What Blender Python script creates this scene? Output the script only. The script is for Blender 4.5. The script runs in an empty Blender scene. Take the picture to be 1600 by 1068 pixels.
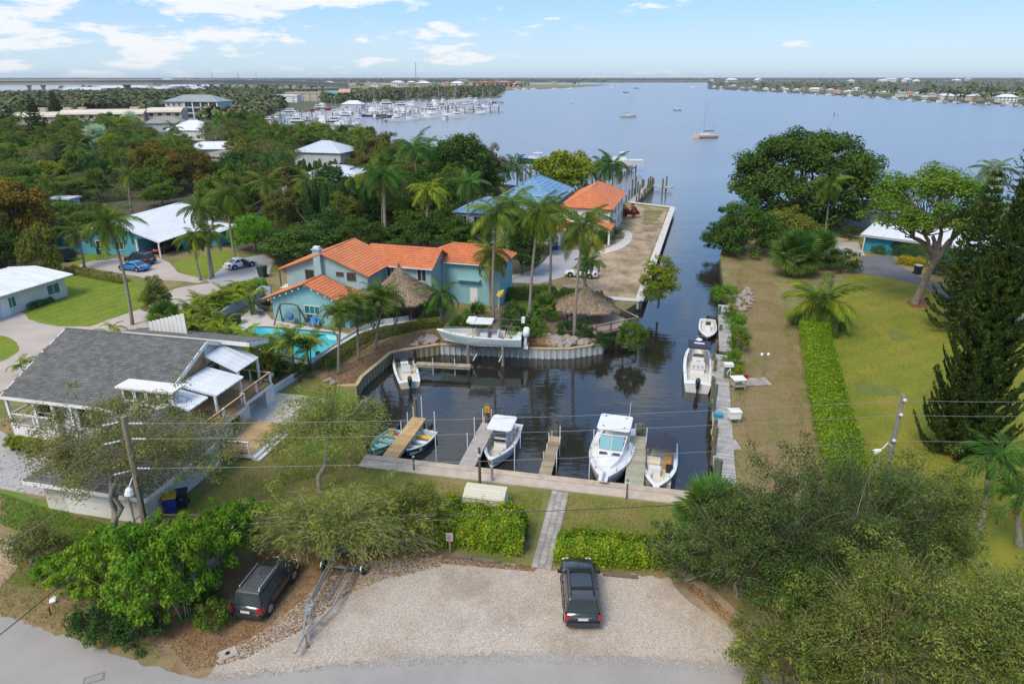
import bpy,math,random
import numpy as np
from mathutils import Vector,Matrix,Euler
R=math.radians
random.seed(7)
RNG=np.random.default_rng(11)
SC=bpy.context.scene
COL=SC.collection
PI=math.pi
# --- camera
F,CX,CY=1067.0,800.0,534.0
CAMH,PITCH=26.5,R(21.2)
cam_d=bpy.data.cameras.new('camera')
cam=bpy.data.objects.new('camera',cam_d)
COL.objects.link(cam)
cam.location=(0,0,CAMH)
cam.rotation_euler=(PI/2-PITCH,0,0)
cam_d.sensor_width=36.0
cam_d.lens=36.0*F/1600.0
cam_d.clip_start=0.5
cam_d.clip_end=60000
SC.camera=cam
# --- light
SUN_EL, SUN_AZ = R(52), R(215)          # azimuth measured from +Y towards +X
SUN_STRENGTH,SUN_ANGLE=1.5,R(22)
SKY_STRENGTH,EXPOSURE=0.15,1.0
SC.view_settings.view_transform = 'Standard'
SC.view_settings.look = 'None'
SC.view_settings.exposure=EXPOSURE
SC.view_settings.gamma=1.0
SC.view_settings.use_curve_mapping=False
sun_d=bpy.data.lights.new('sun', 'SUN')
sun_d.energy=SUN_STRENGTH
sun_d.angle=SUN_ANGLE
sun_d.color=(1.0,0.915,0.79)
sun=bpy.data.objects.new('sun',sun_d)
COL.objects.link(sun)
_sd=Vector((math.sin(SUN_AZ)*math.cos(SUN_EL),math.cos(SUN_AZ)*math.cos(SUN_EL),math.sin(SUN_EL)))
sun.rotation_euler=_sd.to_track_quat('Z', 'Y').to_euler()
W=bpy.data.worlds.new('World')
SC.world=W
W.use_nodes=True
nt=W.node_tree
nt.nodes.clear()
def wn(t,**k):
 n=nt.nodes.new(t)
 for a,b in k.items():
  setattr(n,a,b)
 return n
def wl(a,b):
 nt.links.new(a,b)
def wmath(op,a,b=None,c=None):
 n=wn('ShaderNodeMath',operation=op)
 for i,x in enumerate((a,b,c)):
  if x is None: continue
  if isinstance(x,(int,float)): n.inputs[i].default_value=x
  else: wl(x,n.inputs[i])
 return n.outputs[0]
w_out=wn('ShaderNodeOutputWorld')
w_bg=wn('ShaderNodeBackground')
w_bg.inputs['Strength'].default_value=SKY_STRENGTH
sky=wn('ShaderNodeTexSky',sky_type='NISHITA')
sky.sun_disc=False
sky.sun_elevation=SUN_EL
sky.sun_rotation=SUN_AZ
sky.altitude=0
sky.air_density=1.0
sky.dust_density=0.6
sky.ozone_density=1.6
tc=wn('ShaderNodeTexCoord')
sep=wn('ShaderNodeSeparateXYZ')
wl(tc.outputs['Generated'],sep.inputs[0])
az=wmath('ARCTAN2',sep.outputs['X'],sep.outputs['Y'])
el=wmath('MAXIMUM',sep.outputs['Z'],0.0)
elc=wmath('POWER',el,0.8)
comb=wn('ShaderNodeCombineXYZ')
wl(wmath('MULTIPLY',az,12.0),comb.inputs[0])
wl(wmath('MULTIPLY',elc,31.0),comb.inputs[1])
comb.inputs[2].default_value=5.3
n1=wn('ShaderNodeTexNoise')
n1.inputs['Scale'].default_value=1.0
n1.inputs['Detail'].default_value=9.0
n1.inputs['Roughness'].default_value=0.58
n1.inputs['Distortion'].default_value=0.25
wl(comb.outputs[0],n1.inputs['Vector'])
n2=wn('ShaderNodeTexNoise')
n2.inputs['Scale'].default_value=0.42
n2.inputs['Detail'].default_value=2.0
wl(comb.outputs[0],n2.inputs['Vector'])
west=wmath('MULTIPLY',az,-0.19)
cov=wmath('ADD',wmath('ADD',n1.outputs['Fac'],wmath('MULTIPLY',wmath('SUBTRACT',n2.outputs['Fac'],0.5),0.45)),wmath('ADD',west,wmath('MULTIPLY',el,0.22)))
mr=wn('ShaderNodeMapRange',interpolation_type='SMOOTHSTEP')
mr.inputs['From Min'].default_value=0.56
mr.inputs['From Max'].default_value=0.67
wl(cov,mr.inputs['Value'])
cloud_fac=wmath('MULTIPLY',mr.outputs[0],0.92)
hz=wn('ShaderNodeMapRange')
hz.inputs['From Min'].default_value=0.0
hz.inputs['From Max'].default_value=0.5
hz.inputs['To Min'].default_value=0.92
hz.inputs['To Max'].default_value=0.35
wl(el,hz.inputs['Value'])
mx0=wn('ShaderNodeMix',data_type='RGBA')
wl(hz.outputs[0],mx0.inputs['Factor'])
tint=wn('ShaderNodeMix',data_type='RGBA',blend_type='MULTIPLY')
tint.inputs['Factor'].default_value=1.0
wl(sky.outputs[0],tint.inputs['A'])
tint.inputs['B'].default_value=(0.9,1.0,1.12,1)
HAZE_COL=(1.9,2.45,2.9,1)
CLOUD_COL=(3.25,3.3,3.36,1)
wl(tint.outputs['Result'],mx0.inputs['A'])
grad=wn('ShaderNodeMix',data_type='RGBA')
gr=wn('ShaderNodeMapRange',interpolation_type='SMOOTHSTEP')
gr.inputs['From Max'].default_value=0.115
wl(el,gr.inputs['Value']); wl(gr.outputs[0],grad.inputs['Factor'])
grad.inputs['A'].default_value=HAZE_COL
grad.inputs['B'].default_value=(.78,1.6,2.95,1)
wl(grad.outputs['Result'],mx0.inputs['B'])
mx1=wn('ShaderNodeMix',data_type='RGBA')
wl(cloud_fac,mx1.inputs['Factor'])
wl(mx0.outputs['Result'],mx1.inputs['A'])
mx1.inputs['B'].default_value=CLOUD_COL
wl(mx1.outputs['Result'],w_bg.inputs['Color'])
wl(w_bg.outputs[0],w_out.inputs['Surface'])
SC.cycles.use_denoising=True
SC.cycles.max_bounces=6
SC.cycles.diffuse_bounces=3
SC.cycles.glossy_bounces=3
SC.cycles.transmission_bounces=4
SC.cycles.transparent_max_bounces=8
SC.cycles.volume_bounces=0
SC.cycles.caustics_reflective=False
SC.cycles.caustics_refractive=False
# --- pixel <-> place
_s,_c=math.sin(PITCH),math.cos(PITCH)
def G(px,py,z=0.0):
 """the point of the horizontal plane z that the photograph shows at this pixel"""
 u=(px-CX)/F; v=(py-CY)/F
 dy=_c-v*_s; dz=-_s-v*_c
 t=(z-CAMH)/dz
 return Vector((u*t,dy*t,z))
def ZT(py,Y):
 v=(py-CY)/F
 return CAMH+Y*(-_s-v*_c)/(_c-v*_s)
def AT(px,py,Y):
 u=(px-CX)/F; v=(py-CY)/F
 t=Y/(_c-v*_s)
 return Vector((u*t,Y,CAMH+t*(-_s-v*_c)))
def PX(p):
 zc=p[1]*_c-(p[2]-CAMH)*_s
 yc=p[1]*_s+(p[2]-CAMH)*_c
 return (CX+F*p[0]/zc,CY-F*yc/zc)
def mpp(p):
 """metres per photo pixel at a place"""
 return (p[1]*_c-(p[2]-CAMH)*_s)/F
# --- materials
MATS={}
def mat(name,col,rough=0.75,col2=None,scale=4.0,detail=4.0,bump=0.0,bscale=40.0,metal=0.0,spec=0.4,
  island=0.0,objvar=0.0,trans=0.0,lo=0.35,hi=0.65,stretch=None,world=False,coat=0.0,alpha=None):
 if name in MATS: return MATS[name]
 m=bpy.data.materials.new(name)
 m.use_nodes=True
 t=m.node_tree
 b=t.nodes['Principled BSDF']
 out=t.nodes['Material Output']
 b.inputs['Roughness'].default_value=rough
 b.inputs['Metallic'].default_value=metal
 b.inputs['Specular IOR Level'].default_value=spec
 b.inputs['Coat Weight'].default_value=coat
 b.inputs['Coat Roughness'].default_value=0.05
 c=tuple(col)+(1,)
 b.inputs['Base Color'].default_value=c
 def node(ty,**k):
  n=t.nodes.new(ty)
  for a,v in k.items(): setattr(n,a,v)
  return n
 vec=None
 if col2 is not None or bump:
  if world:
   g=node('ShaderNodeNewGeometry'); vec=g.outputs['Position']
  else:
   g=node('ShaderNodeTexCoord'); vec=g.outputs['Object']
  if stretch:
   mp=node('ShaderNodeMapping')
   mp.inputs['Scale'].default_value=stretch
   t.links.new(vec,mp.inputs['Vector']); vec=mp.outputs[0]
 cur=None
 if col2 is not None:
  nz=node('ShaderNodeTexNoise')
  nz.inputs['Scale'].default_value=scale
  nz.inputs['Detail'].default_value=detail
  nz.inputs['Roughness'].default_value=0.65
  t.links.new(vec,nz.inputs['Vector'])
  mr=node('ShaderNodeMapRange')
  mr.inputs['From Min'].default_value=lo; mr.inputs['From Max'].default_value=hi
  t.links.new(nz.outputs['Fac'],mr.inputs['Value'])
  mx=node('ShaderNodeMix',data_type='RGBA')
  mx.inputs['A'].default_value=c
  mx.inputs['B'].default_value=tuple(col2)+(1,)
  t.links.new(mr.outputs[0],mx.inputs['Factor'])
  cur=mx.outputs['Result']
 def hsv(fac_socket,amt,hue):
  nonlocal cur
  h=node('ShaderNodeHueSaturation')
  m1=node('ShaderNodeMapRange')
  m1.inputs['To Min'].default_value=1-amt; m1.inputs['To Max'].default_value=1+amt
  t.links.new(fac_socket,m1.inputs['Value'])
  t.links.new(m1.outputs[0],h.inputs['Value'])
  if hue:
   wh=node('ShaderNodeTexWhiteNoise',noise_dimensions='1D')
   t.links.new(fac_socket,wh.inputs['W'])
   m2=node('ShaderNodeMapRange')
   m2.inputs['To Min'].default_value=0.5-hue; m2.inputs['To Max'].default_value=0.5+hue
   t.links.new(wh.outputs['Value'],m2.inputs['Value'])
   t.links.new(m2.outputs[0],h.inputs['Hue'])
  if cur is None: h.inputs['Color'].default_value=c
  else: t.links.new(cur,h.inputs['Color'])
  cur=h.outputs[0]
 if island:
  g=node('ShaderNodeNewGeometry')
  hsv(g.outputs['Random Per Island'],island,island*0.045)
 if objvar:
  o=node('ShaderNodeObjectInfo')
  hsv(o.outputs['Random'],objvar,objvar*0.06)
 if cur is not None: t.links.new(cur,b.inputs['Base Color'])
 if bump:
  nz=node('ShaderNodeTexNoise')
  nz.inputs['Scale'].default_value=bscale
  nz.inputs['Detail'].default_value=3.0
  t.links.new(vec,nz.inputs['Vector'])
  bp=node('ShaderNodeBump')
  bp.inputs['Strength'].default_value=bump
  bp.inputs['Distance'].default_value=0.05
  t.links.new(nz.outputs['Fac'],bp.inputs['Height'])
  t.links.new(bp.outputs[0],b.inputs['Normal'])
 if trans:
  tr=node('ShaderNodeBsdfTranslucent')
  if cur is not None: t.links.new(cur,tr.inputs['Color'])
  else: tr.inputs['Color'].default_value=c
  ms=node('ShaderNodeMixShader')
  ms.inputs[0].default_value=trans
  t.links.new(b.outputs[0],ms.inputs[1]); t.links.new(tr.outputs[0],ms.inputs[2])
  t.links.new(ms.outputs[0],out.inputs['Surface'])
 MATS[name]=m
 return m
def leafmat(name,col,col2,island=0.35,objvar=0.18,trans=0.36,rough=0.7,scale=0.45,spec=0.12):
 col,col2=[(c[0]*1.4,c[1]*1.5,c[2]*1.05) for c in (col,col2)]
 return mat(name,col,rough=rough,col2=col2,scale=scale,detail=2,island=island,objvar=objvar,trans=trans,spec=spec)
L_DARK=leafmat('leaf_dark',(0.032,0.066,0.016),(0.062,0.105,0.022))
L_DEEP=leafmat('leaf_deep',(0.025,0.064,0.024),(0.045,0.095,0.030))
L_OLIVE=leafmat('leaf_olive',(0.090,0.108,0.024),(0.130,0.130,0.036))
L_GREEN=leafmat('leaf_green',(0.060,0.110,0.018),(0.105,0.145,0.026))
L_BRIGHT=leafmat('leaf_bright',(0.075,0.165,0.018),(0.13,0.22,0.028),objvar=0.1)
L_YELLOW=leafmat('leaf_yellow_green',(0.12,0.165,0.018),(0.19,0.20,0.025),objvar=0.1)
L_RUST=leafmat('leaf_rust',(0.062,0.088,0.018),(0.19,0.10,0.022),scale=0.9)
L_GREY=leafmat('leaf_grey',(0.105,0.115,0.045),(0.15,0.145,0.06))
L_HEDGE=leafmat('leaf_hedge',(0.085,0.155,0.014),(0.21,0.25,0.022),island=0.45,objvar=0.0,scale=1.3)
L_HEDGE2=leafmat('leaf_hedge_clipped',(0.115,0.185,0.012),(0.165,0.235,0.018),island=0.4,objvar=0.0,scale=1.5)
L_SILVER=leafmat('leaf_buttonwood',(0.062,0.088,0.024),(0.165,0.175,0.05),island=0.45,scale=0.7)
L_THICK=leafmat('leaf_thicket',(0.036,0.060,0.022),(0.09,0.112,0.042),island=0.45,scale=0.6)
L_WISP=leafmat('leaf_wispy',(0.15,0.175,0.05),(0.22,0.225,0.07),island=0.4,objvar=0.0,scale=0.6)
L_SEAG=leafmat('leaf_seagrape',(0.085,0.165,0.018),(0.16,0.23,0.025),island=0.4,objvar=0.0,scale=0.8)
L_NORF=leafmat('leaf_araucaria',(0.020,0.042,0.012),(0.046,0.075,0.017),island=0.4)
L_UMB=leafmat('leaf_umbrella',(0.065,0.13,0.018),(0.12,0.19,0.03))
L_PALM=leafmat('palm_leaf',(0.046,0.092,0.018),(0.10,0.13,0.030),island=0.3,objvar=0.25,scale=0.8)
L_PALMY=leafmat('palm_leaf_yellow',(0.125,0.18,0.02),(0.22,0.225,0.03),island=0.3,objvar=0.15)
L_PALMD=leafmat('palm_leaf_dark',(0.035,0.09,0.024),(0.065,0.125,0.03),island=0.3,objvar=0.2)
L_PALMB=leafmat('palm_leaf_dry',(0.17,0.115,0.055),(0.23,0.16,0.08),island=0.3,objvar=0.2,trans=0.1)
L_BISM=leafmat('palm_leaf_silver',(0.33,0.39,0.38),(0.42,0.48,0.47),island=0.25,objvar=0.1)
L_RED=leafmat('leaf_red',(0.12,0.016,0.022),(0.20,0.03,0.03))
L_DEAD=leafmat('leaf_dead',(0.16,0.085,0.04),(0.24,0.14,0.07),island=0.5,trans=0.05)
BARK=mat('bark',(0.15,0.115,0.085),0.9,(0.24,0.20,0.16),3.0,bump=0.4,bscale=18)
BARKG=mat('bark_grey',(0.24,0.21,0.17),0.9,(0.36,0.33,0.28),3.0,bump=0.4,bscale=14)
PTRUNK=mat('palm_trunk',(0.20,0.165,0.13),0.9,(0.31,0.275,0.23),2.5,bump=0.5,bscale=8,stretch=(1,1,6))
PSHAFT=mat('palm_crownshaft',(0.10,0.16,0.04),0.5)
WHITE=mat('white_paint',(0.74,0.73,0.71),0.5,(0.66,0.65,0.62),1.2)
CREAM=mat('cream_stucco',(0.62,0.59,0.53),0.8,(0.53,0.50,0.45),0.8,bump=0.2,bscale=60)
GEL=mat('gelcoat_white',(0.74,0.75,0.76),0.22,(0.67,0.67,0.66),1.5,coat=0.4)
GELC=mat('gelcoat_cream',(0.66,0.61,0.51),0.35,(0.58,0.53,0.43),2.0)
GELD=mat('deck_nonskid',(0.62,0.61,0.57),0.6,(0.53,0.51,0.46),3.0,bump=0.2,bscale=80)
HULLB=mat('hull_pale_blue',(0.42,0.53,0.57),0.25,coat=0.4)
TEAL=mat('hull_teal',(0.03,0.25,0.24),0.4,(0.05,0.32,0.30),3)
TEALP=mat('bench_teal',(0.10,0.36,0.33),0.5,(0.2,0.46,0.42),4)
GREENH=mat('hull_green',(0.012,0.085,0.06),0.35,(0.02,0.11,0.08),3)
BLACK=mat('black_plastic',(0.018,0.018,0.02),0.4)
BLACKM=mat('engine_black',(0.02,0.022,0.03),0.2,coat=0.6)
NAVY=mat('canvas_navy',(0.022,0.026,0.045),0.8,(0.035,0.04,0.06),6)
GLASS=mat('window_glass',(0.03,0.045,0.05),0.06,spec=0.8)
GLASST=mat('window_glass_teal',(0.03,0.14,0.14),0.06,spec=0.8)
GLASSB=mat('windscreen_blue',(0.18,0.36,0.40),0.08,spec=0.7)
STEEL=mat('stainless',(0.6,0.6,0.62),0.25,metal=1.0)
GALV=mat('galvanised',(0.42,0.44,0.46),0.5,(0.32,0.34,0.36),6,metal=0.6)
WOODN=mat('wood_new',(0.50,0.33,0.17),0.75,(0.40,0.26,0.13),2.0,stretch=(1,6,1),island=0.12)
WOODO=mat('wood_weathered',(0.36,0.33,0.29),0.85,(0.26,0.235,0.20),2.5,island=0.18)
WOODG=mat('wood_greenish',(0.38,0.36,0.27),0.85,(0.29,0.28,0.20),2.5,island=0.15)
WOODB=mat('wood_brown',(0.30,0.20,0.11),0.85,(0.22,0.15,0.09),2.5,island=0.2)
WOODD=mat('wood_dark',(0.10,0.07,0.05),0.8,(0.15,0.11,0.08),3)
PILE=mat('piling_wood',(0.16,0.145,0.10),0.9,(0.10,0.10,0.06),2.0,bump=0.4,bscale=20)
PVC=mat('pvc_white',(0.72,0.72,0.70),0.4)
CONC=mat('concrete',(0.45,0.395,0.335),0.85,(0.35,0.31,0.265),0.6,bump=0.15,bscale=40)
CONCW=mat('concrete_white',(0.60,0.58,0.54),0.85,(0.50,0.48,0.45),0.5,bump=0.15,bscale=30)
CONCG=mat('concrete_grey',(0.42,0.42,0.41),0.85,(0.34,0.34,0.335),0.35,bump=0.15,bscale=40)
VINYL=mat('vinyl_sheet',(0.52,0.55,0.55),0.55,(0.38,0.40,0.38),1.6)
YELLOW=mat('yellow_plastic',(0.72,0.44,0.02),0.45)
BLUEP=mat('blue_plastic',(0.012,0.04,0.34),0.45)
RED=mat('red_plastic',(0.55,0.02,0.04),0.4)
TAN=mat('tan_cushion',(0.42,0.24,0.10),0.7)
THATCH=mat('thatch',(0.27,0.20,0.13),0.95,(0.36,0.28,0.19),2.0,island=0.4)
TILEO=mat('roof_tile_orange',(0.58,0.20,0.085),0.75,(0.50,0.165,0.07),0.5,island=0.11,bump=0.1)
TILEB=mat('roof_tile_blue',(0.12,0.25,0.40),0.6,(0.18,0.31,0.44),0.9,island=0.16)
SHING=mat('shingle_grey',(0.112,0.114,0.110),0.9,(0.14,0.142,0.137),0.6,island=0.22,bump=0.3,bscale=50)
METALW=mat('metal_roof_white',(0.68,0.71,0.74),0.45,(0.55,0.58,0.61),0.6,detail=8,stretch=(2.2,.4,1),lo=.4,hi=.75)
METALP=mat('metal_roof_pale',(0.52,0.57,0.63),0.4,(0.45,0.50,0.56),0.3)
STUB=mat('stucco_blue',(0.255,0.46,0.49),0.85,(0.215,0.40,0.435),0.5,bump=0.2,bscale=50)
STUBG=mat('stucco_blue_grey',(0.31,0.455,0.48),0.85,(0.265,0.40,0.43),0.5,bump=0.2,bscale=50)
STUT=mat('siding_turquoise',(0.09,0.35,0.44),0.7,(0.075,0.30,0.38),0.8)
STUR=mat('siding_bright_blue',(0.02,0.27,0.42),0.7,(0.02,0.22,0.36),0.8)
STUG=mat('stucco_pale_grey',(0.50,0.52,0.53),0.85,(0.43,0.45,0.46),0.5)
BEIGE=mat('stucco_beige',(0.52,0.44,0.33),0.85,(0.45,0.38,0.29),0.3)
AWN=mat('awning_maroon',(0.045,0.02,0.022),0.8)
POLEW=mat('pole_wood',(0.26,0.22,0.15),0.9,(0.19,0.16,0.11),1.2,bump=0.3,bscale=20)
POLEG=mat('pole_grey',(0.25,0.23,0.22),0.9,(0.18,0.17,0.16),1.2,bump=0.3,bscale=20)
WIRE=mat('wire_grey',(0.24,0.235,0.23),0.5)
CABLE=mat('cable_black',(0.03,0.03,0.03),0.5)
PORC=mat('insulator',(0.55,0.57,0.6),0.2)
ROCK=mat('riprap',(0.34,0.30,0.265),0.9,(0.24,0.21,0.18),1.5,island=0.3,bump=0.4,bscale=8)
PAVER=mat('paver_grey',(0.37,0.335,0.30),0.85,(0.28,0.255,0.225),4,objvar=0.22)
PAVERB=mat('paver_base',(0.14,0.125,0.105),0.95)
TYRE=mat('tyre',(0.02,0.02,0.02),0.8)
RIM=mat('rim',(0.45,0.46,0.47),0.3,metal=0.8)
LAMPR=mat('tail_lamp_red',(0.42,0.015,0.02),0.2,coat=0.5)
LAMPW=mat('lamp_white',(0.75,0.75,0.75),0.2)
PLATE=mat('number_plate',(0.62,0.66,0.62),0.5)
SOLAR=mat('solar_panel',(0.02,0.03,0.05),0.15)
# --- mesh building
class MB:
 def __init__(s):
  s.v=[]; s.f=[]; s.mi=[]; s.m=0
 def face(s,pts):
  n=len(s.v)
  s.v.extend([tuple(p) for p in pts])
  s.f.append(tuple(range(n,n+len(pts)))); s.mi.append(s.m)
 def faces(s,vs,fs):
  n=len(s.v)
  s.v.extend([tuple(p) for p in vs])
  for f in fs:
   s.f.append(tuple(i+n for i in f)); s.mi.append(s.m)
 def box(s,x0,x1,y0,y1,z0,z1):
  v=[(x0,y0,z0),(x1,y0,z0),(x1,y1,z0),(x0,y1,z0),(x0,y0,z1),(x1,y0,z1),(x1,y1,z1),(x0,y1,z1)]
  s.faces(v,[(3,2,1,0),(4,5,6,7),(0,1,5,4),(1,2,6,5),(2,3,7,6),(3,0,4,7)])
 def cbox(s,c,d,rz=0,tilt=0):
  """box with centre c, size d, turned rz about z (and tilted about its x)"""
  M=Matrix.Rotation(rz,3, 'Z') @ Matrix.Rotation(tilt,3, 'X')
  v=[]
  for sz in (-.5,.5):
   for sx,sy in ((-.5,-.5),(.5,-.5),(.5,.5),(-.5,.5)):
    v.append(Vector(c)+M @ Vector((sx*d[0],sy*d[1],sz*d[2])))
  s.faces(v,[(3,2,1,0),(4,5,6,7),(0,1,5,4),(1,2,6,5),(2,3,7,6),(3,0,4,7)])
 def beam(s,p0,p1,w,h,up=(0,0,1)):
  p0=Vector(p0); p1=Vector(p1)
  d=(p1-p0)
  if d.length<1e-6: return
  d.normalize()
  sd=d.cross(Vector(up))
  if sd.length<1e-4: sd=Vector((1,0,0))
  sd.normalize(); u=sd.cross(d)
  v=[]
  for p in (p0,p1):
   for a,b in ((-1,-1),(1,-1),(1,1),(-1,1)):
    v.append(p+sd*a*w/2+u*b*h/2)
  s.faces(v,[(0,1,2,3),(7,6,5,4),(0,4,5,1),(1,5,6,2),(2,6,7,3),(3,7,4,0)])
 def tube(s,pts,rad,n=6,cap=True):
  pts=[Vector(p) for p in pts]
  if not hasattr(rad, '__len__'): rad=[rad]*len(pts)
  base=len(s.v)
  ref=None
  for i,p in enumerate(pts):
   a=pts[max(0,i-1)]; b=pts[min(len(pts)-1,i+1)]
   d=(b-a).normalized()
   if ref is None:
    ref=Vector((1,0,0)) if abs(d.x)<0.9 else Vector((0,1,0))
   x=d.cross(ref).normalized(); y=d.cross(x)
   for k in range(n):
    t=2*PI*k/n
    s.v.append(tuple(p+(x*math.cos(t)+y*math.sin(t))*rad[i]))
  for i in range(len(pts)-1):
   for k in range(n):
    a=base+i*n+k; b=base+i*n+(k+1) % n
    s.f.append((a,a+n,b+n,b)); s.mi.append(s.m)
  if cap:
   s.f.append(tuple(base+k for k in range(n))); s.mi.append(s.m)
   e=base+(len(pts)-1)*n
   s.f.append(tuple(e+n-1-k for k in range(n))); s.mi.append(s.m)
 def prism(s,poly,z0,z1):
  n=len(poly)
  a=sum(poly[i][0]*poly[(i+1) % n][1]-poly[(i+1) % n][0]*poly[i][1] for i in range(n))
  if a<0: poly=poly[::-1]
  v=[(p[0],p[1],z0) for p in poly] + [(p[0],p[1],z1) for p in poly]
  fs=[tuple(range(n-1,-1,-1)),tuple(range(n,2*n))]
  fs+=[(i,(i+1) % n,n+(i+1) % n,n+i) for i in range(n)]
  s.faces(v,fs)
 def ell(s,c,r,nu=10,nv=6):
  v=[]; fs=[]
  for j in range(nv+1):
   ph=-PI/2+PI*j/nv
   for i in range(nu):
    th=2*PI*i/nu
    v.append((c[0]+r[0]*math.cos(ph)*math.cos(th),c[1]+r[1]*math.cos(ph)*math.sin(th),c[2]+r[2]*math.sin(ph)))
  for j in range(nv):
   for i in range(nu):
    fs.append((j*nu+i,j*nu+(i+1) % nu,(j+1)*nu+(i+1) % nu,(j+1)*nu+i))
  s.faces(v,fs)
 def mesh(s,name,mats,smooth=False):
  me=bpy.data.meshes.new(name)
  me.from_pydata(s.v,[],s.f)
  if not isinstance(mats,(list,tuple)): mats=[mats]
  for m in mats: me.materials.append(m)
  if len(mats)>1: me.polygons.foreach_set('material_index',s.mi)
  if smooth: me.polygons.foreach_set('use_smooth',[True]*len(me.polygons))
  me.update()
  return me
 def build(s,name,mats,parent=None,smooth=False,loc=None,rz=0,kind=None,label=None):
  o=bpy.data.objects.new(name,s.mesh(name,mats,smooth))
  COL.objects.link(o)
  if parent is not None: o.parent=parent
  if loc is not None: o.location=loc
  if rz: o.rotation_euler=(0,0,rz)
  if kind: o['kind']=kind
  if label: o['label']=label
  return o
def tag(o,label,cat,group=None):
 o['label']=label; o['category']=cat
 if group: o['group']=group
 return o
def thing(name,label,cat,loc=(0,0,0),rz=0,group=None):
 o=bpy.data.objects.new(name,None)
 o.empty_display_size=0.3
 COL.objects.link(o)
 o.location=loc; o.rotation_euler=(0,0,rz)
 return tag(o,label,cat,group)
def put(name,me,parent=None,loc=(0,0,0),rot=(0,0,0),scale=(1,1,1),kind=None,material=None):
 o=bpy.data.objects.new(name,me)
 COL.objects.link(o)
 o.parent=parent
 o.location=loc; o.rotation_euler=rot; o.scale=scale
 if kind: o['kind']=kind
 if material is not None:
  o.material_slots[0].link = 'OBJECT'; o.material_slots[0].material=material
 return o
def copy_tree(root,loc,rz=None,label=None,group=None,scale=None):
 kids={}
 for o in bpy.data.objects:
  if o.parent is not None: kids.setdefault(o.parent.name,[]).append(o)
 def rec(o,par):
  c=o.copy(); COL.objects.link(c)
  if par is not None: c.parent=par
  for k in kids.get(o.name,[]): rec(k,c)
  return c
 c=rec(root,None)
 c.location=loc
 if rz is not None: c.rotation_euler=(0,0,rz)
 if scale is not None: c.scale=scale if hasattr(scale, '__len__') else (scale,)*3
 if label: c['label']=label
 if group: c['group']=group
 return c
def structure(o):
 o['kind'] = 'structure'
 return o
def npmesh(name,V,Fq,mats,smooth=False):
 """fast mesh from numpy arrays; Fq is (n,k)"""
 me=bpy.data.meshes.new(name)
 n,k=Fq.shape
 me.vertices.add(len(V)); me.vertices.foreach_set('co',np.asarray(V,dtype=np.float32).ravel())
 me.loops.add(n*k); me.loops.foreach_set('vertex_index',np.asarray(Fq,dtype=np.int32).ravel())
 me.polygons.add(n)
 me.polygons.foreach_set('loop_start',np.arange(0,n*k,k,dtype=np.int32))
 me.polygons.foreach_set('loop_total',np.full(n,k,dtype=np.int32))
 if smooth: me.polygons.foreach_set('use_smooth',np.ones(n,dtype=bool))
 if not isinstance(mats,(list,tuple)): mats=[mats]
 for m in mats: me.materials.append(m)
 me.update(calc_edges=True)
 return me
def unit(a):
 return a/np.maximum(np.linalg.norm(a,axis=1,keepdims=True),1e-9)
def leaf_quads(C,N,ln,wd,rng,T=None):
 """one diamond leaf at each centre C, facing N, of length ln and width wd"""
 n=len(C)
 N=unit(N)
 if T is None: T=rng.normal(size=(n,3))
 T=T-N*np.sum(T*N,axis=1,keepdims=True)
 T=unit(T); B=np.cross(N,T)
 ln=(np.asarray(ln)*(0.55+0.95*rng.random(n)**1.3))[:,None]/2
 wd=(np.asarray(wd)*(0.6+0.8*rng.random(n)))[:,None]/2
 V=np.empty((n,4,3))
 V[:,0]=C-T*ln; V[:,1]=C+B*wd+N*wd*0.25
 V[:,2]=C+T*ln; V[:,3]=C-B*wd+N*wd*0.25
 return V.reshape(-1,3),np.arange(4*n).reshape(n,4)
def sphere_dirs(n,rng,zmin=-1.0):
 z=zmin+(1-zmin)*rng.random(n)
 t=2*PI*rng.random(n)
 r=np.sqrt(np.maximum(0,1-z*z))
 return np.stack([r*np.cos(t),r*np.sin(t),z],1)
def crown_leaves(rng,n,rad,clumps=40,cr=0.3,zmin=-0.35,shell=(0.55,1.0),ln=0.3,wd=0.16,lump=0.25,ctr=(0,0,0),up=0.5,spread=0.7):
 """leaves gathered in clumps spread through an uneven ellipsoid; returns V, F, clump centres"""
 rad=np.array(rad)
 D=sphere_dirs(clumps,rng,zmin)
 rr=shell[0]+(shell[1]-shell[0])*rng.random(clumps)**0.6
 rr*=1+lump*(rng.random(clumps)-0.5)*2
 CC=D*rr[:,None]*rad+np.array(ctr)
 cs=cr*rad.mean()*(0.6+0.8*rng.random(clumps))
 w=cs**2; w /= w.sum()
 idx=rng.choice(clumps,size=n,p=w)
 d=sphere_dirs(n,rng,-0.7)
 q=rng.random(n)**0.45
 flat=np.array([1,1,0.72])
 C=CC[idx]+d*(cs[idx]*q)[:,None]*flat
 N=d*spread+np.array([0,0,up])+rng.normal(size=(n,3))*0.35
 V,Fq=leaf_quads(C,N,ln,wd,rng)
 return V,Fq,CC
def limb(mb,p0,p1,r0,r1,rng,seg=4,wob=0.12,n=5):
 p0=Vector(p0); p1=Vector(p1)
 L=(p1-p0).length
 pts=[]
 for i in range(seg+1):
  t=i/seg
  p=p0.lerp(p1,t)
  if 0<i<seg: p+=Vector(rng.normal(size=3)*wob*L*0.35)
  p.z+=0.10*L*math.sin(PI*t)*0.6
  pts.append(p)
 mb.tube(pts,[r0+(r1-r0)*i/seg for i in range(seg+1)],n,cap=False)
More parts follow.
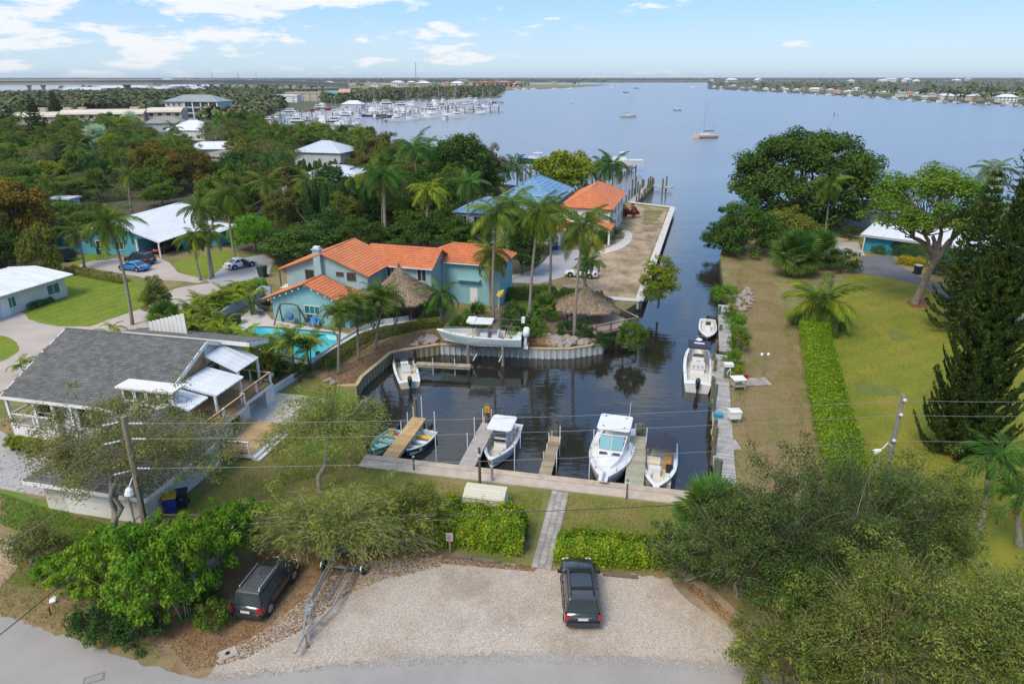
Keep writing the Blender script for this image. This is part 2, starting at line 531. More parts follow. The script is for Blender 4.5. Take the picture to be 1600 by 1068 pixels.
def tree_proto(name,seed,n,rad,trunk_h,trunk_r,clumps=45,cr=0.3,ln=0.3,wd=0.16,zmin=-0.35,shell=(0.5,1.0),limbs=14,bark=None,leaf=None,lump=0.25,up=0.5,multi=1):
 """crown mesh and trunk mesh of one tree: base at the origin, crown centred over trunk_h + part of its height"""
 rng=np.random.default_rng(seed)
 ctr=(0,0,trunk_h+rad[2]*0.55)
 V,Fq,CC=crown_leaves(rng,n,rad,clumps,cr,zmin,shell,ln,wd,lump,ctr,up)
 crown=npmesh(name + '_crown',V,Fq,leaf or L_DARK)
 mb=MB()
 for k in range(multi):
  bx=Vector((rng.normal()*0.25*(multi>1)*rad[0]*0.3,rng.normal()*0.25*(multi>1)*rad[0]*0.3,-0.1))
  fork=Vector((bx.x*1.6+rng.normal()*0.15,bx.y*1.6+rng.normal()*0.15,trunk_h*0.9))
  limb(mb,bx,fork,trunk_r,trunk_r*0.7,rng,4,0.06,8)
  for i in rng.choice(len(CC),size=min(limbs//multi,len(CC)),replace=False):
   limb(mb,fork,Vector(CC[i]),trunk_r*0.5,trunk_r*0.08,rng,4,0.15,4)
 trunk=mb.mesh(name + '_trunk',bark or BARK,True)
 return trunk,crown
def plant_tree(name,proto,label,cat,loc,scale,rz=None,group=None,leaf=None,bark=None):
 o=thing(name,label,cat,loc,random.random()*6.28 if rz is None else rz,group)
 o.scale=scale if hasattr(scale, '__len__') else (scale,)*3
 put('trunk',proto[0],o,material=bark)
 put('crown',proto[1],o,material=leaf)
 return o
# --- water, land and ground sheets
WZ=-1.0
def water_mat():
 m=bpy.data.materials.new('water')
 m.use_nodes=True
 t=m.node_tree; b=t.nodes['Principled BSDF']
 b.inputs['Base Color'].default_value=(0.022,0.026,0.027,1)
 b.inputs['Roughness'].default_value=0.04
 b.inputs['IOR'].default_value=1.45
 b.inputs['Specular IOR Level'].default_value=0.95
 g=t.nodes.new('ShaderNodeNewGeometry')
 sp=t.nodes.new('ShaderNodeSeparateXYZ')
 t.links.new(g.outputs['Position'],sp.inputs[0])
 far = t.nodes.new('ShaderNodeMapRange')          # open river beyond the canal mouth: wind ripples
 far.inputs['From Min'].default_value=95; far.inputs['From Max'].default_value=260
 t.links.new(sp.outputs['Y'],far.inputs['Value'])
 def noise(scale,stretch,det):
  mp=t.nodes.new('ShaderNodeMapping'); mp.inputs['Scale'].default_value=stretch
  mp.inputs['Rotation'].default_value=(0,0,0.25)
  t.links.new(g.outputs['Position'],mp.inputs['Vector'])
  n=t.nodes.new('ShaderNodeTexNoise'); n.inputs['Scale'].default_value=scale; n.inputs['Detail'].default_value=det
  t.links.new(mp.outputs[0],n.inputs['Vector'])
  return n.outputs['Fac']
 def mth(op,a,bb):
  n=t.nodes.new('ShaderNodeMath'); n.operation=op
  for i,x in enumerate((a,bb)):
   if isinstance(x,(int,float)): n.inputs[i].default_value=x
   else: t.links.new(x,n.inputs[i])
  return n.outputs[0]
 small=noise(1.1,(0.55,1.5,1),4)
 mid=noise(0.22,(0.5,1.4,1),3)
 patch=noise(0.035,(0.5,1.6,1),2)
 h=mth('ADD',mth('MULTIPLY',small,0.35),mth('MULTIPLY',mid,0.65))
 bp=t.nodes.new('ShaderNodeBump')
 bp.inputs['Distance'].default_value=0.6
 pm=t.nodes.new('ShaderNodeMapRange'); pm.inputs['From Min'].default_value=0.35; pm.inputs['From Max'].default_value=0.65
 pm.inputs['To Min'].default_value=0.05; pm.inputs['To Max'].default_value=0.13
 t.links.new(patch,pm.inputs['Value'])
 lane=noise(0.012,(0.35,1.8,1),3)
 lm=t.nodes.new('ShaderNodeMapRange'); lm.inputs['From Min'].default_value=.38; lm.inputs['From Max'].default_value=.62; lm.inputs['To Min'].default_value=.12; lm.inputs['To Max'].default_value=.52
 t.links.new(lane,lm.inputs['Value'])
 st=mth('ADD',pm.outputs[0],mth('MULTIPLY',far.outputs[0],lm.outputs[0]))
 t.links.new(st,bp.inputs['Strength'])
 t.links.new(h,bp.inputs['Height'])
 t.links.new(bp.outputs[0],b.inputs['Normal'])
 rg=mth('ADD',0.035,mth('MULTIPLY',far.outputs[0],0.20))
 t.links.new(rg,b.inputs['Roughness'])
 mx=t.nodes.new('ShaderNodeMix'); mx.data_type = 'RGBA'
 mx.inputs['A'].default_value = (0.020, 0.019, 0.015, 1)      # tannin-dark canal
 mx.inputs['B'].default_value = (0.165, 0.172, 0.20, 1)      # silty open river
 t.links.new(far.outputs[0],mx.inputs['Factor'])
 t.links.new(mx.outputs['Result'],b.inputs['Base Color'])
 return m
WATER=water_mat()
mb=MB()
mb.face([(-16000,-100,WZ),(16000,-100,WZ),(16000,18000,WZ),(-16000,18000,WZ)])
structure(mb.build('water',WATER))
from mathutils.geometry import tessellate_polygon
def jitter_poly(pts,step,amp,seed=1):
 if amp<=0: return [Vector((p[0],p[1],0)) for p in pts]
 rng=np.random.default_rng(seed)
 out=[]
 n=len(pts)
 for i in range(n):
  a=Vector((pts[i][0],pts[i][1],0)); b=Vector((pts[(i+1) % n][0],pts[(i+1) % n][1],0))
  k=max(1,int((b-a).length/step))
  nn=Vector((-(b-a).y,(b-a).x,0)).normalized() if (b-a).length>0 else Vector((0,0,0))
  for j in range(k):
   p=a.lerp(b,j/k)
   if j: p=p+nn*rng.normal()*amp
   out.append(p)
 return out
def smooth_poly(pts,it=1):
 for _ in range(it):
  out=[]
  n=len(pts)
  for i in range(n):
   a=Vector((pts[i][0],pts[i][1],0)); b=Vector((pts[(i+1) % n][0],pts[(i+1) % n][1],0))
   out+=[a*0.75+b*0.25,a*0.25+b*0.75]
  pts=out
 return pts
def sheet(name,pts,z,m,step=0.8,amp=0.12,seed=1,px=True,smooth=0,depth=0.0,parent=None,kind='structure'):
 """a ground sheet from the places the photograph shows at these pixels; depth>0 gives it an edge"""
 P=[G(p[0],p[1],0) for p in pts] if px else pts
 if smooth: P=smooth_poly(P,smooth)
 P=jitter_poly(P,step,amp,seed)
 tris=tessellate_polygon([P])
 b=MB()
 top=[(p.x,p.y,z) for p in P]
 fs=[]
 for t in tris:
  a,c,d=(P[i] for i in t)
  cr=(c.x-a.x)*(d.y-a.y)-(c.y-a.y)*(d.x-a.x)
  fs.append(tuple(t) if cr>0 else tuple(t)[::-1])
 b.faces(top,fs)
 if depth:
  n=len(P)
  low=[(p.x,p.y,z-depth) for p in P]
  b.faces(top+low,[(i,(i+1) % n,n+(i+1) % n,n+i) for i in range(n)])
 o=b.build(name,m,parent)
 if kind: o['kind']=kind
 return o
GROUND=mat('ground_dry_grass',(0.118,0.145,0.030),0.95,(0.26,0.185,0.095),0.26,detail=11,bump=0.6,bscale=7,world=True,lo=0.41,hi=0.59)
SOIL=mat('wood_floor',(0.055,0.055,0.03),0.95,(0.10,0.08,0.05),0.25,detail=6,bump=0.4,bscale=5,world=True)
LAWN=mat('lawn_green',(0.115,0.185,0.010),0.95,(0.18,0.215,0.014),0.45,detail=8,bump=0.45,bscale=9,world=True)
LAWNY=mat('lawn_yellow_green',(0.142,0.176,0.010),0.95,(0.225,0.198,0.020),0.35,detail=9,bump=0.45,bscale=9,world=True,stretch=(1.0,0.55,1),lo=0.36,hi=0.66)
LAWNG=mat('grass_fresh',(0.085,0.165,0.022),0.95,(0.14,0.20,0.03),0.8,detail=6,bump=0.4,bscale=9,world=True)
LAWNP=mat('lawn_patch_green',(0.115,0.155,0.03),0.95,(0.16,0.17,0.035),0.8,detail=6,bump=0.4,bscale=9,world=True)
DIRT=mat('dry_bank',(0.235,0.165,0.085),0.95,(0.15,0.14,0.04),0.35,detail=9,bump=0.5,bscale=6,world=True,lo=0.40,hi=0.66)
DIRTP=mat('dry_soil_pale',(0.40,0.305,0.21),0.95,(0.19,0.145,0.08),0.35,detail=11,lo=.42,hi=.62,bump=0.5,bscale=5,world=True,stretch=(1,0.6,1))
LITTER=mat('litter_soil',(0.20,0.115,0.06),0.95,(0.30,0.215,0.14),0.5,detail=9,bump=0.5,bscale=10,world=True)
MULCH=mat('mulch',(0.125,0.09,0.07),0.95,(0.21,0.16,0.125),0.7,detail=8,bump=0.6,bscale=9,world=True)
MULCHR=mat('mulch_red',(0.20,0.07,0.045),0.95,(0.15,0.06,0.04),1.2,detail=8,bump=0.5,bscale=9,world=True)
ROAD=mat('asphalt_worn',(0.29,0.272,0.256),0.9,(0.33,0.31,0.29),0.3,detail=12,lo=.4,hi=.6,bump=0.25,bscale=25,world=True)
ASPH=mat('asphalt_dark',(0.10,0.10,0.11),0.9,(0.15,0.148,0.155),0.4,detail=8,bump=0.2,bscale=25,world=True)
CONCD=mat('drive_concrete',(0.46,0.40,0.355),0.9,(0.37,0.32,0.285),0.22,detail=8,bump=0.12,bscale=25,world=True)
CONCL=mat('drive_concrete_cool',(0.38,0.375,0.385),0.9,(0.31,0.30,0.31),0.22,detail=8,bump=0.12,bscale=25,world=True)
PAVD=mat('drive_pavers',(0.39,0.375,0.375),0.9,(0.30,0.29,0.295),2.2,detail=5,bump=0.35,bscale=4,world=True)
EARTH=mat('bank_earth',(0.11,0.09,0.065),0.95,(0.16,0.13,0.10),0.8,bump=0.4,bscale=5,world=True)
PATIO=mat('patio_stone',(0.55,0.52,0.49),0.85,(0.47,0.44,0.42),0.7,detail=6,bump=0.1,world=True)
FARG=mat('far_ground',(0.055,0.068,0.03),0.95,(0.09,0.095,0.045),0.02,world=True)
def gravel_mat():
 m=mat('gravel',(0.43,0.372,0.315),0.95,(0.295,0.24,0.185),0.22,detail=11,world=True,lo=0.47,hi=0.70)
 t=m.node_tree; b=t.nodes['Principled BSDF']
 src=b.inputs['Base Color'].links[0].from_socket
 g=t.nodes.new('ShaderNodeNewGeometry')
 v=t.nodes.new('ShaderNodeTexVoronoi'); v.inputs['Scale'].default_value=22.0
 t.links.new(g.outputs['Position'],v.inputs['Vector'])
 sp=t.nodes.new('ShaderNodeSeparateColor')
 t.links.new(v.outputs['Color'],sp.inputs[0])
 mr=t.nodes.new('ShaderNodeMapRange'); mr.inputs['To Min'].default_value=0.7; mr.inputs['To Max'].default_value=1.27
 t.links.new(sp.outputs[0],mr.inputs['Value'])
 h=t.nodes.new('ShaderNodeHueSaturation')
 m2=t.nodes.new('ShaderNodeMapRange'); m2.inputs['To Min'].default_value=0.6; m2.inputs['To Max'].default_value=1.5
 t.links.new(sp.outputs[1],m2.inputs['Value'])
 t.links.new(m2.outputs[0],h.inputs['Saturation'])
 t.links.new(mr.outputs[0],h.inputs['Value']); t.links.new(src,h.inputs['Color'])
 t.links.new(h.outputs[0],b.inputs['Base Color'])
 bp=t.nodes.new('ShaderNodeBump'); bp.inputs['Strength'].default_value=0.5; bp.inputs['Distance'].default_value=0.02
 t.links.new(v.outputs['Distance'],bp.inputs['Height'])
 t.links.new(bp.outputs[0],b.inputs['Normal'])
 return m
GRAVEL=gravel_mat()
def cracks(m,scale,wid,dark):
 t=m.node_tree; b=t.nodes['Principled BSDF']; src=b.inputs['Base Color'].links[0].from_socket
 g=t.nodes.new('ShaderNodeNewGeometry'); nz=t.nodes.new('ShaderNodeTexNoise'); nz.inputs['Scale'].default_value=scale*3
 ad=t.nodes.new('ShaderNodeMix'); ad.data_type = 'VECTOR'; ad.inputs['Factor'].default_value=.12
 t.links.new(g.outputs['Position'],nz.inputs['Vector']); t.links.new(g.outputs['Position'],ad.inputs[4]); t.links.new(nz.outputs['Color'],ad.inputs[5])
 v=t.nodes.new('ShaderNodeTexVoronoi'); v.feature = 'DISTANCE_TO_EDGE'; v.inputs['Scale'].default_value=scale
 t.links.new(ad.outputs[1],v.inputs['Vector'])
 mr=t.nodes.new('ShaderNodeMapRange'); mr.inputs['From Max'].default_value=wid; mr.inputs['To Min'].default_value=dark; mr.inputs['To Max'].default_value=1
 t.links.new(v.outputs['Distance'],mr.inputs['Value'])
 mx=t.nodes.new('ShaderNodeMix'); mx.data_type = 'RGBA'; mx.blend_type = 'MULTIPLY'; mx.inputs['Factor'].default_value=1
 t.links.new(src,mx.inputs['A']); t.links.new(mr.outputs[0],mx.inputs['B']); t.links.new(mx.outputs['Result'],b.inputs['Base Color'])
cracks(ROAD,.24,.004,.93); cracks(CONCD,.28,.006,.86); cracks(CONC,.55,.02,.7)
def mow(m,ang,per,amt):
 t=m.node_tree; b=t.nodes['Principled BSDF']; src=b.inputs['Base Color'].links[0].from_socket
 g=t.nodes.new('ShaderNodeNewGeometry'); mp=t.nodes.new('ShaderNodeMapping'); mp.inputs['Rotation'].default_value=(0,0,ang)
 w=t.nodes.new('ShaderNodeTexWave'); w.inputs['Scale'].default_value=per; w.inputs['Distortion'].default_value=1.2; w.inputs['Detail'].default_value=2
 t.links.new(g.outputs['Position'],mp.inputs['Vector']); t.links.new(mp.outputs[0],w.inputs['Vector'])
 mr=t.nodes.new('ShaderNodeMapRange'); mr.inputs['To Min'].default_value=1-amt; mr.inputs['To Max'].default_value=1+amt
 t.links.new(w.outputs['Fac'],mr.inputs['Value'])
 h=t.nodes.new('ShaderNodeHueSaturation'); t.links.new(mr.outputs[0],h.inputs['Value']); t.links.new(src,h.inputs['Color']); t.links.new(h.outputs[0],b.inputs['Base Color'])
mow(LAWNY,R(62),.13,.05); mow(LAWN,R(20),.2,.05)
SHORE_R=[(1620,333),(1450,336),(1345,340),(1330,338),(1250,322),(1165,330),(1135,365),(1125,400),(1130,440),(1138,480),(1135,560),(1140,640),(1150,772)]
SHORE_S=[(1080,770),(882,745),(800,735),(575,712)]
SHORE_W=[(562,660),(560,630),(557,603),(565,590),(610,552),(628,548),(687,539),(750,541),(814,544),(891,545.5),(943,538)]
SHORE_P=[(962,515),(965,492),(999,471),(1050,325),(985,317)]
SHORE_N=[(940,305),(880,298),(820,293),(760,283),(700,268),(640,250),(600,232),(560,222),(500,218),(430,212),(402,204),(402,190),(445,177),(500,171),(560,164),(620,159),(700,155),(770,152.5),(784,150.5),(782,147),(768,143),(800,140),(880,137),(950,132.5)]
BACK=[(700,131),(520,132),(330,134),(120,136),(92,140),(88,148),(40,150.5),(-200,153),(-900,158)]
land=[Vector((-900,-90,0)),Vector((900,-90,0)),Vector((900,175,0))] + [G(*p) for p in SHORE_R+SHORE_S+SHORE_W+SHORE_P+SHORE_N+BACK] + [Vector((-900,700,0))]
sheet('ground',[(p.x,p.y) for p in land],0.0,[GROUND],amp=0,px=False,depth=2.6)
far_w=[G(*p) for p in [(-1500,131.5),(90,131.5),(520,130),(940,128.9),(1106,128.6),(1106,138.5),(1150,140.3),(1200,142.5),(1275,146),(1345,150),(1400,153),(1440,156.5),(1500,159),(1550,161),(1600,163.5),(2300,190)]]
sheet('far_shore',[(p.x,p.y) for p in far_w] + [(9000,2000),(15000,17500),(-15500,17500),(-15500,3200)],0.25,FARG,amp=0,px=False,depth=2.6)
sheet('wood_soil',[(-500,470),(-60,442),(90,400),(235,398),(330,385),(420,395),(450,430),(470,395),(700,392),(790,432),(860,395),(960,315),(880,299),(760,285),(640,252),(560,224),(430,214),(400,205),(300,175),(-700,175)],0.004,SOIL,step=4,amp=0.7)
sheet('inland_ground',[(-700,177),(-300,153.7),(40,151),(92,148.6),(330,141.2),(470,148),(690,146),(780,148.2),(768,152.2),(620,158.4),(560,163.5),(500,170.4),(445,176.2),(403,190),(403,203),(300,176)],0.008,FARG,step=30,amp=0)
# --- near ground
def road_edge():
 return [(-420,850),(-200,895),(0,958),(75,986),(142,1007),(205,1030),(262,1048),(310,1060),(370,1056),(440,1048),(520,1037),(640,1027),(800,1020),(950,1022),(1080,1032),(1180,1046),(1260,1064),(1400,1105),(1800,1230)]
sheet('road',road_edge() + [(1800,1500),(-500,1500),(-900,1100)],0.012,ROAD,step=0.3,amp=0.07,seed=3)
sheet('gravel_lot',[(322,1060),(338,1030),(372,1004),(412,985),(452,955),(492,915),(560,886),(600,874),(690,866),(760,876),(850,888),(990,895),(1060,905),(1110,945),(1165,985),(1190,1050),(1080,1036),(950,1026),(800,1024),(640,1031),(520,1041),(440,1052),(370,1060)],0.008,GRAVEL,step=0.5,amp=0.14,seed=5)
sheet('litter_ground',[(306,1056),(250,1025),(240,985),(290,940),(340,895),(420,855),(560,845),(690,856),(680,875),(600,892),(545,915),(500,945),(455,985),(410,1000),(372,1020),(345,1045)],0.004,LITTER,step=0.6,amp=0.25,seed=6)
sheet('dirt_drive',[(-60,815),(0,826),(30,850),(34,870),(24,892),(0,916),(-80,930)],0.004,DIRTP,amp=0.15,seed=8)
sheet('litter_edge',[(1040,880),(1100,905),(1140,945),(1180,975),(1215,1000),(1260,1055),(1185,1050),(1150,985),(1095,955),(1050,915)],0.0095,DIRTP,step=0.5,amp=0.16,seed=9,smooth=2)
sheet('fresh_grass',[(478,640),(500,615),(530,612),(560,640),(520,700),(540,725),(500,730),(478,700)],0.004,LAWNG,step=0.5,amp=0.35,seed=10)
BLAWN=mat('lawn_basin',(0.125,0.160,0.022),0.95,(0.215,0.175,0.055),0.3,detail=11,bump=0.5,bscale=9,world=True,lo=.4,hi=.62)
sheet('basin_lawn',[(372,662),(440,614),(484,586),(528,605),(556,607),(560,640),(562,665),(574,716),(600,735),(700,752),(860,766),(845,845),(690,835),(560,800),(430,790),(300,800),(262,815),(345,728),(420,680)],0.003,BLAWN,step=0.8,amp=0.2,seed=31)
sheet('basin_lawn',[(884,768),(1060,787),(1060,868),(868,858)],0.003,BLAWN,step=0.8,amp=0.2,seed=32)
sheet('house_grass',[(75,790),(130,812),(222,832),(235,850),(180,865),(90,845),(20,830),(0,815),(0,765),(40,770)],0.004,LAWNG,step=0.6,amp=0.25,seed=11)
# --- right bank
sheet('bank_path',[(1131,402),(1190,388),(1206,430),(1243,512),(1248,600),(1262,700),(1285,765),(1185,790),(1158,760),(1147,640),(1141,560),(1145,482),(1136,440)],0.004,DIRT,step=0.8,amp=0.25,seed=12)
sheet('right_lawn',[(1262,515),(1278,470),(1330,428),(1376,433),(1440,447),(1482,474),(1600,510),(1800,560),(2300,800),(2300,1150),(1500,1080),(1330,780),(1305,640)],0.004,LAWNY,step=1.2,amp=0.25,seed=13)
sheet('lawn_patch',[(1388,518),(1396,515),(1418,523),(1424,530),(1392,533)],0.008,LAWNP,step=0.4,amp=0.1)
sheet('lawn_patch',[(1336,597),(1372,600),(1405,606),(1406,618),(1370,617),(1336,618)],0.008,LAWNP,step=0.4,amp=0.15)
sheet('driveway',[(1346,400),(1392,399),(1409,417),(1452,439),(1502,458),(1600,495),(1900,590),(1900,630),(1600,522),(1482,472),(1440,445),(1376,431),(1337,426)],0.010,ASPH,step=0.8,amp=0.05)
sheet('house_terrace',[(1296,378),(1340,378),(1352,399),(1318,399)],0.010,CONCD,amp=0)
sheet('shore_sand',[(1272,347),(1325,350),(1328,362),(1322,380),(1288,376),(1268,362)],0.006,DIRTP,amp=0.2)
sheet('tree_mulch',[(1414,472),(1425,467),(1450,468),(1458,475),(1445,481),(1425,481)],0.008,MULCHR,amp=0.1,smooth=1)
sheet('tree_mulch',[(1474,700),(1500,690),(1545,693),(1560,715),(1530,730),(1490,722)],0.008,MULCHR,amp=0.1,smooth=1)
# --- left side
sheet('left_lawn',[(36,488),(57,503),(92,510),(140,510),(180,496),(229,479),(238,452),(200,436),(108,430),(60,440)],0.006,LAWN,step=0.8,amp=0.12,seed=14)
sheet('left_street',[(-300,470),(-40,488),(36,488),(57,503),(92,510),(140,510),(180,496),(229,479),(262,455),(285,448),(330,442),(352,452),(300,480),(262,505),(225,530),(150,560),(60,580),(0,612),(-60,640),(-400,640)],0.004,CONCD,step=1,amp=0.06,seed=15)
sheet('verge_grass',[(-80,520),(0,523),(22,530),(33,545),(20,556),(0,566),(-80,580)],0.010,LAWN,step=0.5,amp=0.1,smooth=1)
sheet('blue_house_drive',[(118,416),(140,409),(175,404),(240,399),(266,411),(277,425),(322,437),(312,442),(240,436),(185,426)],0.008,CONCD,step=1,amp=0.06)
sheet('side_drive',[(322,437),(345,420),(372,405),(412,397),(428,408),(420,428),(396,440),(345,448),(330,444)],0.012,CONCL,step=1,amp=0.06)
sheet('front_grass',[(268,411),(300,402),(368,388),(358,415),(322,435),(284,426)],0.006,LAWN,step=0.8,amp=0.12)
sheet('front_grass',[(100,404),(150,392),(190,396),(140,408),(118,415)],0.006,LAWN,step=0.8,amp=0.12)
sheet('paver_drive',[(-120,660),(0,672),(28,690),(52,712),(100,716),(110,745),(84,770),(72,775),(0,761),(-120,750)],0.008,PAVD,step=0.8,amp=0.03)
b=MB()
for a,c in zip([(-120,751),(0,762)],[(0,762),(72,775)]):
 p,q=G(*a),G(*c); b.beam((p.x,p.y,0.05),(q.x,q.y,0.05),0.18,0.12)
structure(b.build('drive_kerb',CONC))
# --- peninsula
sheet('peninsula_soil',[(1044,327),(986,319),(968,342),(940,392),(905,420),(885,440),(870,462),(946,467),(992,466)],0.008,DIRTP,step=1.0,amp=0.2,seed=17)
sheet('peninsula_grass',[(1006,328),(1036,330),(1026,350),(1004,352)],0.012,GROUND,step=0.6,amp=0.35)
sheet('peninsula_drive',[(865,391),(911,390),(901,412),(880,433),(842,443),(790,441),(788,432),(832,423),(850,408)],0.012,CONCL,step=1,amp=0.04)
sheet('front_walk',[(931,394),(958,384),(972,375),(978,366),(968,361),(980,359),(989,366),(986,378),(972,388),(950,395),(932,399)],0.014,CONCW,amp=0.0,smooth=1)
sheet('planting_soil',[(700,512),(760,500),(790,470),(860,478),(900,470),(946,468),(962,505),(940,536),(891,543),(814,542),(750,539),(690,537)],0.006,MULCH,step=0.8,amp=0.1)
sheet('yard_grass',[(800,470),(862,466),(880,480),(872,500),(830,505),(800,500)],0.010,LAWN,step=0.5,amp=0.2)
sheet('basin_mulch',[(508,590),(540,566),(570,545),(610,530),(660,516),(700,512),(690,536),(640,546),(610,551),(566,588),(556,602),(528,602)],0.006,MULCH,step=0.8,amp=0.15)
# --- seawalls, bulkheads
def polyline_strip(px_a,px_b):
 return [G(*p) for p in px_a] + [G(*p) for p in px_b[::-1]]
sw=thing('seawall', 'long weathered boardwalk seawall along the near end of the boat basin', 'seawall')
a,c=G(572,713),G(1150,779)
d = (c - a).normalized(); nrm = Vector((d.y, -d.x, 0))       # nrm points to the viewer
mb=MB(); mb.prism([tuple((a+nrm * .52)[:2]),tuple((c+nrm * .52)[:2]),tuple((c+nrm*1.5)[:2]),tuple((a+nrm*1.5)[:2])],-0.3,0.10)
mb.build('concrete_walk',mat('seawall_walk',(0.52,0.435,0.35),.9,(0.40,0.335,0.27),1.1,detail=8,bump=.2,bscale=20),sw)
mb=MB(); mb.prism([tuple((a-nrm * .12)[:2]),tuple((c-nrm * .12)[:2]),tuple((c+nrm * .5)[:2]),tuple((a+nrm * .5)[:2])],-0.12,0.13)
mb.build('timber_cap',mat('cap_timber',(0.52,0.42,0.32),0.85,(0.36,0.30,0.23),1.2),sw)
L=(c-a).length
k=int(L/1.22)
rows=MB();
pm=MB(); pm.box(-0.57,0.57,-0.05,0.05,-2.2,-0.12)
pme=pm.mesh('wall_panel',CONC)
for i in range(k):
 p=a+d*(i + .5)*L/k
 put('panel',pme,sw,(p.x,p.y,0),(0,0,math.atan2(d.y,d.x)))
def bulkhead(label,pts,cap_m,pan_m,step,top=0.1,cap_w=0.35,low=-2.2,corr=True,group=None):
 """sheet-pile wall along pts (world), its cap on top; each panel its own piece"""
 o=thing('bulkhead',label, 'bulkhead',group=group)
 pw=MB(); h=step * .5
 prof=[(-h,0),(-h * .6,0),(-h * .4,-.16),(h * .4,-.16),(h * .6,0),(h,0)] if corr else [(-h * .98,0),(h * .98,0)]
 for i in range(len(prof)-1):
  (x0,y0),(x1,y1)=prof[i],prof[i+1]
  pw.face([(x0,y0,low),(x1,y1,low),(x1,y1,top - .1),(x0,y0,top - .1)])
 pme=pw.mesh('sheet_panel',pan_m)
 cap=MB()
 for i in range(len(pts)-1):
  p,q=Vector(pts[i]),Vector(pts[i+1])
  dd=(q-p); ln=dd.length; dd.normalize()
  cap.beam((p.x-dd.x * .05,p.y-dd.y * .05,top),(q.x+dd.x * .05,q.y+dd.y * .05,top+0.002*(i % 2)),cap_w,0.14)
  n=max(1,round(ln/step))
  for j in range(n):
   r=p+dd*(j + .5)*ln/n
   put('panel',pme,o,(r.x+dd.y * .06,r.y-dd.x * .06,0),(0,0,math.atan2(dd.y,dd.x)),(ln/n/step,1,1))
 cap.build('cap',cap_m,o)
 return o
VINYLY=mat('vinyl_stained',(0.40,0.34,0.21),0.7,(0.20,0.17,0.10),2.2)
CAPN=mat('cap_yellow_timber',(0.50,0.38,0.20),0.8,(0.40,0.31,0.17),1.5)
bulkhead('corrugated bulkhead with yellow timber cap curving past the rock bed',[G(*p) for p in [(528,604),(557,603),(565,590),(610,552),(628,548),(687,539)]],CAPN,VINYLY,0.62)
bulkhead('white corrugated bulkhead behind the boat on the lift',[G(*p) for p in [(687,539),(750,541),(814,544)]],CAPN,VINYL,0.6)
bulkhead('white sheet pile bulkhead in front of the palm garden',[G(*p) for p in [(814,544),(853,546),(891,545.5),(943,538)]],CAPN,VINYL,0.6)
PANW=mat('seawall_panel',(0.40,0.40,0.38),0.8,(0.30,0.30,0.28),0.8)
o=bulkhead('broad white concrete seawall around the bare peninsula',[G(*p) for p in [(946,467),(999,471),(1051,325),(985,317)]],CONCW,PANW,0.9,0.16,1.1)
mb=MB(); p,q=G(964,470),G(998,473); mb.beam((p.x,p.y - .3,-.35),(q.x,q.y - .3,-.35),0.12,0.75)
mb.build('concrete_face',CONCG,o)
b=thing('retaining_wall', 'low white retaining wall at the edge of the grass by the grey house', 'wall')
mb=MB(); pts=[G(372,655),G(400,632),G(440,606),G(484,578)]
for i in range(3):
 p,q=pts[i],pts[i+1]; mb.beam((p.x,p.y,0.3),(q.x,q.y,0.3),0.32,0.6)
mb.build('wall',CONCW,b)
b=thing('garden_wall', 'low stone wall with white coping curving around the pool yard', 'wall')
pts=[G(*p) for p in [(484,579),(520,555),(560,531),(600,518),(645,511),(688,506)]]
mb=MB(); m2=MB()
for i in range(5):
 p,q=pts[i],pts[i+1]
 mb.beam((p.x,p.y,0.35),(q.x,q.y,0.35),0.3,0.7)
 m2.beam((p.x,p.y,0.75),(q.x,q.y,0.75 + .003*(i % 2)),0.42,0.1)
mb.build('wall',mat('wall_stone',(0.30,0.27,0.22),0.9,(0.2,0.18,0.15),2.5,bump=0.4,bscale=6),b); m2.build('coping',CONCW,b)
# --- plant prototypes
def frond_mesh(name,L,droop,nl,ll,w,hang,m,fwd=0.55,seed=0,plume=False,bend=1.2):
 """a feather leaf along +X: rachis arching down, rows of hanging leaflets"""
 rng=np.random.default_rng(seed)
 mb=MB()
 K=9
 pts=[Vector((0,0,0))]; ang=0.0
 tang=[]
 for i in range(K):
  s=(i + .5)/K
  ang=-droop*s**bend
  dv=Vector((math.cos(ang),0,math.sin(ang)))
  tang.append(dv)
  pts.append(pts[-1]+dv*L/K)
 mb.tube(pts,[0.045*(1 - .8*i/K) for i in range(K+1)],3,cap=False)
 for side in (-1,1):
  for i in range(nl):
   s=0.12+0.88*(i+rng.random() * .5)/nl
   k=min(K-1,int(s*K)); p=pts[k].lerp(pts[k+1],s*K-k)
   t=tang[k]
   prof=ll*(0.45+0.75*math.sin(PI*min(1,s * .95 + .05))**0.8)*(0.85 + .3*rng.random())*(1-0.55*max(0,s - .8) / .2)
   lift=rng.normal() * .15+(rng.choice([-.7,0,.7]) if plume else 0)
   d=(Vector((0,side,lift))*(1 - .35*s)+t*(fwd + .5*s)+Vector((0,0,-hang*(0.6 + .6*rng.random())))).normalized()
   d2=(d+Vector((0,0,-hang*1.1))).normalized()
   a=p+d*prof * .5; e=a+d2*prof * .5
   wv=t*w * .5
   n=len(mb.v)
   mb.v+=[tuple(p-wv * .5),tuple(p+wv * .5),tuple(a+wv),tuple(a-wv),tuple(e)]
   mb.f+=[(n,n+1,n+2,n+3),(n+3,n+2,n+4)]; mb.mi+=[0,0]
 return mb.mesh(name,m)
FR={}
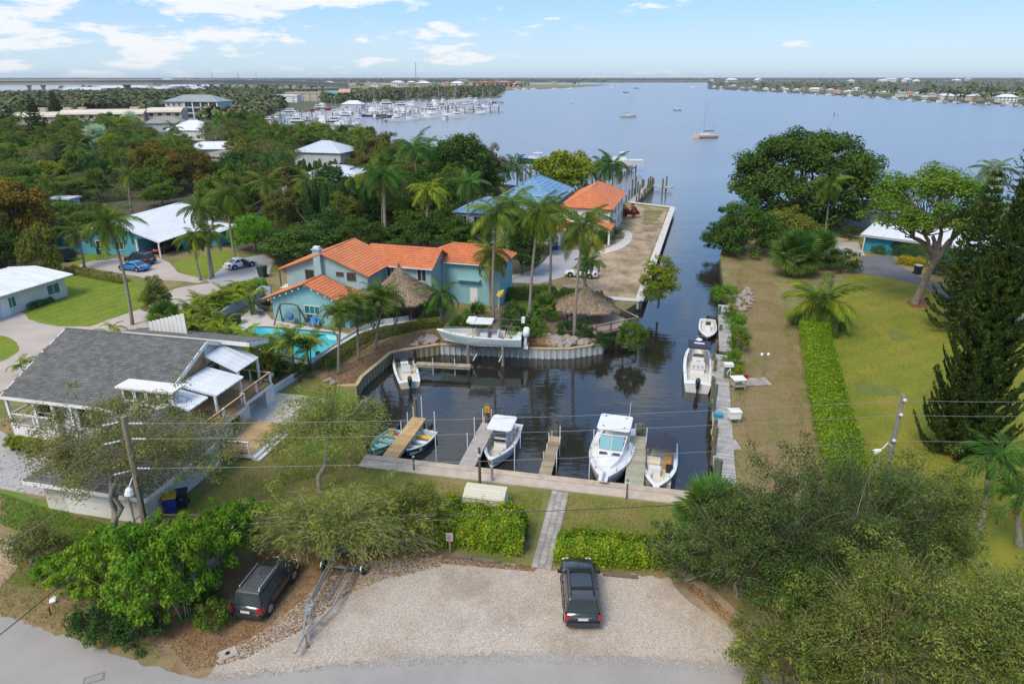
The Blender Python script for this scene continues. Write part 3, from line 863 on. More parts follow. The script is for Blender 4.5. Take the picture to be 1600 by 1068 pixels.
def fronds(kind):
 if kind in FR: return FR[kind]
 if kind=='coconut': r=[frond_mesh('frond',3.3,R(a),24,.95,.11,h,m,seed=i) for i,(a,h,m) in enumerate([(65,.5,L_PALM),(100,.8,L_PALM),(125,1.1,L_PALM),(80,.6,L_PALMY)])]
 elif kind=='coconut_dark': r=[frond_mesh('frond',3.2,R(a),24,.95,.11,h,L_PALMD,seed=10+i) for i,(a,h) in enumerate([(65,.5),(100,.8),(125,1.1)])]
 elif kind=='coconut_low': r=[frond_mesh('frond',4.2,R(a),34,1.15,.12,h,m,seed=40+i) for i,(a,h,m) in enumerate([(60,.35,L_PALM),(90,.55,L_PALMY),(105,.8,L_PALM)])]
 elif kind=='royal': r=[frond_mesh('frond',3.6,R(a),26,.9,.12,h,L_PALMD,seed=20+i,plume=True) for i,(a,h) in enumerate([(70,.5),(105,.9),(125,1.0)])]
 elif kind=='royal_lime': r=[frond_mesh('frond',3.0,R(a),24,.8,.12,h,L_PALMY,seed=25+i,plume=True) for i,(a,h) in enumerate([(70,.4),(100,.7),(115,.9)])]
 elif kind=='foxtail': r=[frond_mesh('frond',2.2,R(a),24,.5,.09,.3,m,seed=30+i,plume=True) for i,(a,m) in enumerate([(75,L_PALM),(105,L_PALM),(125,L_PALM)])]
 elif kind=='areca': r=[frond_mesh('frond',1.9,R(a),18,.5,.085,.35,m,seed=35+i) for i,(a,m) in enumerate([(70,L_PALMY),(95,L_PALM),(110,L_PALMY)])]
 elif kind=='dry': r=[frond_mesh('dry_frond',2.4,R(60),14,.6,.07,1.2,L_PALMB,seed=50)]
 FR[kind]=r
 return r
def fan_mesh(name,m,r=0.95,n=22,span=R(250),fold=0.25,seed=0,pet=0.9):
 mb=MB(); rng=np.random.default_rng(seed)
 mb.tube([(0,0,0),(pet * .6,0,.1),(pet,0,0)],.02,3,cap=False)
 c=Vector((pet,0,0))
 for i in range(n):
  a0=-span/2+span*i/n; a1=a0+span/n * .86; am=(a0+a1)/2
  rr=r*(0.72 + .28*math.cos(am * .6))*(.9 + .2*rng.random())
  z=-fold*rr*(abs(am)/(span/2)) * .6
  f=lambda a,q,zz: (c.x+math.cos(a)*q,math.sin(a)*q,zz)
  n0=len(mb.v)
  mb.v+=[tuple(c),f(a0,rr * .6,z * .5 + .03),f(am,rr,z-fold*rr * .5),f(a1,rr * .6,z * .5)]
  mb.f+=[(n0,n0+1,n0+2,n0+3)]; mb.mi+=[0]
 return mb.mesh(name,m)
FANS={'sabal': [fan_mesh('fan_leaf',L_PALM,seed=1),fan_mesh('fan_leaf',L_PALMD,seed=2)], 'bismarck': [fan_mesh('fan_leaf',L_BISM,1.3,seed=3)], 'palmetto': [fan_mesh('fan_leaf',L_PALM,1.0,26,seed=4),fan_mesh('fan_leaf',L_PALMD,1.0,26,seed=5)]}
def trunk_mesh(top,r0,r1,m,curve=0.0,seg=8,bulge=0.0):
 mb=MB()
 pts=[]; rad=[]
 rings=14
 for i in range(rings+1):
  t=i/rings
  p=Vector(top)*t
  p.x+=-math.sin(PI*t)*curve * .7*(1 if top[0]>0 else -1)
  pts.append(p-Vector((0,0,.1*(i==0)))); rad.append(r0+(r1-r0)*t+(0.05*(1-t)**6)+bulge*math.sin(PI*t)+(.012 if i % 2 else 0))
 mb.tube(pts,rad,seg)
 return mb.mesh('palm_trunk',m,True)
def crown_joined(kind,n,seed,size=1.0,lo=-25,hi=80):
 """all fronds of one far palm in one crown mesh"""
 key=('cj',kind,n,seed)
 if key in FR: return FR[key]
 rng=np.random.default_rng(seed)
 mb=MB(); ms=fronds(kind)
 for i in range(n):
  q=(i + .5)/n
  e=R(hi+(lo-hi)*q ** .8+rng.normal()*6); az=i*2.399+rng.normal() * .2
  me=ms[int(rng.integers(len(ms)))]
  M=Euler((rng.normal() * .2,-e,az)).to_matrix()
  vs=[M @ v.co for v in me.vertices]
  mb.faces(vs,[tuple(p.vertices) for p in me.polygons])
 FR[key]=mb.mesh('palm_crown',ms[0].materials[0])
 return FR[key]
def palm(label,base,crown,kind='coconut',size=1.0,n=20,group=None,joined=False,curve=0.3,dry=2,r=(0.17,0.12),cat='palm tree',name='coconut_palm',seed=None):
 """feather palm: base = pixel of its foot (or a place), crown = pixel of its crown centre"""
 B=G(*base) if len(base)==2 else Vector(base)
 if len(crown)==2:
  T=AT(crown[0],crown[1],B.y)
 else: T=Vector(crown)
 o=thing(name,label,cat,B,0,group)
 rng=np.random.default_rng(int(abs(B.x*13+B.y*7)) if seed is None else seed)
 top=T-B
 put('trunk',trunk_mesh(top,r[0],r[1],PTRUNK if kind!='royal' else BARKG,curve),o)
 if kind.startswith('royal') or kind=='foxtail':
  mb=MB(); h=1.5*size if kind!='foxtail' else .7*size
  mb.tube([top-Vector((0,0,.1)),top+Vector((0,0,h * .3)),top+Vector((0,0,h))],[r[1]*1.25,r[1]*1.35,r[1] * .7],8)
  put('crownshaft',mb.mesh('crownshaft',PSHAFT,True),o)
  top=top+Vector((0,0,h * .95))
 lo,hi=(-32,80) if kind.startswith('coconut') else ((-5,75) if kind.startswith('royal') else (0,80))
 if joined:
  c=put('crown',crown_joined(kind,n,int(rng.integers(4)),1,lo,hi),o,top,(0,0,rng.random()*6.28),(size,)*3)
 else:
  ms=fronds(kind)
  for i in range(n):
   q=(i + .5)/n
   e=R(hi+(lo-hi)*q ** .8+rng.normal()*6); az=i*2.399+rng.normal() * .2
   sc=size*(0.85 + .3*rng.random())*(0.8 if q<.15 else 1)
   idx=min(len(ms)-1,int(q*3+rng.random() * .8)) if rng.random()<.8 else int(rng.integers(len(ms)))
   put('frond',ms[idx],o,top,(rng.normal() * .25,-e,az),(sc,)*3)
  for i in range(dry):
   put('dry_frond',fronds('dry')[0],o,top-Vector((0,0,.1)),(rng.normal() * .2,R(48+rng.random()*20),rng.random()*6.28),(size * .9,)*3)
  if kind=='coconut':
   mb=MB()
   for k in range(6):
    a=rng.random()*6.28
    mb.ell((math.cos(a) * .3,math.sin(a) * .3,-.25+rng.normal() * .08),(.13,.13,.16),7,5)
   put('coconuts',mb.mesh('coconuts',WOODB,True),o,top)
 return o
def fan_palm(label,base,trunk_h,kind='sabal',size=1.0,n=30,group=None,r=.2,cat='palm tree',name='fan_palm',joined=False,lean=(0,0)):
 B=G(*base) if len(base)==2 else Vector(base)
 o=thing(name,label,cat,B,0,group)
 rng=np.random.default_rng(int(abs(B.x*11+B.y*5)))
 top=Vector((lean[0],lean[1],max(trunk_h,.15)))
 put('trunk',trunk_mesh(top,r,r * .85,PTRUNK),o)
 ms=FANS[kind]
 if joined:
  mb=MB()
 for i in range(n):
  q=(i + .5)/n
  e=R(85-125*q+rng.normal()*7); az=i*2.399+rng.normal() * .25
  s=size*(.85 + .3*rng.random())
  me=ms[int(rng.integers(len(ms)))]
  if joined:
   M=Euler((rng.normal() * .3,-e,az)).to_matrix()*s
   mb.faces([M @ v.co+top for v in me.vertices],[tuple(p.vertices) for p in me.polygons])
  else:
   put('fan_leaf',me,o,top,(rng.normal() * .3,-e,az),(s,)*3)
 if joined: put('crown',mb.mesh('crown',ms[0].materials[0]),o)
 return o
def areca(label,base,size=1.0,stems=5,n=26,group=None,kind='areca',spread=.5,h=1.6,cat='palm',name='clump_palm'):
 B=G(*base) if len(base)==2 else Vector(base)
 o=thing(name,label,cat,B,0,group)
 rng=np.random.default_rng(int(abs(B.x*17+B.y*3)))
 ms=fronds(kind)
 tops=[]
 mb=MB()
 for k in range(stems):
  a=rng.random()*6.28; rr=spread*size*(.3+rng.random())
  t=Vector((math.cos(a)*rr,math.sin(a)*rr,h*size*(.6 + .6*rng.random())))
  mb.tube([(t.x * .3,t.y * .3,-.05),t * .6,t],[.06*size,.05*size,.045*size],5); tops.append(t)
 put('stems',mb.mesh('stems',PSHAFT,True),o)
 for i in range(n):
  t=tops[i % stems]
  e=R(75-70*rng.random()); az=rng.random()*6.28
  put('frond',ms[int(rng.integers(len(ms)))],o,t,(rng.normal() * .25,-e,az),(size*(.7 + .4*rng.random()),)*3)
 return o
def twig_tree(rng,branches,rad,ctr,root,per,ln,wd,align=0.7,start=0.25,sag=0.15,zmin=-0.5,tw=0.018,jit=0.12,shell=0.75):
 """long branches from root to an uneven shell, dressed with leaves or needles; returns leaf V,F and a twig builder"""
 rad=np.array(rad); ctr=np.array(ctr); root=np.array(root,float)
 D=sphere_dirs(branches,rng,zmin)
 ends=ctr+D*rad*(shell+(1.15-shell)*rng.random(branches))[:,None]
 mb=MB(); Cs=[]; Ts=[]
 for e in ends:
  r0=root+rng.normal(size=3)*rad*0.10
  mid=(r0+e)/2+rng.normal(size=3)*rad*0.12+np.array([0,0,rad[2] * .25])
  L=np.linalg.norm(e-r0)
  t=np.linspace(0,1,8)[:,None]
  P=(1-t)**2*r0+2*t*(1-t)*mid+t**2*e
  P[:,2]-=sag*L*t[:,0]**3
  mb.tube([tuple(p) for p in P],[tw*2.2*(1-i/8.5) + .004 for i in range(8)],3,cap=False)
  u=start+(1-start)*rng.random(per) ** .8
  k=np.minimum(6,(u*7).astype(int)); f=(u*7-k)[:,None]
  C=P[k]*(1-f)+P[k+1]*f+rng.normal(size=(per,3))*jit*(0.4+u[:,None])
  T=unit(P[k+1]-P[k])*align+rng.normal(size=(per,3))*(1-align) * .9
  Cs.append(C); Ts.append(T)
 C=np.concatenate(Cs); T=np.concatenate(Ts)
 N=rng.normal(size=C.shape)+np.array([0,0,.8])
 V,Fq=leaf_quads(C,N,ln,wd,rng,T)
 return V,Fq,mb
PROTO={}
PROTO['a']=tree_proto('broad',1,9000,(4.2,4.2,3.4),2.6,.22,clumps=80,cr=.27,ln=.40,wd=.24,zmin=-.6)
PROTO['b']=tree_proto('broad',2,9000,(4.6,4.0,3.0),2.4,.2,clumps=64,cr=.30,ln=.40,wd=.24,lump=.3,zmin=-.6)
PROTO['c']=tree_proto('broad',3,9000,(3.8,4.4,3.9),2.8,.24,clumps=90,cr=.24,ln=.38,wd=.22,zmin=-.6)
PROTO['dome']=tree_proto('dome',4,9500,(4.5,4.5,3.2),1.6,.3,clumps=110,cr=.22,ln=.38,wd=.22,shell=(.8,1.0),zmin=-.45,lump=.1)
PROTO['bare']=tree_proto('bare',5,4200,(4.5,4.5,3.2),3.0,.2,clumps=50,cr=.3,ln=.28,wd=.12,limbs=40,bark=BARKG,lump=.35)
PROTO['tall']=tree_proto('tall',6,7000,(2.8,2.8,4.6),2.2,.2,clumps=70,cr=.30,ln=.38,wd=.22,zmin=-.7)
PROTO['bush']=tree_proto('bush',7,2600,(1.3,1.3,1.0),.25,.05,clumps=34,cr=.32,ln=.16,wd=.09,zmin=-.6,multi=2)
PROTO['shrub']=tree_proto('shrub',8,2000,(1.0,1.1,.8),.2,.04,clumps=26,cr=.36,ln=.15,wd=.085,zmin=-.6,multi=2)
PROTO['mound']=tree_proto('mound',17,11000,(4.4,4.2,3.4),.6,.12,clumps=130,cr=.2,ln=.34,wd=.2,shell=(.7,1.02),zmin=-.55,lump=.16,multi=3)
def column_proto(seed):
 rng=np.random.default_rng(seed)
 n=3200
 z=rng.random(n); t=rng.random(n)*6.28
 rr=(1-z) ** .6 * .95*(0.45 + .6*rng.random(n))*(1 + .25*np.sin(t*3+z*9)) + .08
 C=np.stack([rr*np.cos(t),rr*np.sin(t),.4+z*7.2],1)
 N=np.stack([np.cos(t),np.sin(t),.6+0*t],1)+rng.normal(size=(n,3)) * .4
 T=np.stack([np.cos(t) * .3,np.sin(t) * .3,-1+0*t],1)+rng.normal(size=(n,3)) * .3
 V,Fq=leaf_quads(C,N,.42,.13,rng,T)
 mb=MB(); mb.tube([(0,0,-.1),(0,0,4),(0,0,7)],[.12,.08,.02],6)
 return mb.mesh('column_trunk',BARK,True),npmesh('column_crown',V,Fq,L_DEEP)
PROTO['column']=column_proto(9)
PROTO['column2']=column_proto(10)
def conifer_proto(seed,H=14.0,Rb=3.6,tiers=20,per=8,needles=95,up=.25):
 """island pine: whorls of up-curved limbs in tiers, each limb a rope of needles"""
 rng=np.random.default_rng(seed)
 mb=MB(); mb.tube([(0,0,-.2),(0,0,H * .5),(0,0,H)],[.28,.16,.03],8)
 Cs=[]; Ts=[]
 for i in range(tiers):
  q=i/(tiers-1)
  z0=1.2+(H-1.6)*q ** .95
  Lb=Rb*(1-q) ** .75*(.85 + .25*rng.random()) + .3
  for k in range(per):
   a=2*PI*(k+rng.random() * .6)/per+i * .5
   L=Lb*(.75 + .4*rng.random())
   K=6
   P=np.array([[math.cos(a)*L*s,math.sin(a)*L*s,z0 - .22*L*math.sin(PI*s * .8)+up*L*s**3] for s in np.linspace(0,1,K)])
   mb.tube([tuple(p) for p in P],[.05*(1-j/6.5) + .008 for j in range(K)],3,cap=False)
   m=max(14,int(needles*L/Rb))
   u=.12 + .88*rng.random(m) ** .8
   kk=np.minimum(K-2,(u*(K-1)).astype(int)); f=(u*(K-1)-kk)[:,None]
   base=P[kk]*(1-f)+P[kk+1]*f
   side=np.array([-math.sin(a),math.cos(a),0])
   lat=rng.normal(size=m)[:,None] * .33*(1 - .5*u[:,None])
   C=base+side*lat+np.array([0,0,1])*(rng.random((m,1)) * .22 - .04)
   T=unit(P[kk+1]-P[kk]) * .7+side*np.sign(lat) * .7+rng.normal(size=(m,3)) * .25+np.array([0,0,.3])
   Cs.append(C); Ts.append(T)
 C=np.concatenate(Cs); T=np.concatenate(Ts)
 V,Fq=leaf_quads(C,rng.normal(size=C.shape)+np.array([0,0,1.0]),.5,.16,rng,T)
 return mb.mesh('pine_trunk',BARK,True),npmesh('pine_crown',V,Fq,L_NORF)
PROTO['pine']=conifer_proto(21)
# --- building helpers
class Frame:
 """a building's own axes: x along its front, y away from the street"""
 def __init__(s,O,rz):
  s.O=Vector((O[0],O[1],0)); s.rz=rz
  s.ex=Vector((math.cos(rz),math.sin(rz),0)); s.ey=Vector((-math.sin(rz),math.cos(rz),0))
 def l(s,p):
  d=Vector(p)-s.O
  return Vector((d.dot(s.ex),d.dot(s.ey),p[2]))
 def at(s,px,py,z): return s.l(G(px,py,z))
 def onY(s,px,py,ly):
  lo,hi=-2.0,26.0
  for _ in range(40):
   m=(lo+hi)/2
   if s.at(px,py,m).y>ly: lo=m
   else: hi=m
  return s.at(px,py,lo).x,lo
 def onX(s,px,py,lx):
  best=min(((abs(s.at(px,py,z * .05).x-lx),z * .05) for z in range(0,300)))
  p=s.at(px,py,best[1]); return p.y,best[1]
def house(name,label,cat,O,rz,group=None):
 f=Frame(O,rz)
 return thing(name,label,cat,(O[0],O[1],0),rz,group),f
def inpoly(u,v,poly):
 c=False; n=len(poly); j=n-1
 for i in range(n):
  if (poly[i][1]>v)!=(poly[j][1]>v) and u<(poly[j][0]-poly[i][0])*(v-poly[i][1])/(poly[j][1]-poly[i][1])+poly[i][0]: c=not c
  j=i
 return c
def roof_face(parent,poly,style,m,name=None,w=None,l=None):
 """one pitched roof face (first edge = eave); base plane and its tiles / shingles / seams"""
 P=[Vector(p) for p in poly]
 u=(P[1]-P[0]).normalized()
 n=Vector((0,0,0))
 for i in range(1,len(P)-1): n+=(P[i]-P[0]).cross(P[i+1]-P[0])
 n.normalize()
 if n.z<0: n=-n
 v=n.cross(u)
 if v.z<0: v=-v
 uv=[((p-P[0]).dot(u),(p-P[0]).dot(v)) for p in P]
 mb=MB()
 at=lambda a,b,h: P[0]+u*a+v*b+n*h
 rng=random.Random(int(P[0].x*10+P[0].y))
 umin,umax=min(a for a,b in uv),max(a for a,b in uv); vmax=max(b for a,b in uv); vmin=min(b for a,b in uv)
 if style=='tile':
  w=w or .30; l=l or .42
  for j in range(int((vmax-vmin)/l)+1):
   for i in range(int((umax-umin)/w)+1):
    a=umin+i*w; b=vmin+j*l
    if not inpoly(a+w/2,b+l/2,uv): continue
    z0=.095+rng.random() * .012; z1=.03
    q=[at(a,b - .04,.012),at(a+w * .25,b - .04,z0),at(a+w * .75,b - .04,z0),at(a+w,b - .04,.012),
      at(a,b+l,.004),at(a+w * .25,b+l,z1),at(a+w * .75,b+l,z1),at(a+w,b+l,.004)]
    mb.faces(q,[(0,1,5,4),(1,2,6,5),(2,3,7,6),(0,3,2,1)])
 elif style=='shingle':
  w=w or .42; l=l or .24
  for j in range(int((vmax-vmin)/l)+1):
   off=rng.random()*w
   for i in range(-1,int((umax-umin)/w)+1):
    a=umin+i*w+off; b=vmin+j*l
    if not inpoly(a+w/2,b+l/2,uv): continue
    h=.03+rng.random() * .015
    q=[at(a,b - .02,h),at(a+w * .97,b - .02,h),at(a+w * .97,b+l,.006),at(a,b+l,.006),at(a,b - .02,.002),at(a+w * .97,b - .02,.002)]
    mb.faces(q,[(0,1,2,3),(4,5,1,0)])
 elif style=='seam':
  w=w or .5
  k=int((umax-umin)/w)
  for i in range(k+1):
   a=umin+i*(umax-umin)/max(1,k)
   vs=[b * .1*(vmax-vmin)/1+vmin for b in range(11)]
   ins=[b for b in vs if inpoly(min(max(a,umin + .03),umax - .03),min(max(b,vmin + .02),vmax - .02),uv)]
   if len(ins)>1:
    mb.beam(at(a,ins[0],.03),at(a,ins[-1],.03),.045,.07,n)
 base=MB(); base.face(P if (P[1]-P[0]).cross(P[2]-P[0]).z>0 else P[::-1])
 low=[p-n * .12 for p in P]
 base.face(low if (P[1]-P[0]).cross(P[2]-P[0]).z<0 else low[::-1])
 for i in range(len(P)):
  j=(i+1) % len(P); base.face([low[i],low[j],P[j],P[i]])
 r=base.build(name or 'roof',m,parent)
 if mb.v:
  nm={'tile': 'roof_tiles', 'shingle': 'shingles', 'seam': 'standing_seams'}[style]
  mb.build(nm,m,r,kind='stuff')
 return r
def gable_roof(parent,x0,x1,y0,y1,z,zr,axis,style,m,over=.45,skip=(),ridge=None,w=None,l=None):
 """axis 'y': ridge runs along y. Returns the eave height drop used for the overhang"""
 if axis=='y':
  xm=ridge if ridge is not None else (x0+x1)/2
  s0=(zr-z)/(xm-x0); s1=(zr-z)/(x1-xm)
  a,b=y0-over,y1+over*('back' not in skip)
  if 'left' not in skip: roof_face(parent,[(x0-over,b,z-over*s0),(x0-over,a,z-over*s0),(xm,a,zr),(xm,b,zr)],style,m,w=w,l=l)
  if 'right' not in skip: roof_face(parent,[(x1+over,a,z-over*s1),(x1+over,b,z-over*s1),(xm,b,zr),(xm,a,zr)],style,m,w=w,l=l)
  cap=[(xm,a,zr + .03),(xm,b,zr + .03)]
 else:
  ym=ridge if ridge is not None else (y0+y1)/2
  s0=(zr-z)/(ym-y0); s1=(zr-z)/(y1-ym)
  a,b=x0-over*('left' not in skip),x1+over*('right' not in skip)
  if 'front' not in skip: roof_face(parent,[(a,y0-over,z-over*s0),(b,y0-over,z-over*s0),(b,ym,zr),(a,ym,zr)],style,m,w=w,l=l)
  if 'back' not in skip: roof_face(parent,[(b,y1+over,z-over*s1),(a,y1+over,z-over*s1),(a,ym,zr),(b,ym,zr)],style,m,w=w,l=l)
  cap=[(a,ym,zr + .03),(b,ym,zr + .03)]
 mb=MB(); mb.tube(cap,.11,6)
 mb.build('ridge_cap',m,parent)
def hip_roof(parent,x0,x1,y0,y1,z,zr,style,m,over=.5,w=None,l=None,seg=True):
 x0-=over; x1+=over; y0-=over; y1+=over
 W_,D_=x1-x0,y1-y0
 h=min(W_,D_)/2
 if W_>=D_: r0,r1=(x0+h,(y0+y1)/2,zr),(x1-h - .01,(y0+y1)/2,zr)
 else: r0,r1=((x0+x1)/2,y0+h,zr),((x0+x1)/2,y1-h - .01,zr)
 c=[(x0,y0,z),(x1,y0,z),(x1,y1,z),(x0,y1,z)]
 if W_>=D_: fs=[[c[0],c[1],r1,r0],[c[1],c[2],r1],[c[2],c[3],r0,r1],[c[3],c[0],r0]]
 else: fs=[[c[0],c[1],r0],[c[1],c[2],r1,r0],[c[2],c[3],r1],[c[3],c[0],r0,r1]]
 for f in fs: roof_face(parent,f,style,m,w=w,l=l)
 mb=MB()
 up=Vector((0,0,.03))
 mb.tube([Vector(r0)+up,Vector(r1)+up],.1,5)
 for q in c:
  r=r0 if (Vector(q)-Vector(r0)).length<(Vector(q)-Vector(r1)).length else r1
  mb.tube([Vector(q)+up,Vector(r)+up],.1,5)
 mb.build('hip_caps',m,parent)
def walls(parent,x0,x1,y0,y1,z0,z1,m,name='wall',gable=None):
 mb=MB(); mb.box(x0,x1,y0,y1,z0,z1)
 if gable:
  ax,zr=gable[0],gable[1]
  xm=gable[2] if len(gable)>2 else None
  if ax=='y':
   xm=(x0+x1)/2 if xm is None else xm
   for y,o in ((y0,1),(y1,-1)):
    t=[(x0,y,z1),(x1,y,z1),(xm,y,zr)]
    mb.face(t if o>0 else t[::-1])
  else:
   ym=(y0+y1)/2 if xm is None else xm
   for x,o in ((x0,-1),(x1,1)):
    t=[(x,y0,z1),(x,y1,z1),(x,ym,zr)]
    mb.face(t if o>0 else t[::-1])
 return mb.build(name,m,parent)
WIN_CACHE={}
def window(parent,x,y,z,ang,w,h,glass=GLASS,frame=WHITE,bars=1,name='window'):
 """a framed window centred at x,y,z; ang 0 faces -y, 90 faces +x"""
 key=(round(w,2),round(h,2),glass.name,frame.name,bars)
 if key not in WIN_CACHE:
  f=MB(); t=.07
  f.box(-w/2-t,w/2+t,-.06,.02,h/2,h/2+t); f.box(-w/2-t,w/2+t,-.10,.02,-h/2-t,-h/2)
  f.box(-w/2-t,-w/2,-.06,.02,-h/2,h/2); f.box(w/2,w/2+t,-.06,.02,-h/2,h/2)
  for i in range(bars):
   xx=-w/2+w*(i+1)/(bars+1); f.box(xx - .025,xx + .025,-.05,.0,-h/2,h/2)
  p=MB(); p.box(-w/2,w/2,-.025,-.005,-h/2,h/2)
  WIN_CACHE[key]=(f.mesh('window_frame',frame),p.mesh('pane',glass))
 a,b=WIN_CACHE[key]
 o=put(name,a,parent,(x,y,z),(0,0,ang))
 put('pane',b,o)
 return o
def door(parent,x,y,z0,ang,w,h,m=WHITE):
 mb=MB(); mb.box(-w/2,w/2,-.05,.02,0,h)
 for i in range(2): mb.box(-w * .35,w * .35,-.07,-.05,h*(.1 + .45*i),h*(.45 + .45*i))
 o=mb.build('door',m,parent,loc=(x,y,z0),rz=ang)
 k=MB(); k.ell((w * .38,-.1,h * .46),(.04,.04,.04),6,4); k.build('handle',STEEL,o)
 return o
POSTM={}
def railing(parent,pts,z,h=1.0,step=.14,post=WHITE,cap=WOODN,bal=BLACK,name='railing',every=1.8):
 cp=MB(); bl=MB()
 for i in range(len(pts)-1):
  p=Vector((*pts[i],z)); q=Vector((*pts[i+1],z))
  cp.beam(p+Vector((0,0,h)),q+Vector((0,0,h)),.14,.05)
 r=cp.build(name,cap,parent)
 if (post.name,h) not in POSTM:
  m=MB(); m.cbox((0,0,h/2 - .02),(.11,.11,h + .1)); POSTM[(post.name,h)]=m.mesh('rail_post',post)
 for i in range(len(pts)-1):
  p=Vector((*pts[i],z)); q=Vector((*pts[i+1],z)); d=q-p; L=d.length
  bl.beam(p+Vector((0,0,h - .1)),q+Vector((0,0,h - .1)),.05,.05); bl.beam(p+Vector((0,0,.1)),q+Vector((0,0,.1)),.05,.05)
  for k in range(1,int(L/step)):
   a=p+d*(k*step/L); bl.tube([a+Vector((0,0,.1)),a+Vector((0,0,h - .1))],.012,3,cap=False)
  n=max(1,round(L/every))
  for k in range(n+(i==len(pts)-2)):
   put('post',POSTM[(post.name,h)],r,p+d*(k/n))
 bl.build('balusters',bal,r,kind='stuff')
 return r
# === the grey shingled house in the left foreground
H,f=house('shingled_house', 'grey shingled house with white metal porch roofs and timber decks beside the boat basin', 'house',(-37.99,54.71),R(-12.9))
RZ,PIT=6.5,.428
EV=7.1
ez=RZ-PIT*EV
roof_face(H,[(-.1,-EV,ez),(10.2,-EV,ez),(13.5,-4.4,RZ-PIT*4.4),(13.5,0,RZ),(-.1,0,RZ)], 'shingle',SHING)
roof_face(H,[(13.5,4.2,RZ-PIT*4.2),(-.1,4.2,RZ-PIT*4.2),(-.1,0,RZ),(13.5,0,RZ)], 'shingle',SHING)
mb=MB(); mb.tube([(-.1,0,RZ + .03),(13.5,0,RZ + .03)],.08,5); mb.build('ridge_cap',SHING,H)
mb=MB()
mb.beam((13.56,0,RZ - .14),(13.56,-5.6,RZ-PIT*5.6 - .14),.08,.3); mb.beam((-.16,0,RZ - .14),(-.16,-EV,ez - .14),.08,.26)
mb.beam((13.56,0.05,RZ - .14),(13.56,4.2,RZ-PIT*4.2 - .14),.08,.3); mb.beam((-.2,-EV - .05,ez - .1),(10.2,-EV - .05,ez - .1),.08,.24)
mb.build('fascia',WHITE,H)
roof_face(H,[(4.0,4.4,5.35),(16.2,4.4,5.35),(16.2,1.6,6.05),(4.0,1.6,6.05)], 'shingle',SHING)
mb=MB(); mb.beam((16.26,4.4,5.15),(16.26,1.55,5.85),.08,.35); mb.beam((4,1.56,5.85),(16.2,1.56,5.85),.06,.35); mb.build('fascia',WHITE,H)
mb=MB()
for i in range(9): mb.box(5.6+i * .42,5.98+i * .42,3.0,3.06,5.2,6.55+i * .12)
mb.build('slatted_screen',WHITE,H,kind='stuff')
walls(H,4.6,13.2,-6.5,3.8,0,ez + .2,STUG)
mb=MB(); mb.face([(13.2,-6.2,RZ-PIT*6.2 - .15),(13.2,3.6,RZ-PIT*3.6 - .15),(13.2,0,RZ - .15)]); mb.face([(4.6,0,RZ - .15),(4.6,3.6,RZ-PIT*3.6 - .15),(4.6,-6.2,RZ-PIT*6.2 - .15)]); mb.build('gable',WHITE,H)
walls(H,-.0 + .6,4.58,-4.2,3.6,0,4.4,mat('wall_slate',(0.16,0.19,0.20),.8))
bm_=MB(); bm_.box(-.5,.5,-.02,.02,-.13,.13); board=bm_.mesh('gable_board',WOODN)
for i in range(9):
 z=RZ - .75-i * .275
 half=(RZ - .3-z)/PIT
 lo_=-min(half,4.9); hi_=-.15
 if hi_-lo_<.3: continue
 put('gable_board',board,H,(13.25,(lo_+hi_)/2,z),(0,0,R(90)),(hi_-lo_,1,1))
def porch_roof(poly,name='porch_roof'):
 r=roof_face(H,poly, 'seam',METALW,name=name,w=.55)
 return r
p=[f.at(332,585,4.8),f.at(370,563,4.8),f.at(321,536,6.1),f.at(320,575,6.0)]
p=[(16.4,-.6,4.35),(16.4,2.4,4.35),(13.6,2.4,5.5),(13.6,-.6,5.5)]
porch_roof(p)
porch_roof([(16.9,-4.2,3.95),(16.9,-.65,3.95),(13.6,-.65,4.5),(13.6,-4.2,4.5)])
porch_roof([(16.2,-6.4,3.75),(16.2,-4.25,3.75),(13.6,-4.25,4.2),(13.6,-6.4,4.2)])
mb=MB()
for x,y,z in [(16.3,2.3,4.3),(16.3,-.4,4.3),(16.7,-4.1,3.9),(16.0,-6.3,3.7),(16.75,-1.0,3.9)]: mb=MB(); mb.cbox((x,y,(2.0+z)/2),(.16,.16,z-2.0)); mb.build('porch_post',WHITE,H)
def deck(name,poly,z,th=.28,plank=WOODN,edge=WHITE,parent=None,lw=.28,ax=0):
 """boards laid one by one on a frame"""
 parent=parent or H
 mb=MB(); mb.prism(poly,z-th,z - .03); o=mb.build(name,edge,parent)
 xs=[q[0] for q in poly]; ys=[q[1] for q in poly]
 pb=MB()
 y=min(ys) + .02
 while y<max(ys)-lw * .5:
  cross=[]
  yc=y+lw/2
  for i in range(len(poly)):
   a,c=poly[i],poly[(i+1) % len(poly)]
   if (a[1]>yc)!=(c[1]>yc): cross.append(a[0]+(c[0]-a[0])*(yc-a[1])/(c[1]-a[1]))
  cross.sort()
  for i in range(0,len(cross)-1,2): pb.box(cross[i] + .01,cross[i+1] - .01,y,y+lw - .02,z - .03,z)
  y+=lw
 pb.build('deck_boards',plank,o,kind='stuff')
 return o
deck('upper_deck',[(13.2,-1.8),(17.3,-1.8),(17.3,2.6),(13.2,2.6)],2.05)
deck('upper_deck',[(13.2,-6.9),(17.6,-6.9),(17.6,-1.82),(13.2,-1.82)],2.02)
railing(H,[(13.4,2.5),(17.2,2.5),(17.2,-1.7),(17.5,-1.75),(17.5,-4.4)],2.05)
railing(H,[(17.5,-4.5),(17.5,-6.8),(13.4,-6.8)],2.02)
for x,y in [(17.0,2.3),(17.0,-1.4),(17.3,-4.3),(17.3,-6.6)]: mb=MB(); mb.cbox((x,y,.88),(.22,1.3,1.76)); mb.build('deck_pier',CREAM,H)
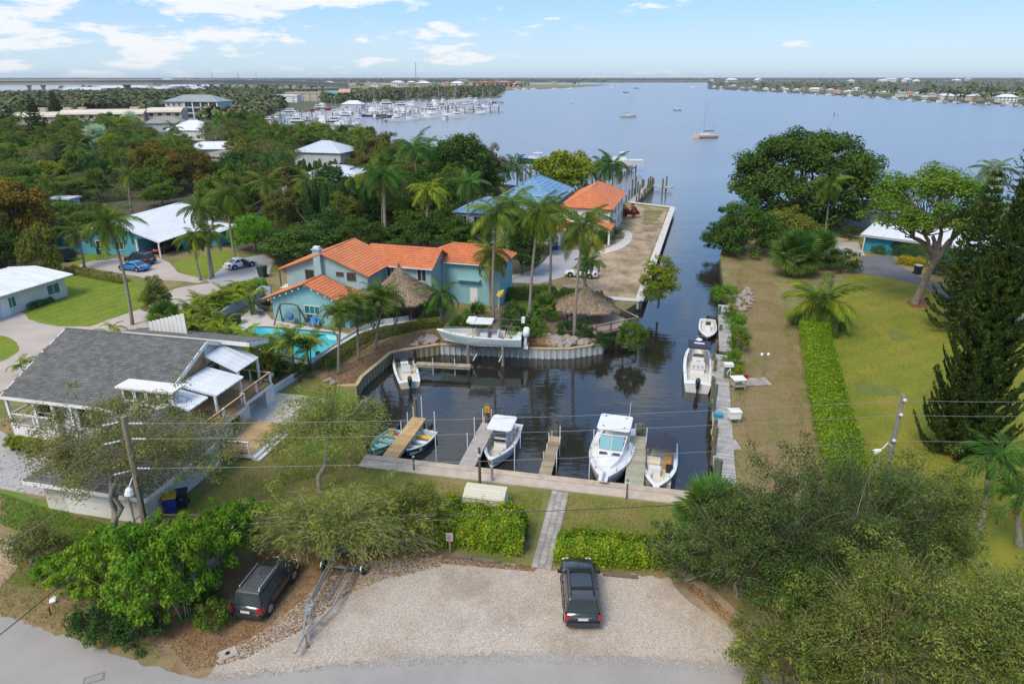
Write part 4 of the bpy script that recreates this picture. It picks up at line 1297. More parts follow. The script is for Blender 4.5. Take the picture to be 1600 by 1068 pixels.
window(H,13.22,-3.2,3.1,R(90),1.6,1.7,GLASS,WHITE); window(H,13.22,.6,3.2,R(90),1.6,1.9,GLASS,WHITE)
deck('lower_deck',[(14.5,-6.2),(20.6,-6.2),(20.6,-1.6),(17.6,-1.0),(14.5,-1.0)],.42,lw=.2)
mb=MB()
for i in range(2): mb.box(20.62+i * .35,20.97+i * .35,-6.2,-1.6,0,.28 - .14*i)
mb.build('deck_step',CONCW,H)
railing(H,[(16.0,-6.9),(18.4,-6.3),(20.4,-6.1)],.42,bal=BLACK,cap=WHITE)
mb=MB(); mb.prism([(14.5,-.6),(20.8,-.6),(21.5,4.6),(15.5,4.6)],0,.06); mb.build('terrace',PATIO,H)
fb=MB()
for i in range(9):
 p=Vector((20.95 + .08*i,-.6+i * .75,0)); fb.tube([p,p+Vector((0,0,1.1))],.03,4)
fb.tube([(20.95,-.6,1.1),(21.6,5.4,1.1)],.025,4); fb.tube([(20.95,-.6,.15),(21.6,5.4,.15)],.02,4)
fb.build('yard_fence',BLACK,H)
WX0,WX1=11.0,18.7
wy=-15.4; wz=2.55; wyh,wzh=-6.3,4.1
XM=(WX0+WX1)/2; ra,rb=(XM,wy+4.2,3.95),(XM,wyh,3.95)
x0_,x1_=WX0 - .5,WX1 + .9
roof_face(H,[(x0_,wy,wz),(x1_,wy,wz),ra], 'shingle',SHING)
roof_face(H,[(x1_,wy,wz),(x1_,-7.1,wz),(15.6,wyh,3.4),rb,ra], 'shingle',SHING)
roof_face(H,[(x0_,wyh,wz),(x0_,wy,wz),ra,rb], 'shingle',SHING)
mb=MB()
mb.beam((x0_,wy - .05,wz - .12),(x1_,wy - .05,wz - .12),.06,.26); mb.beam((x0_ - .04,wy,wz - .12),(x0_ - .04,wyh,wz - .12),.06,.26); mb.beam((x1_ + .04,wy,wz - .12),(x1_ + .04,-7.1,wz - .12),.06,.26)
mb.build('fascia',WHITE,H)
mb=MB(); mb.box(WX0,WX1,wy + .8,-7.2,0,wz - .05)
mb.build('garage_wall',CREAM,H)
mb=MB(); mb.box(WX0+1.7,WX0+6.6,wy + .72,wy + .78,0,2.05)
gd=mb.build('garage_door',WHITE,H)
pl=MB(); pl.box(-2.42,2.42,-.03,.0,-.23,.23); plm=pl.mesh('door_panel',WHITE)
for i in range(4): put('door_panel',plm,gd,(WX0+4.15,wy + .72,.28+i * .5))
walls(H,10.6,14.9,-6.4,-5.6,3.4,5.0,WHITE, 'clerestory')
for i in range(4): window(H,11.2+i*1.02,-6.42,4.45,0,.75,.75,GLASS,WHITE,0)
mb=MB(); mb.cbox((12.75,-5.9,5.08),(4.9,1.5,.14)); mb.build('clerestory_roof',WHITE,H)
def text_mesh(name,s,size,m,parent,loc,rot,depth=.01):
 cu=bpy.data.curves.new(name, 'FONT'); cu.body=s; cu.size=size; cu.extrude=depth; cu.align_x = 'CENTER'
 cu.resolution_u=3
 o=bpy.data.objects.new(name,cu); COL.objects.link(o)
 dg=bpy.context.evaluated_depsgraph_get()
 me=bpy.data.meshes.new_from_object(o.evaluated_get(dg)); me.materials.clear(); me.materials.append(m)
 bpy.data.objects.remove(o)
 return put(name,me,parent,loc,rot)
text_mesh('house_number', '951',.62,BLACK,H,(WX0+1.05,wy + .77,1.62),(R(90),0,0))
deck('porch_floor',[(.1,-7.0),(4.5,-7.0),(4.5,-4.3),(.1,-4.3)],.9,.9,WOODO)
mb=MB()
for x in (.15,2.7,4.4): mb.cbox((x,-6.9,(.9+ez)/2),(.2,.2,ez - .9))
mb.cbox((6.2,-7.0,ez/2),(.2,.2,ez)); mb.build('porch_posts',WHITE,H)
railing(H,[(.15,-6.9),(4.4,-6.9)],.9,cap=WHITE,bal=WHITE); railing(H,[(.15,-6.9),(.15,-4.4)],.9,cap=WHITE,bal=WHITE)
window(H,2.6,-4.22,2.2,0,1.8,1.5,GLASS,WHITE)
window(H,7.4,-6.52,2.1,0,2.2,1.7,GLASS,WHITE)
t=thing('grill', 'black covered barbecue standing on the left porch of the shingled house', 'grill',f.O+f.ex*2.2+f.ey*-5.6+Vector((0,0,.9)),R(-12.9))
mb=MB(); mb.box(-.9,.9,-.35,.35,.75,.85); mb.build('counter',WHITE,t); mb=MB()
for x in (-.8,.8): mb.box(x - .06,x + .06,-.3,.3,0,.75)
mb.build('legs',BLACK,t)
mb=MB(); mb.box(-.5,.5,-.3,.3,.85,1.1); mb.tube([(-.5,0,1.1),(.5,0,1.1)],.3,10); mb.build('hood',BLACK,t)
# === the blue stuccoed house with orange tiles
H,f=house('tiled_house', 'two storey blue stucco house with orange tile roofs and a chimney behind the pool', 'house',(-28.0,75.2),R(-16))
walls(H,.2,10.0,.2,3.9,0,2.9,STUB,gable=('y',4.85))
gable_roof(H,0,10.2,0,3.3,2.95,5.0, 'y', 'tile',TILEO,skip=('back',))
roof_face(H,[(10.6,3.3,2.8),(10.6,8.2,2.8),(8.4,8.2,3.7),(8.4,3.3,3.7)], 'tile',TILEO)
walls(H,0,10.7,3.9,11.5,0,5.5,STUBG,gable=('y',7.45))
gable_roof(H,-.1,10.8,3.7,10.9,5.5,7.6, 'y', 'tile',TILEO)
walls(H,10.72,16.6,8.6,14,0,5.5,STUBG,gable=('x',6.85))
gable_roof(H,7.5,16.6,8.5,14.1,5.55,7.0, 'x', 'tile',TILEO,skip=('left',))
walls(H,16.62,24.0,12.4,18,0,5.3,STUB)
hip_roof(H,14.2,24.0,12.4,18,5.3,6.9, 'tile',TILEO)
mb=MB(); mb.box(4.2,5.1,3.3,3.88,0,7.9); mb.box(4.1,5.2,3.2,3.95,7.9,8.05); ch=mb.build('chimney',STUBG,H)
mb=MB(); mb.box(4.3,5.0,3.35,3.85,8.06,8.3); mb.build('chimney_cap',WHITE,ch)
mb=MB()
for x0,x1,y,z in ((10.8,17.0,8.02,5.28),(16.9,24.5,11.86,5.2)): mb.beam((x0,y,z),(x1,y,z),.1,.14)
mb.beam((10.4,8.45,5.2),(10.4,8.45,3.2),.09,.09); mb.beam((16.75,12.3,5.2),(16.75,12.3,.2),.09,.09); mb.build('gutters',WHITE,H)
for px,py,w,h in ((484,429,1.0,1.1),(531,428,.8,.35),(549,432,1.0,.8)):
 x,z=f.onY(px,py,3.88); window(H,x,3.88,z,0,w,h,GLASS,WOODD)
for px,py,w,h in ((592,423,.9,1.2),(612,427,1.1,1.7),(659,430,1.1,1.4)):
 x,z=f.onY(px,py,8.58); window(H,max(x,11.3),8.58,z,0,w,h,GLASS,WHITE)
x,z=f.onY(488,484,.18); window(H,x,.18,z,0,1.9,.9,GLASST,WHITE,2)
x,z=f.onY(741,478,12.38); door(H,x,12.38,0,0,1.0,2.1)
x,z=f.onY(776,430,12.38); window(H,24.02,14.5,3.9,R(90),1.2,1.3)
mb=MB()
for i in range(7):
 for s in (-1,1): mb.cbox((5.1+s*i * .82,-.4,4.95-i * .82 * .41 - .26),(.14,.14,.16))
mb.build('rafter_tails',WHITE,H)
mb=MB(); x,z=f.onY(531,484,.18)
x=8.9; z=1.75
v=[]; n_=9
for j,(yy,rr) in enumerate(((.15,1.0),(-.55,.95),(-.9,.8))):
 for i in range(n_):
  a=PI*i/(n_-1); v.append((x-math.cos(a)*1.0*rr,yy,z+math.sin(a)*(.95 - .25*j)))
fs=[(j*n_+i,j*n_+i+1,(j+1)*n_+i+1,(j+1)*n_+i) for j in range(2) for i in range(n_-1)] + [tuple(2*n_+i for i in range(n_))]
mb.faces(v,fs); mb.build('awning',AWN,H); door(H,8.9,.17,0,0,1.0,2.05,GLASST)
mb=MB(); mb.box(-1.6,0,4.6,8.5,2.5,2.65); mb.build('balcony',WHITE,H); walls(H,-.06,-.01,4.8,8.0,2.66,4.9,GLASS, 'balcony_door')
mb=MB(); mb.cbox((-1.5,4.7,3.8),(.12,.12,2.3)); mb.cbox((-1.5,8.4,3.8),(.12,.12,2.3)); mb.build('balcony_posts',WOODD,H)
wallsm=walls(H,18.6,21.6,11.75,12.38,3.1,3.25,STUB, 'ledge')
TH=H; TF=f
def plane_px(name,pts,z,m,**k): return sheet(name,pts,z,m,amp=0,**k)
sheet('patio',[(345,523),(382,492),(402,474),(425,500),(545,522),(600,500),(690,496),(690,506),(600,517),(560,530),(488,577),(440,560),(380,540)],0.06,PATIO,amp=0,depth=.08)
t=thing('swimming_pool', 'turquoise swimming pool with dark coping behind the yellow-green palms', 'pool',(0,0,0))
def pool_water():
 m=mat('pool_water',(0.05,0.50,0.56),0.08,(0.035,0.42,0.50),0.5,spec=.5,world=True,bump=.25,bscale=3)
 return m
POOL=[(378,522),(392,512),(420,512),(520,521),(528,525),(529,540),(488,566),(440,556),(395,540)]
sheet('pool_surface',POOL,0.075,pool_water(),amp=0,parent=t,kind=None)
cop=MB(); pp=[G(*q) for q in POOL]
for i in range(len(pp)):
 a,c=pp[i],pp[(i+1) % len(pp)]; cop.beam((a.x,a.y,.1),(c.x,c.y,.1 + .002*(i % 2)),.32,.08)
cop.build('coping',mat('coping_dark',(.10,.11,.12),.7),t)
st=MB()
for i in range(3):
 a,c=G(509+2*i,525+i*2.4),G(527,527+i*2.4); st.beam((a.x,a.y,.085),(c.x,c.y,.085),.18,.02)
st.build('pool_steps',mat('pool_step',(.55,.8,.82),.3),t)
t=thing('pool_fence', 'white glass panel fence along the pool side above the stone wall', 'fence')
pts=[G(*q) for q in [(489,576),(524,551),(561,526),(601,512),(640,506)]]
pw=MB(); pw.box(-.5,.5,-.02,.02,.12,1.0); pwm=pw.mesh('fence_panel',mat('fence_panel_white',(.58,.66,.68),.3))
po=MB()
for i in range(4):
 a,c=pts[i],pts[i+1]; n=max(2,round((c-a).length/1.3)); an=math.atan2(c.y-a.y,c.x-a.x)
 for k in range(n):
  q=a.lerp(c,(k + .5)/n); put('panel',pwm,t,(q.x,q.y,.05),(0,0,an),((c-a).length/n * .93,1,1))
  q=a.lerp(c,k/n); po.tube([(q.x,q.y,0),(q.x,q.y,1.12)],.035,5)
po.build('posts',WHITE,t)
t=thing('yard_wall', 'low pale blue wall running from the pool patio past the potted tub', 'wall')
mb=MB(); pts=[G(*q) for q in [(345,503),(382,479),(412,460),(425,463)]]
for i in range(3):
 a,c=pts[i],pts[i+1]; mb.beam((a.x,a.y,.6),(c.x,c.y,.6 + .003*(i % 2)),.22,1.2)
mb.build('wall',mat('wall_pale_blue',(.36,.45,.48),.85,(.30,.38,.41),.8),t)
# === further houses on both banks
H,f=house('peninsula_house', 'white two storey house with an orange tiled hip roof on the bare peninsula', 'house',(8.1,118.6),R(-15.8))
walls(H,.4,8.8,.5,19,0,5.5,WHITE)
hip_roof(H,.4,8.8,.5,19,5.5,8.1, 'tile',TILEO,w=.4,l=.5)
walls(H,-7.5,1.5,-5.4,4,0,2.7,WHITE, 'garage')
hip_roof(H,-7.5,2.4,-5.4,4.5,2.7,4.6, 'tile',TILEO,w=.4,l=.5)
mb=MB(); mb.box(-6.4,-.9,-5.46,-5.41,0,2.25); gd=mb.build('garage_door',WHITE,H)
pl=MB(); pl.box(-2.6,2.6,-.03,0,-.24,.24); plm=pl.mesh('door_panel',WHITE)
for i in range(4): put('door_panel',plm,gd,(-3.65,-5.46,.3+i * .54))
roof_face(H,[(9.6,-3.0,2.7),(9.6,3.0,2.7),(6.4,3.0,3.9),(6.4,-3.0,3.9)], 'tile',TILEO, 'porch_roof',w=.4,l=.5)
mb=MB()
for y in (-2.7,0,2.7): mb.cbox((9.3,y,1.35),(.3,.3,2.7))
mb.build('porch_columns',WHITE,H)
for y in (3,7.5,12,16): window(H,8.82,y,4.2,R(90),1.4,1.5); window(H,8.82,y + .8,1.6,R(90),1.4,1.6)
window(H,5.5,.48,4.2,0,1.6,1.4); window(H,2.4,.48,4.2,0,1.6,1.4)
H,f=house('blue_roof_house', 'pale grey two storey house with blue tiled hip roofs beyond the orange tiled house', 'house',(-9.9,115.5),R(-16))
walls(H,.3,9.5,.3,9,0,5.2,STUG)
hip_roof(H,.3,9.5,.3,9,5.2,7.2, 'tile',TILEB,w=.62,l=.75)
walls(H,5,15.5,8.0,24,0,6.2,STUG)
hip_roof(H,5,15.5,8.0,24,6.2,9.4, 'tile',TILEB,w=.62,l=.75)
mb=MB(); mb.box(.2,9.6,.22,.29,2.6,2.75); mb.build('band_course',WHITE,H)
for x in (1.6,4.2,7.2): window(H,x,.28,4.0,0,1.3,1.2)
door(H,6.6,.28,0,0,1.1,2.2); window(H,2.6,.28,1.5,0,1.4,1.2)
window(H,8,7.98,4.6,0,1.4,1.2)
H,f=house('turquoise_house', 'turquoise house with a broad white metal gable roof and an open carport', 'house',(-71.3,107.9),R(-11))
HF=f
walls(H,.5,12.2,.6,17.5,0,2.8,STUT)
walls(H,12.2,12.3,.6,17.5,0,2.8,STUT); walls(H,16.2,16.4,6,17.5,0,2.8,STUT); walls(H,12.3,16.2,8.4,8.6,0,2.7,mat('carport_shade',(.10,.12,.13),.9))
mb=MB(); mb.face([(.5,.6,2.8),(16.4,.6,2.8),(8.45,.6,5.4)]); mb.build('gable',STUT,H)
roof_face(H,[(17.0,-.3,2.6),(17.0,18,2.6),(8.4,18,5.5),(8.4,-.3,5.5)], 'seam',METALW,w=.8)
roof_face(H,[(-.2,18,2.6),(-.2,-.3,2.6),(8.4,-.3,5.5),(8.4,18,5.5)], 'seam',METALW,w=.8)
roof_face(H,[(21.6,7.5,2.5),(21.6,17,2.5),(17.0,17,2.75),(17.0,7.5,2.75)], 'seam',METALW, 'side_roof',w=.8)
walls(H,17.2,20.8,9,16.6,0,2.45,STUT, 'side_wall')
mb=MB(); mb.cbox((16.5,0,1.35),(.2,.2,2.7)); mb.cbox((12.4,.3,1.35),(.25,.25,2.7)); mb.build('carport_posts',WHITE,H)
mb=MB(); mb.beam((17.05,-.36,2.5),(8.4,-.36,5.42),.06,.25); mb.beam((-.2,-.36,2.5),(8.4,-.36,5.42),.06,.25); mb.build('fascia',WHITE,H)
for x in (2.4,5.4,9.0): window(H,x,.58,1.5,0,1.3,1.2)
window(H,19,8.98,1.4,0,1.2,1.1)
t=thing('privacy_fence', 'turquoise board fence left of the turquoise house with the white roof', 'fence',(0,0,0))
a,c=G(92,391),G(152,398); an=math.atan2((c-a).y,(c-a).x); n=16
bb=MB(); bb.box(-.5,.5,-.03,.03,0,1.9); bbm=bb.mesh('board',STUT)
for i in range(n):
 q=a.lerp(c,(i + .5)/n); put('board',bbm,t,(q.x,q.y,.02),(0,0,an),((c-a).length/n * .96,1,1 + .02*(i % 3)))
p,q=G(0,463,2.7),G(114,428.5,2.7)
an=math.atan2((q-p).y,(q-p).x)
O=q-Vector((math.cos(an),math.sin(an),0))*22
H,f=house('low_white_house', 'low white house with a shallow white roof beside the bright green lawn', 'house',O,an)
walls(H,.5,21.2,.7,10,0,2.6,CREAM)
roof_face(H,[(0,0,2.7),(22,0,2.7),(22,6,3.35),(0,6,3.35)], 'seam',METALW,w=1.2); roof_face(H,[(22,11,2.8),(0,11,2.8),(0,6,3.35),(22,6,3.35)], 'seam',METALW,w=1.2)
for px,py,w in ((82,447,1.7),(20,480,1.0)):
 x,z=f.onY(px,py,.68); window(H,x,.68,1.45,0,w,1.2,mat('shutter_teal',(.03,.14,.12),.4),WHITE)
x,z=f.onY(8,480,.68); door(H,x,.68,0,0,1.1,2.1); door(H,x-3,.68,0,0,2.4,2.1,CREAM)
H,f=house('bright_blue_house', 'bright blue bungalow with a low white roof at the end of the dark driveway', 'house',G(1349,392),R(0))
p,q=G(1349,392),G(1392,398); an=math.atan2((q-p).y,(q-p).x); H.rotation_euler=(0,0,an); f=Frame(p,an)
walls(H,0,24,0,8.5,0,2.75,STUR)
roof_face(H,[(-.7,-.8,2.75),(24.6,-.8,2.75),(24.6,9.2,3.5),(-.7,9.2,3.5)], 'seam',METALW,w=1.5)
mb=MB(); mb.box(-.72,24.6,-.86,-.81,2.45,2.82); mb.build('fascia',mat('fascia_grey',(.34,.36,.37),.7),H)
mb=MB()
for i in range(30): mb.box(i * .8,i * .8 + .04,-.03,0,0,2.6)
mb.build('battens',STUR,H,kind='stuff')
mb=MB(); mb.cbox((.0,-.7,1.3),(.12,.12,2.6)); mb.build('porch_post',WHITE,H)
for x in (9,13,18): window(H,x,-.02,1.5,0,1.5,1.1)
mb=MB(); mb.box(1.5,5.2,-.05,-.035,0,2.2); mb.build('carport_door',STUR,H)
H,f=house('boathouse', 'dark grey gable roofed boathouse at the water behind the bright blue bungalow', 'house',G(1336,358)+Vector((0,3,0)),R(-4))
walls(H,0,13,0,5,0,2.9,mat('siding_grey',(.23,.25,.27),.8),gable=('x',4.4))
gable_roof(H,0,13,0,5,2.9,4.5, 'x', 'seam',mat('metal_roof_grey',(.22,.235,.25),.5,(.18,.19,.20),.5),.3,w=1)
sc=thing('trellis', 'blue and white slatted panel at the terrace edge by the dark driveway', 'screen',G(1308,396),R(10))
mb=MB()
for i in range(9): mb.box(-2+i * .45,-1.62+i * .45,-.04,.04,.1,.9)
mb.build('slats',METALP,sc,kind='stuff'); mb=MB(); mb.box(-2.1,2.1,-.06,.06,.9,.98); mb.build('rail',WHITE,sc)
def simple_house(name,label,base,w,d,h,rh,rm,wm,rz=-15,kind='hip',style='seam',wins=3,cat='house',group=None,z0=0,px=True):
 B=G(*base) if px else Vector(base)
 H=thing(name,label,cat,(B.x,B.y,z0),R(rz),group)
 walls(H,-w/2,w/2,0,d,0,h,wm,gable=('x',h+rh * .97) if kind=='gable' else None)
 if kind=='hip': hip_roof(H,-w/2,w/2,0,d,h,h+rh,style,rm,.6,w=1.2)
 elif kind=='gable': gable_roof(H,-w/2,w/2,0,d,h,h+rh, 'x',style,rm,.5,w=1.2)
 else:
  mb=MB(); mb.box(-w/2 - .4,w/2 + .4,-.4,d + .4,h,h+rh); mb.build('roof',rm,H)
 st=1 if h<4 else int(h/2.9)
 for k in range(st):
  for i in range(wins): window(H,-w/2+w*(i + .5)/wins,-.02,1.5+k*2.9,0,min(1.6,w/wins * .55),1.3)
 return H
simple_house('cottage', 'pale house with a white hip roof between the palms and the marina',(497,262),16,13,4.6,3.0,METALP,STUG,-14)
simple_house('cottage', 'house with a wide pale metal roof behind the cypress row',(520,290),13,9,3.0,1.7,METALP,STUG,-12)
simple_house('cottage', 'house with a low pale metal roof and dark solar panels beside the utility pole',(497,297),15,8,2.6,1.2,METALP,STUG,-12)
simple_house('cottage', 'white roofed house below the brown crowned trees',(332,250),18,10,3.6,2.0,METALW,STUG,8)
simple_house('cottage', 'grey roofed house showing between two rust coloured trees',(340,262),13,9,3.4,1.6,mat('roof_taupe',(.27,.25,.24),.8),STUG,-30)
simple_house('cottage', 'white hip roofed house in the wood below the grey apartment block',(292,219),18,14,4.2,4.0,METALW,WHITE,-10)
simple_house('cottage', 'taupe roofed house in the wood beside a white hip roof',(258,206),20,14,4.2,3.2,mat('roof_taupe',(.27,.25,.24),.8),STUG,15)
simple_house('cottage', 'small white pavilion left of the grey apartment block',(237,174),9,9,4.0,4.0,METALW,WHITE,0)
simple_house('garden_shed', 'pale shed half hidden in the trees beyond the turquoise house',(95,328),5,3,2.2,.3,METALP,STUG,-5, 'flat',wins=1,cat='shed')
H=thing('flat_complex', 'long beige building with stepped flat roofs above the wood', 'building',G(22,195),R(8)); H.scale=(.56,.56,.74)
RB_=mat('roof_beige',(.64,.57,.47),.9,(.54,.48,.40),.08)
for x0,x1,y0,y1,h in ((0,42,0,22,8),(43,128,8,34,9.5),(129,165,16,40,10.5)):
 walls(H,x0,x1,y0,y1,0,h-1.2,BEIGE)
 roof_face(H,[(x0-1,y0-2,h-2.2),(x1 + .4,y0-2,h-2.2),(x1 + .4,y0+9,h+1),(x0-1,y0+9,h+1)], 'flat',RB_)
 mb=MB(); mb.box(x0 - .9,x1 + .3,y0+9.05,y1,h-1.1,h + .98); mb.build('roof',RB_,H)
 for i in range(int((x1-x0)/9)): window(H,x0+4.5+i*9,y0 - .02,h-4.2,0,4,2.4,GLASS,BEIGE)
for x,y,w in ((22,8,7),(44,14,8),(58,16,7),(110,20,8)):
 mb=MB(); mb.box(x,x+w,y+3,y+9,6,12.4); mb.build('stair_block',BEIGE,H)
H=thing('apartment_block', 'grey three storey apartment block with dark screened balconies and a hip roof', 'building',G(302,186),R(-8)); H.scale=(.86,.86,.92)
walls(H,-22,22,0,22,0,12,STUG); hip_roof(H,-22,22,0,22,12,16.5, 'seam',mat('roof_grey_far',(.24,.27,.29),.8,(.30,.32,.33),.2),1.2,w=2)
sc_=MB(); sc_.box(-3.2,3.2,-.12,0,-1.4,1.4); scm=sc_.mesh('balcony_screen',GLASS)
for k in range(3):
 for i in range(4): put('balcony_screen',scm,H,(-2+i*6.8,-.02,2.2+k*3.9))
 for i in range(3): window(H,-19+i*4.6,-.02,2.2+k*3.9,0,1.8,1.9)
mb=MB()
for i in range(5): mb.cbox((-5.4+i*6.8,-.3,6),(.9,.5,12))
mb.build('columns',WHITE,H)
# --- thatched huts
def thatch_hut(label,apex_px,base,R0,zeave,zapex,posts=4,rz=0,z0=0.0):
 B=G(*base)
 t=thing('thatched_hut',label, 'hut',(B.x,B.y,z0),rz)
 rng=np.random.default_rng(5)
 mb=MB(); n=24
 prof=[(0,zapex),(R0 * .25,zapex-(zapex-zeave) * .36),(R0 * .6,zeave+(zapex-zeave) * .30),(R0,zeave),(R0 * .97,zeave - .25),(R0 * .55,zeave + .3)]
 sq=lambda a: 1/max(abs(math.cos(a)),abs(math.sin(a))) ** .55
 vs=[]; fs=[]
 for r,z in prof:
  for k in range(n):
   a=2*PI*k/n; q=r*sq(a) * .92; vs.append((q*math.cos(a),q*math.sin(a),z))
 for j in range(len(prof)-1):
  for k in range(n): fs.append((j*n+k,(j+1)*n+k,(j+1)*n+(k+1) % n,j*n+(k+1) % n))
 mb.faces(vs,fs); roof=mb.build('roof',THATCH,t)
 N=9000
 u=rng.random(N) ** .55; a=rng.random(N)*6.283
 q=np.array([sq(x) for x in a]) * .92
 rr=R0*u*q*1.02
 z=np.interp(u,[0,.25,.6,1],[zapex,prof[1][1],prof[2][1],zeave]) + .03
 C=np.stack([rr*np.cos(a),rr*np.sin(a),z],1)+rng.normal(size=(N,3)) * .04
 T=np.stack([np.cos(a),np.sin(a),-.55 - .5*(u>.93)],1)+rng.normal(size=(N,3)) * .18
 Nn=np.stack([np.cos(a) * .5,np.sin(a) * .5,1+0*a],1)+rng.normal(size=(N,3)) * .25
 V,Fq=leaf_quads(C,Nn,.5,.07,rng,T)
 put('thatch',npmesh('thatch',V,Fq,THATCH),roof,kind='stuff')
 for k in range(posts):
  a=PI/4+k*2*PI/posts
  mb=MB(); x,y=R0 * .72*math.cos(a)*1.05,R0 * .72*math.sin(a)*1.05
  mb.tube([(x,y,-z0 - .1),(x,y,zeave + .35)],.1,7); mb.build('post',WOODD,t)
 mb=MB(); mb.tube([(0,0,zapex - .1),(0,0,zapex + .3)],[.16,.08],6); mb.build('finial',WOODD,t)
 return t
thatch_hut('large thatched hut standing against the blue tiled house',None,(628,498),4.1,2.9,6.4,rz=R(-16))
thatch_hut('thatched hut over the deck at the tip of the palm garden',None,(914,506),3.45,2.35,4.5,rz=R(-12))
t=thing('bar_counter', 'dark bar counter with stools in the shade of the large thatched hut', 'bar',G(625,494),R(-16))
mb=MB(); mb.box(-2,2,-.3,.3,0,1.05); mb.build('counter',WOODD,t); mb=MB(); mb.box(-2.15,2.15,-.45,.45,1.05,1.12); mb.build('bar_top',WOODO,t)
for i in range(3):
 s=thing('bar_stool', 'dark stool at the bar under the large thatched hut', 'stool',G(617+i*8,499.5),0, 'stools at the thatched bar')
 m1=MB(); m1.tube([(0,0,.72),(0,0,.78)],.19,10); m1.build('seat',WOODD,s)
 for k in range(4):
  m2=MB(); a=k*PI/2 + .78; m2.tube([(math.cos(a) * .22,math.sin(a) * .22,0),(math.cos(a) * .12,math.sin(a) * .12,.73)],.02,4); m2.build('leg',BLACK,s)
t=thing('lookout_deck', 'raised timber deck with a slatted rail over the canal corner', 'deck',G(942,515),R(28))
def deck_on(t,poly,z,th,plank,lw=.2):
 return deck('deck_frame',poly,z,th,plank,WOODD,t,lw)
deck_on(t,[(-2.6,-2.4),(3.2,-2.4),(3.2,2.6),(-2.6,2.6)],.75,.25,mat('deck_pinkish',(.42,.31,.25),.85,(.34,.26,.21),2,island=.15))
railing(t,[(-2.5,-2.3),(3.1,-2.3),(3.1,2.5)],.75,.95,bal=WOODD,cap=WOODO,post=WOODD)
mb=MB()
for x in (-2.3,.3,3.0):
 for y in (-2.2,2.3): mb.tube([(x,y,-2),(x,y,.5)],.12,6)
mb.build('deck_posts',WOODD,t)
t=thing('outdoor_fridge', 'white and grey cooler cabinet under the thatched hut on the deck', 'cabinet',G(938,500)+Vector((0,0,.0)),R(-12))
mb=MB(); mb.box(-.45,.45,-.4,.4,.0,1.6); mb.build('body',mat('cabinet_grey',(.5,.52,.53),.5),t); mb=MB(); mb.box(-.4,.4,-.44,-.4,.1,1.5); mb.build('door',WHITE,t)
t=thing('hammock', 'white sheeted lounge sloping beside the thatched hut on the deck', 'lounge',G(905,503),R(25))
mb=MB()
for i in range(6): mb.cbox((-1.2+i * .4,0,.5 + .12*i),(.42,1.3,.06),0,0)
mb.build('sling',WHITE,t); mb=MB(); mb.beam((-1.4,-.6,.05),(1.2,-.6,1.1),.06,.06); mb.beam((-1.4,.6,.05),(1.2,.6,1.1),.06,.06); mb.beam((1.0,-.6,0),(1.0,-.6,1.05),.06,.06); mb.beam((1.0,.6,0),(1.0,.6,1.05),.06,.06); mb.build('frame',WHITE,t)
# --- patio furniture
t=thing('swing_seat', 'dark timber swing frame with a blue hanging chair on the pool patio', 'swing',G(455,507)+Vector((0,0,.06)),R(-14))
mb=MB()
for s in (-1,1):
 mb.tube([(s*1.7,-.8,0),(s*1.35,-.15,1.7),(s*1.1,0,2.3)],.08,6); mb.tube([(s*1.6,.8,0),(s*1.3,.15,1.7),(s*1.1,0,2.3)],.08,6)
mb.tube([(-1.15,0,2.3),(-.5,0,2.45),(.5,0,2.45),(1.15,0,2.3)],.09,6); mb.build('frame',WOODD,t)
mb=MB(); mb.ell((0,0,.95),(.45,.35,.5),10,7); mb.build('seat',mat('cushion_blue',(.07,.16,.36),.8),t)
mb=MB(); mb.tube([(-.3,0,1.3),(0,0,2.4)],.02,4); mb.tube([(.3,0,1.3),(0,0,2.4)],.02,4); mb.build('ropes',WHITE,t)
def lounger(label,px,rz,m=BLACK,group=None,z=.06,back=45):
 t=thing('sun_lounger',label, 'sun lounger',G(*px)+Vector((0,0,z)),R(rz),group)
 mb=MB(); mb.box(-.95,.45,-.32,.32,.28,.34); mb.build('seat',m,t)
 mb=MB(); mb.beam((.45,0,.31),(.45 + .75*math.cos(R(back)),0,.31 + .75*math.sin(R(back))),.62,.06); mb.build('backrest',m,t)
 for sx in (-.85,.4):
  for sy in (-.28,.28):
   l_=MB(); l_.cbox((sx,sy,.14),(.05,.05,.28)); l_.build('leg',m,t)
 return t
DG=mat('sling_grey',(.075,.08,.09),.8)
lounger('dark grey sun lounger nearest the pool on the patio',(402,491),155,DG); lounger('dark grey sun lounger against the pale blue wall on the patio',(410,483),150,DG)
lounger('white cushioned sun lounger on the paved terrace beside the grey house',(412,600),35,WHITE,z=.06); lounger('black framed sun lounger on the paved terrace nearest the deck pier',(398,612),30,BLACK,z=.06)
t=thing('covered_table', 'round patio table under a dark cover beside the loungers', 'table',G(413,477)+Vector((0,0,.06)))
mb=MB(); mb.tube([(0,0,.0),(0,0,.55),(0,0,.8)],[.8,.75,.55],12); mb.build('cover',BLACK,t)
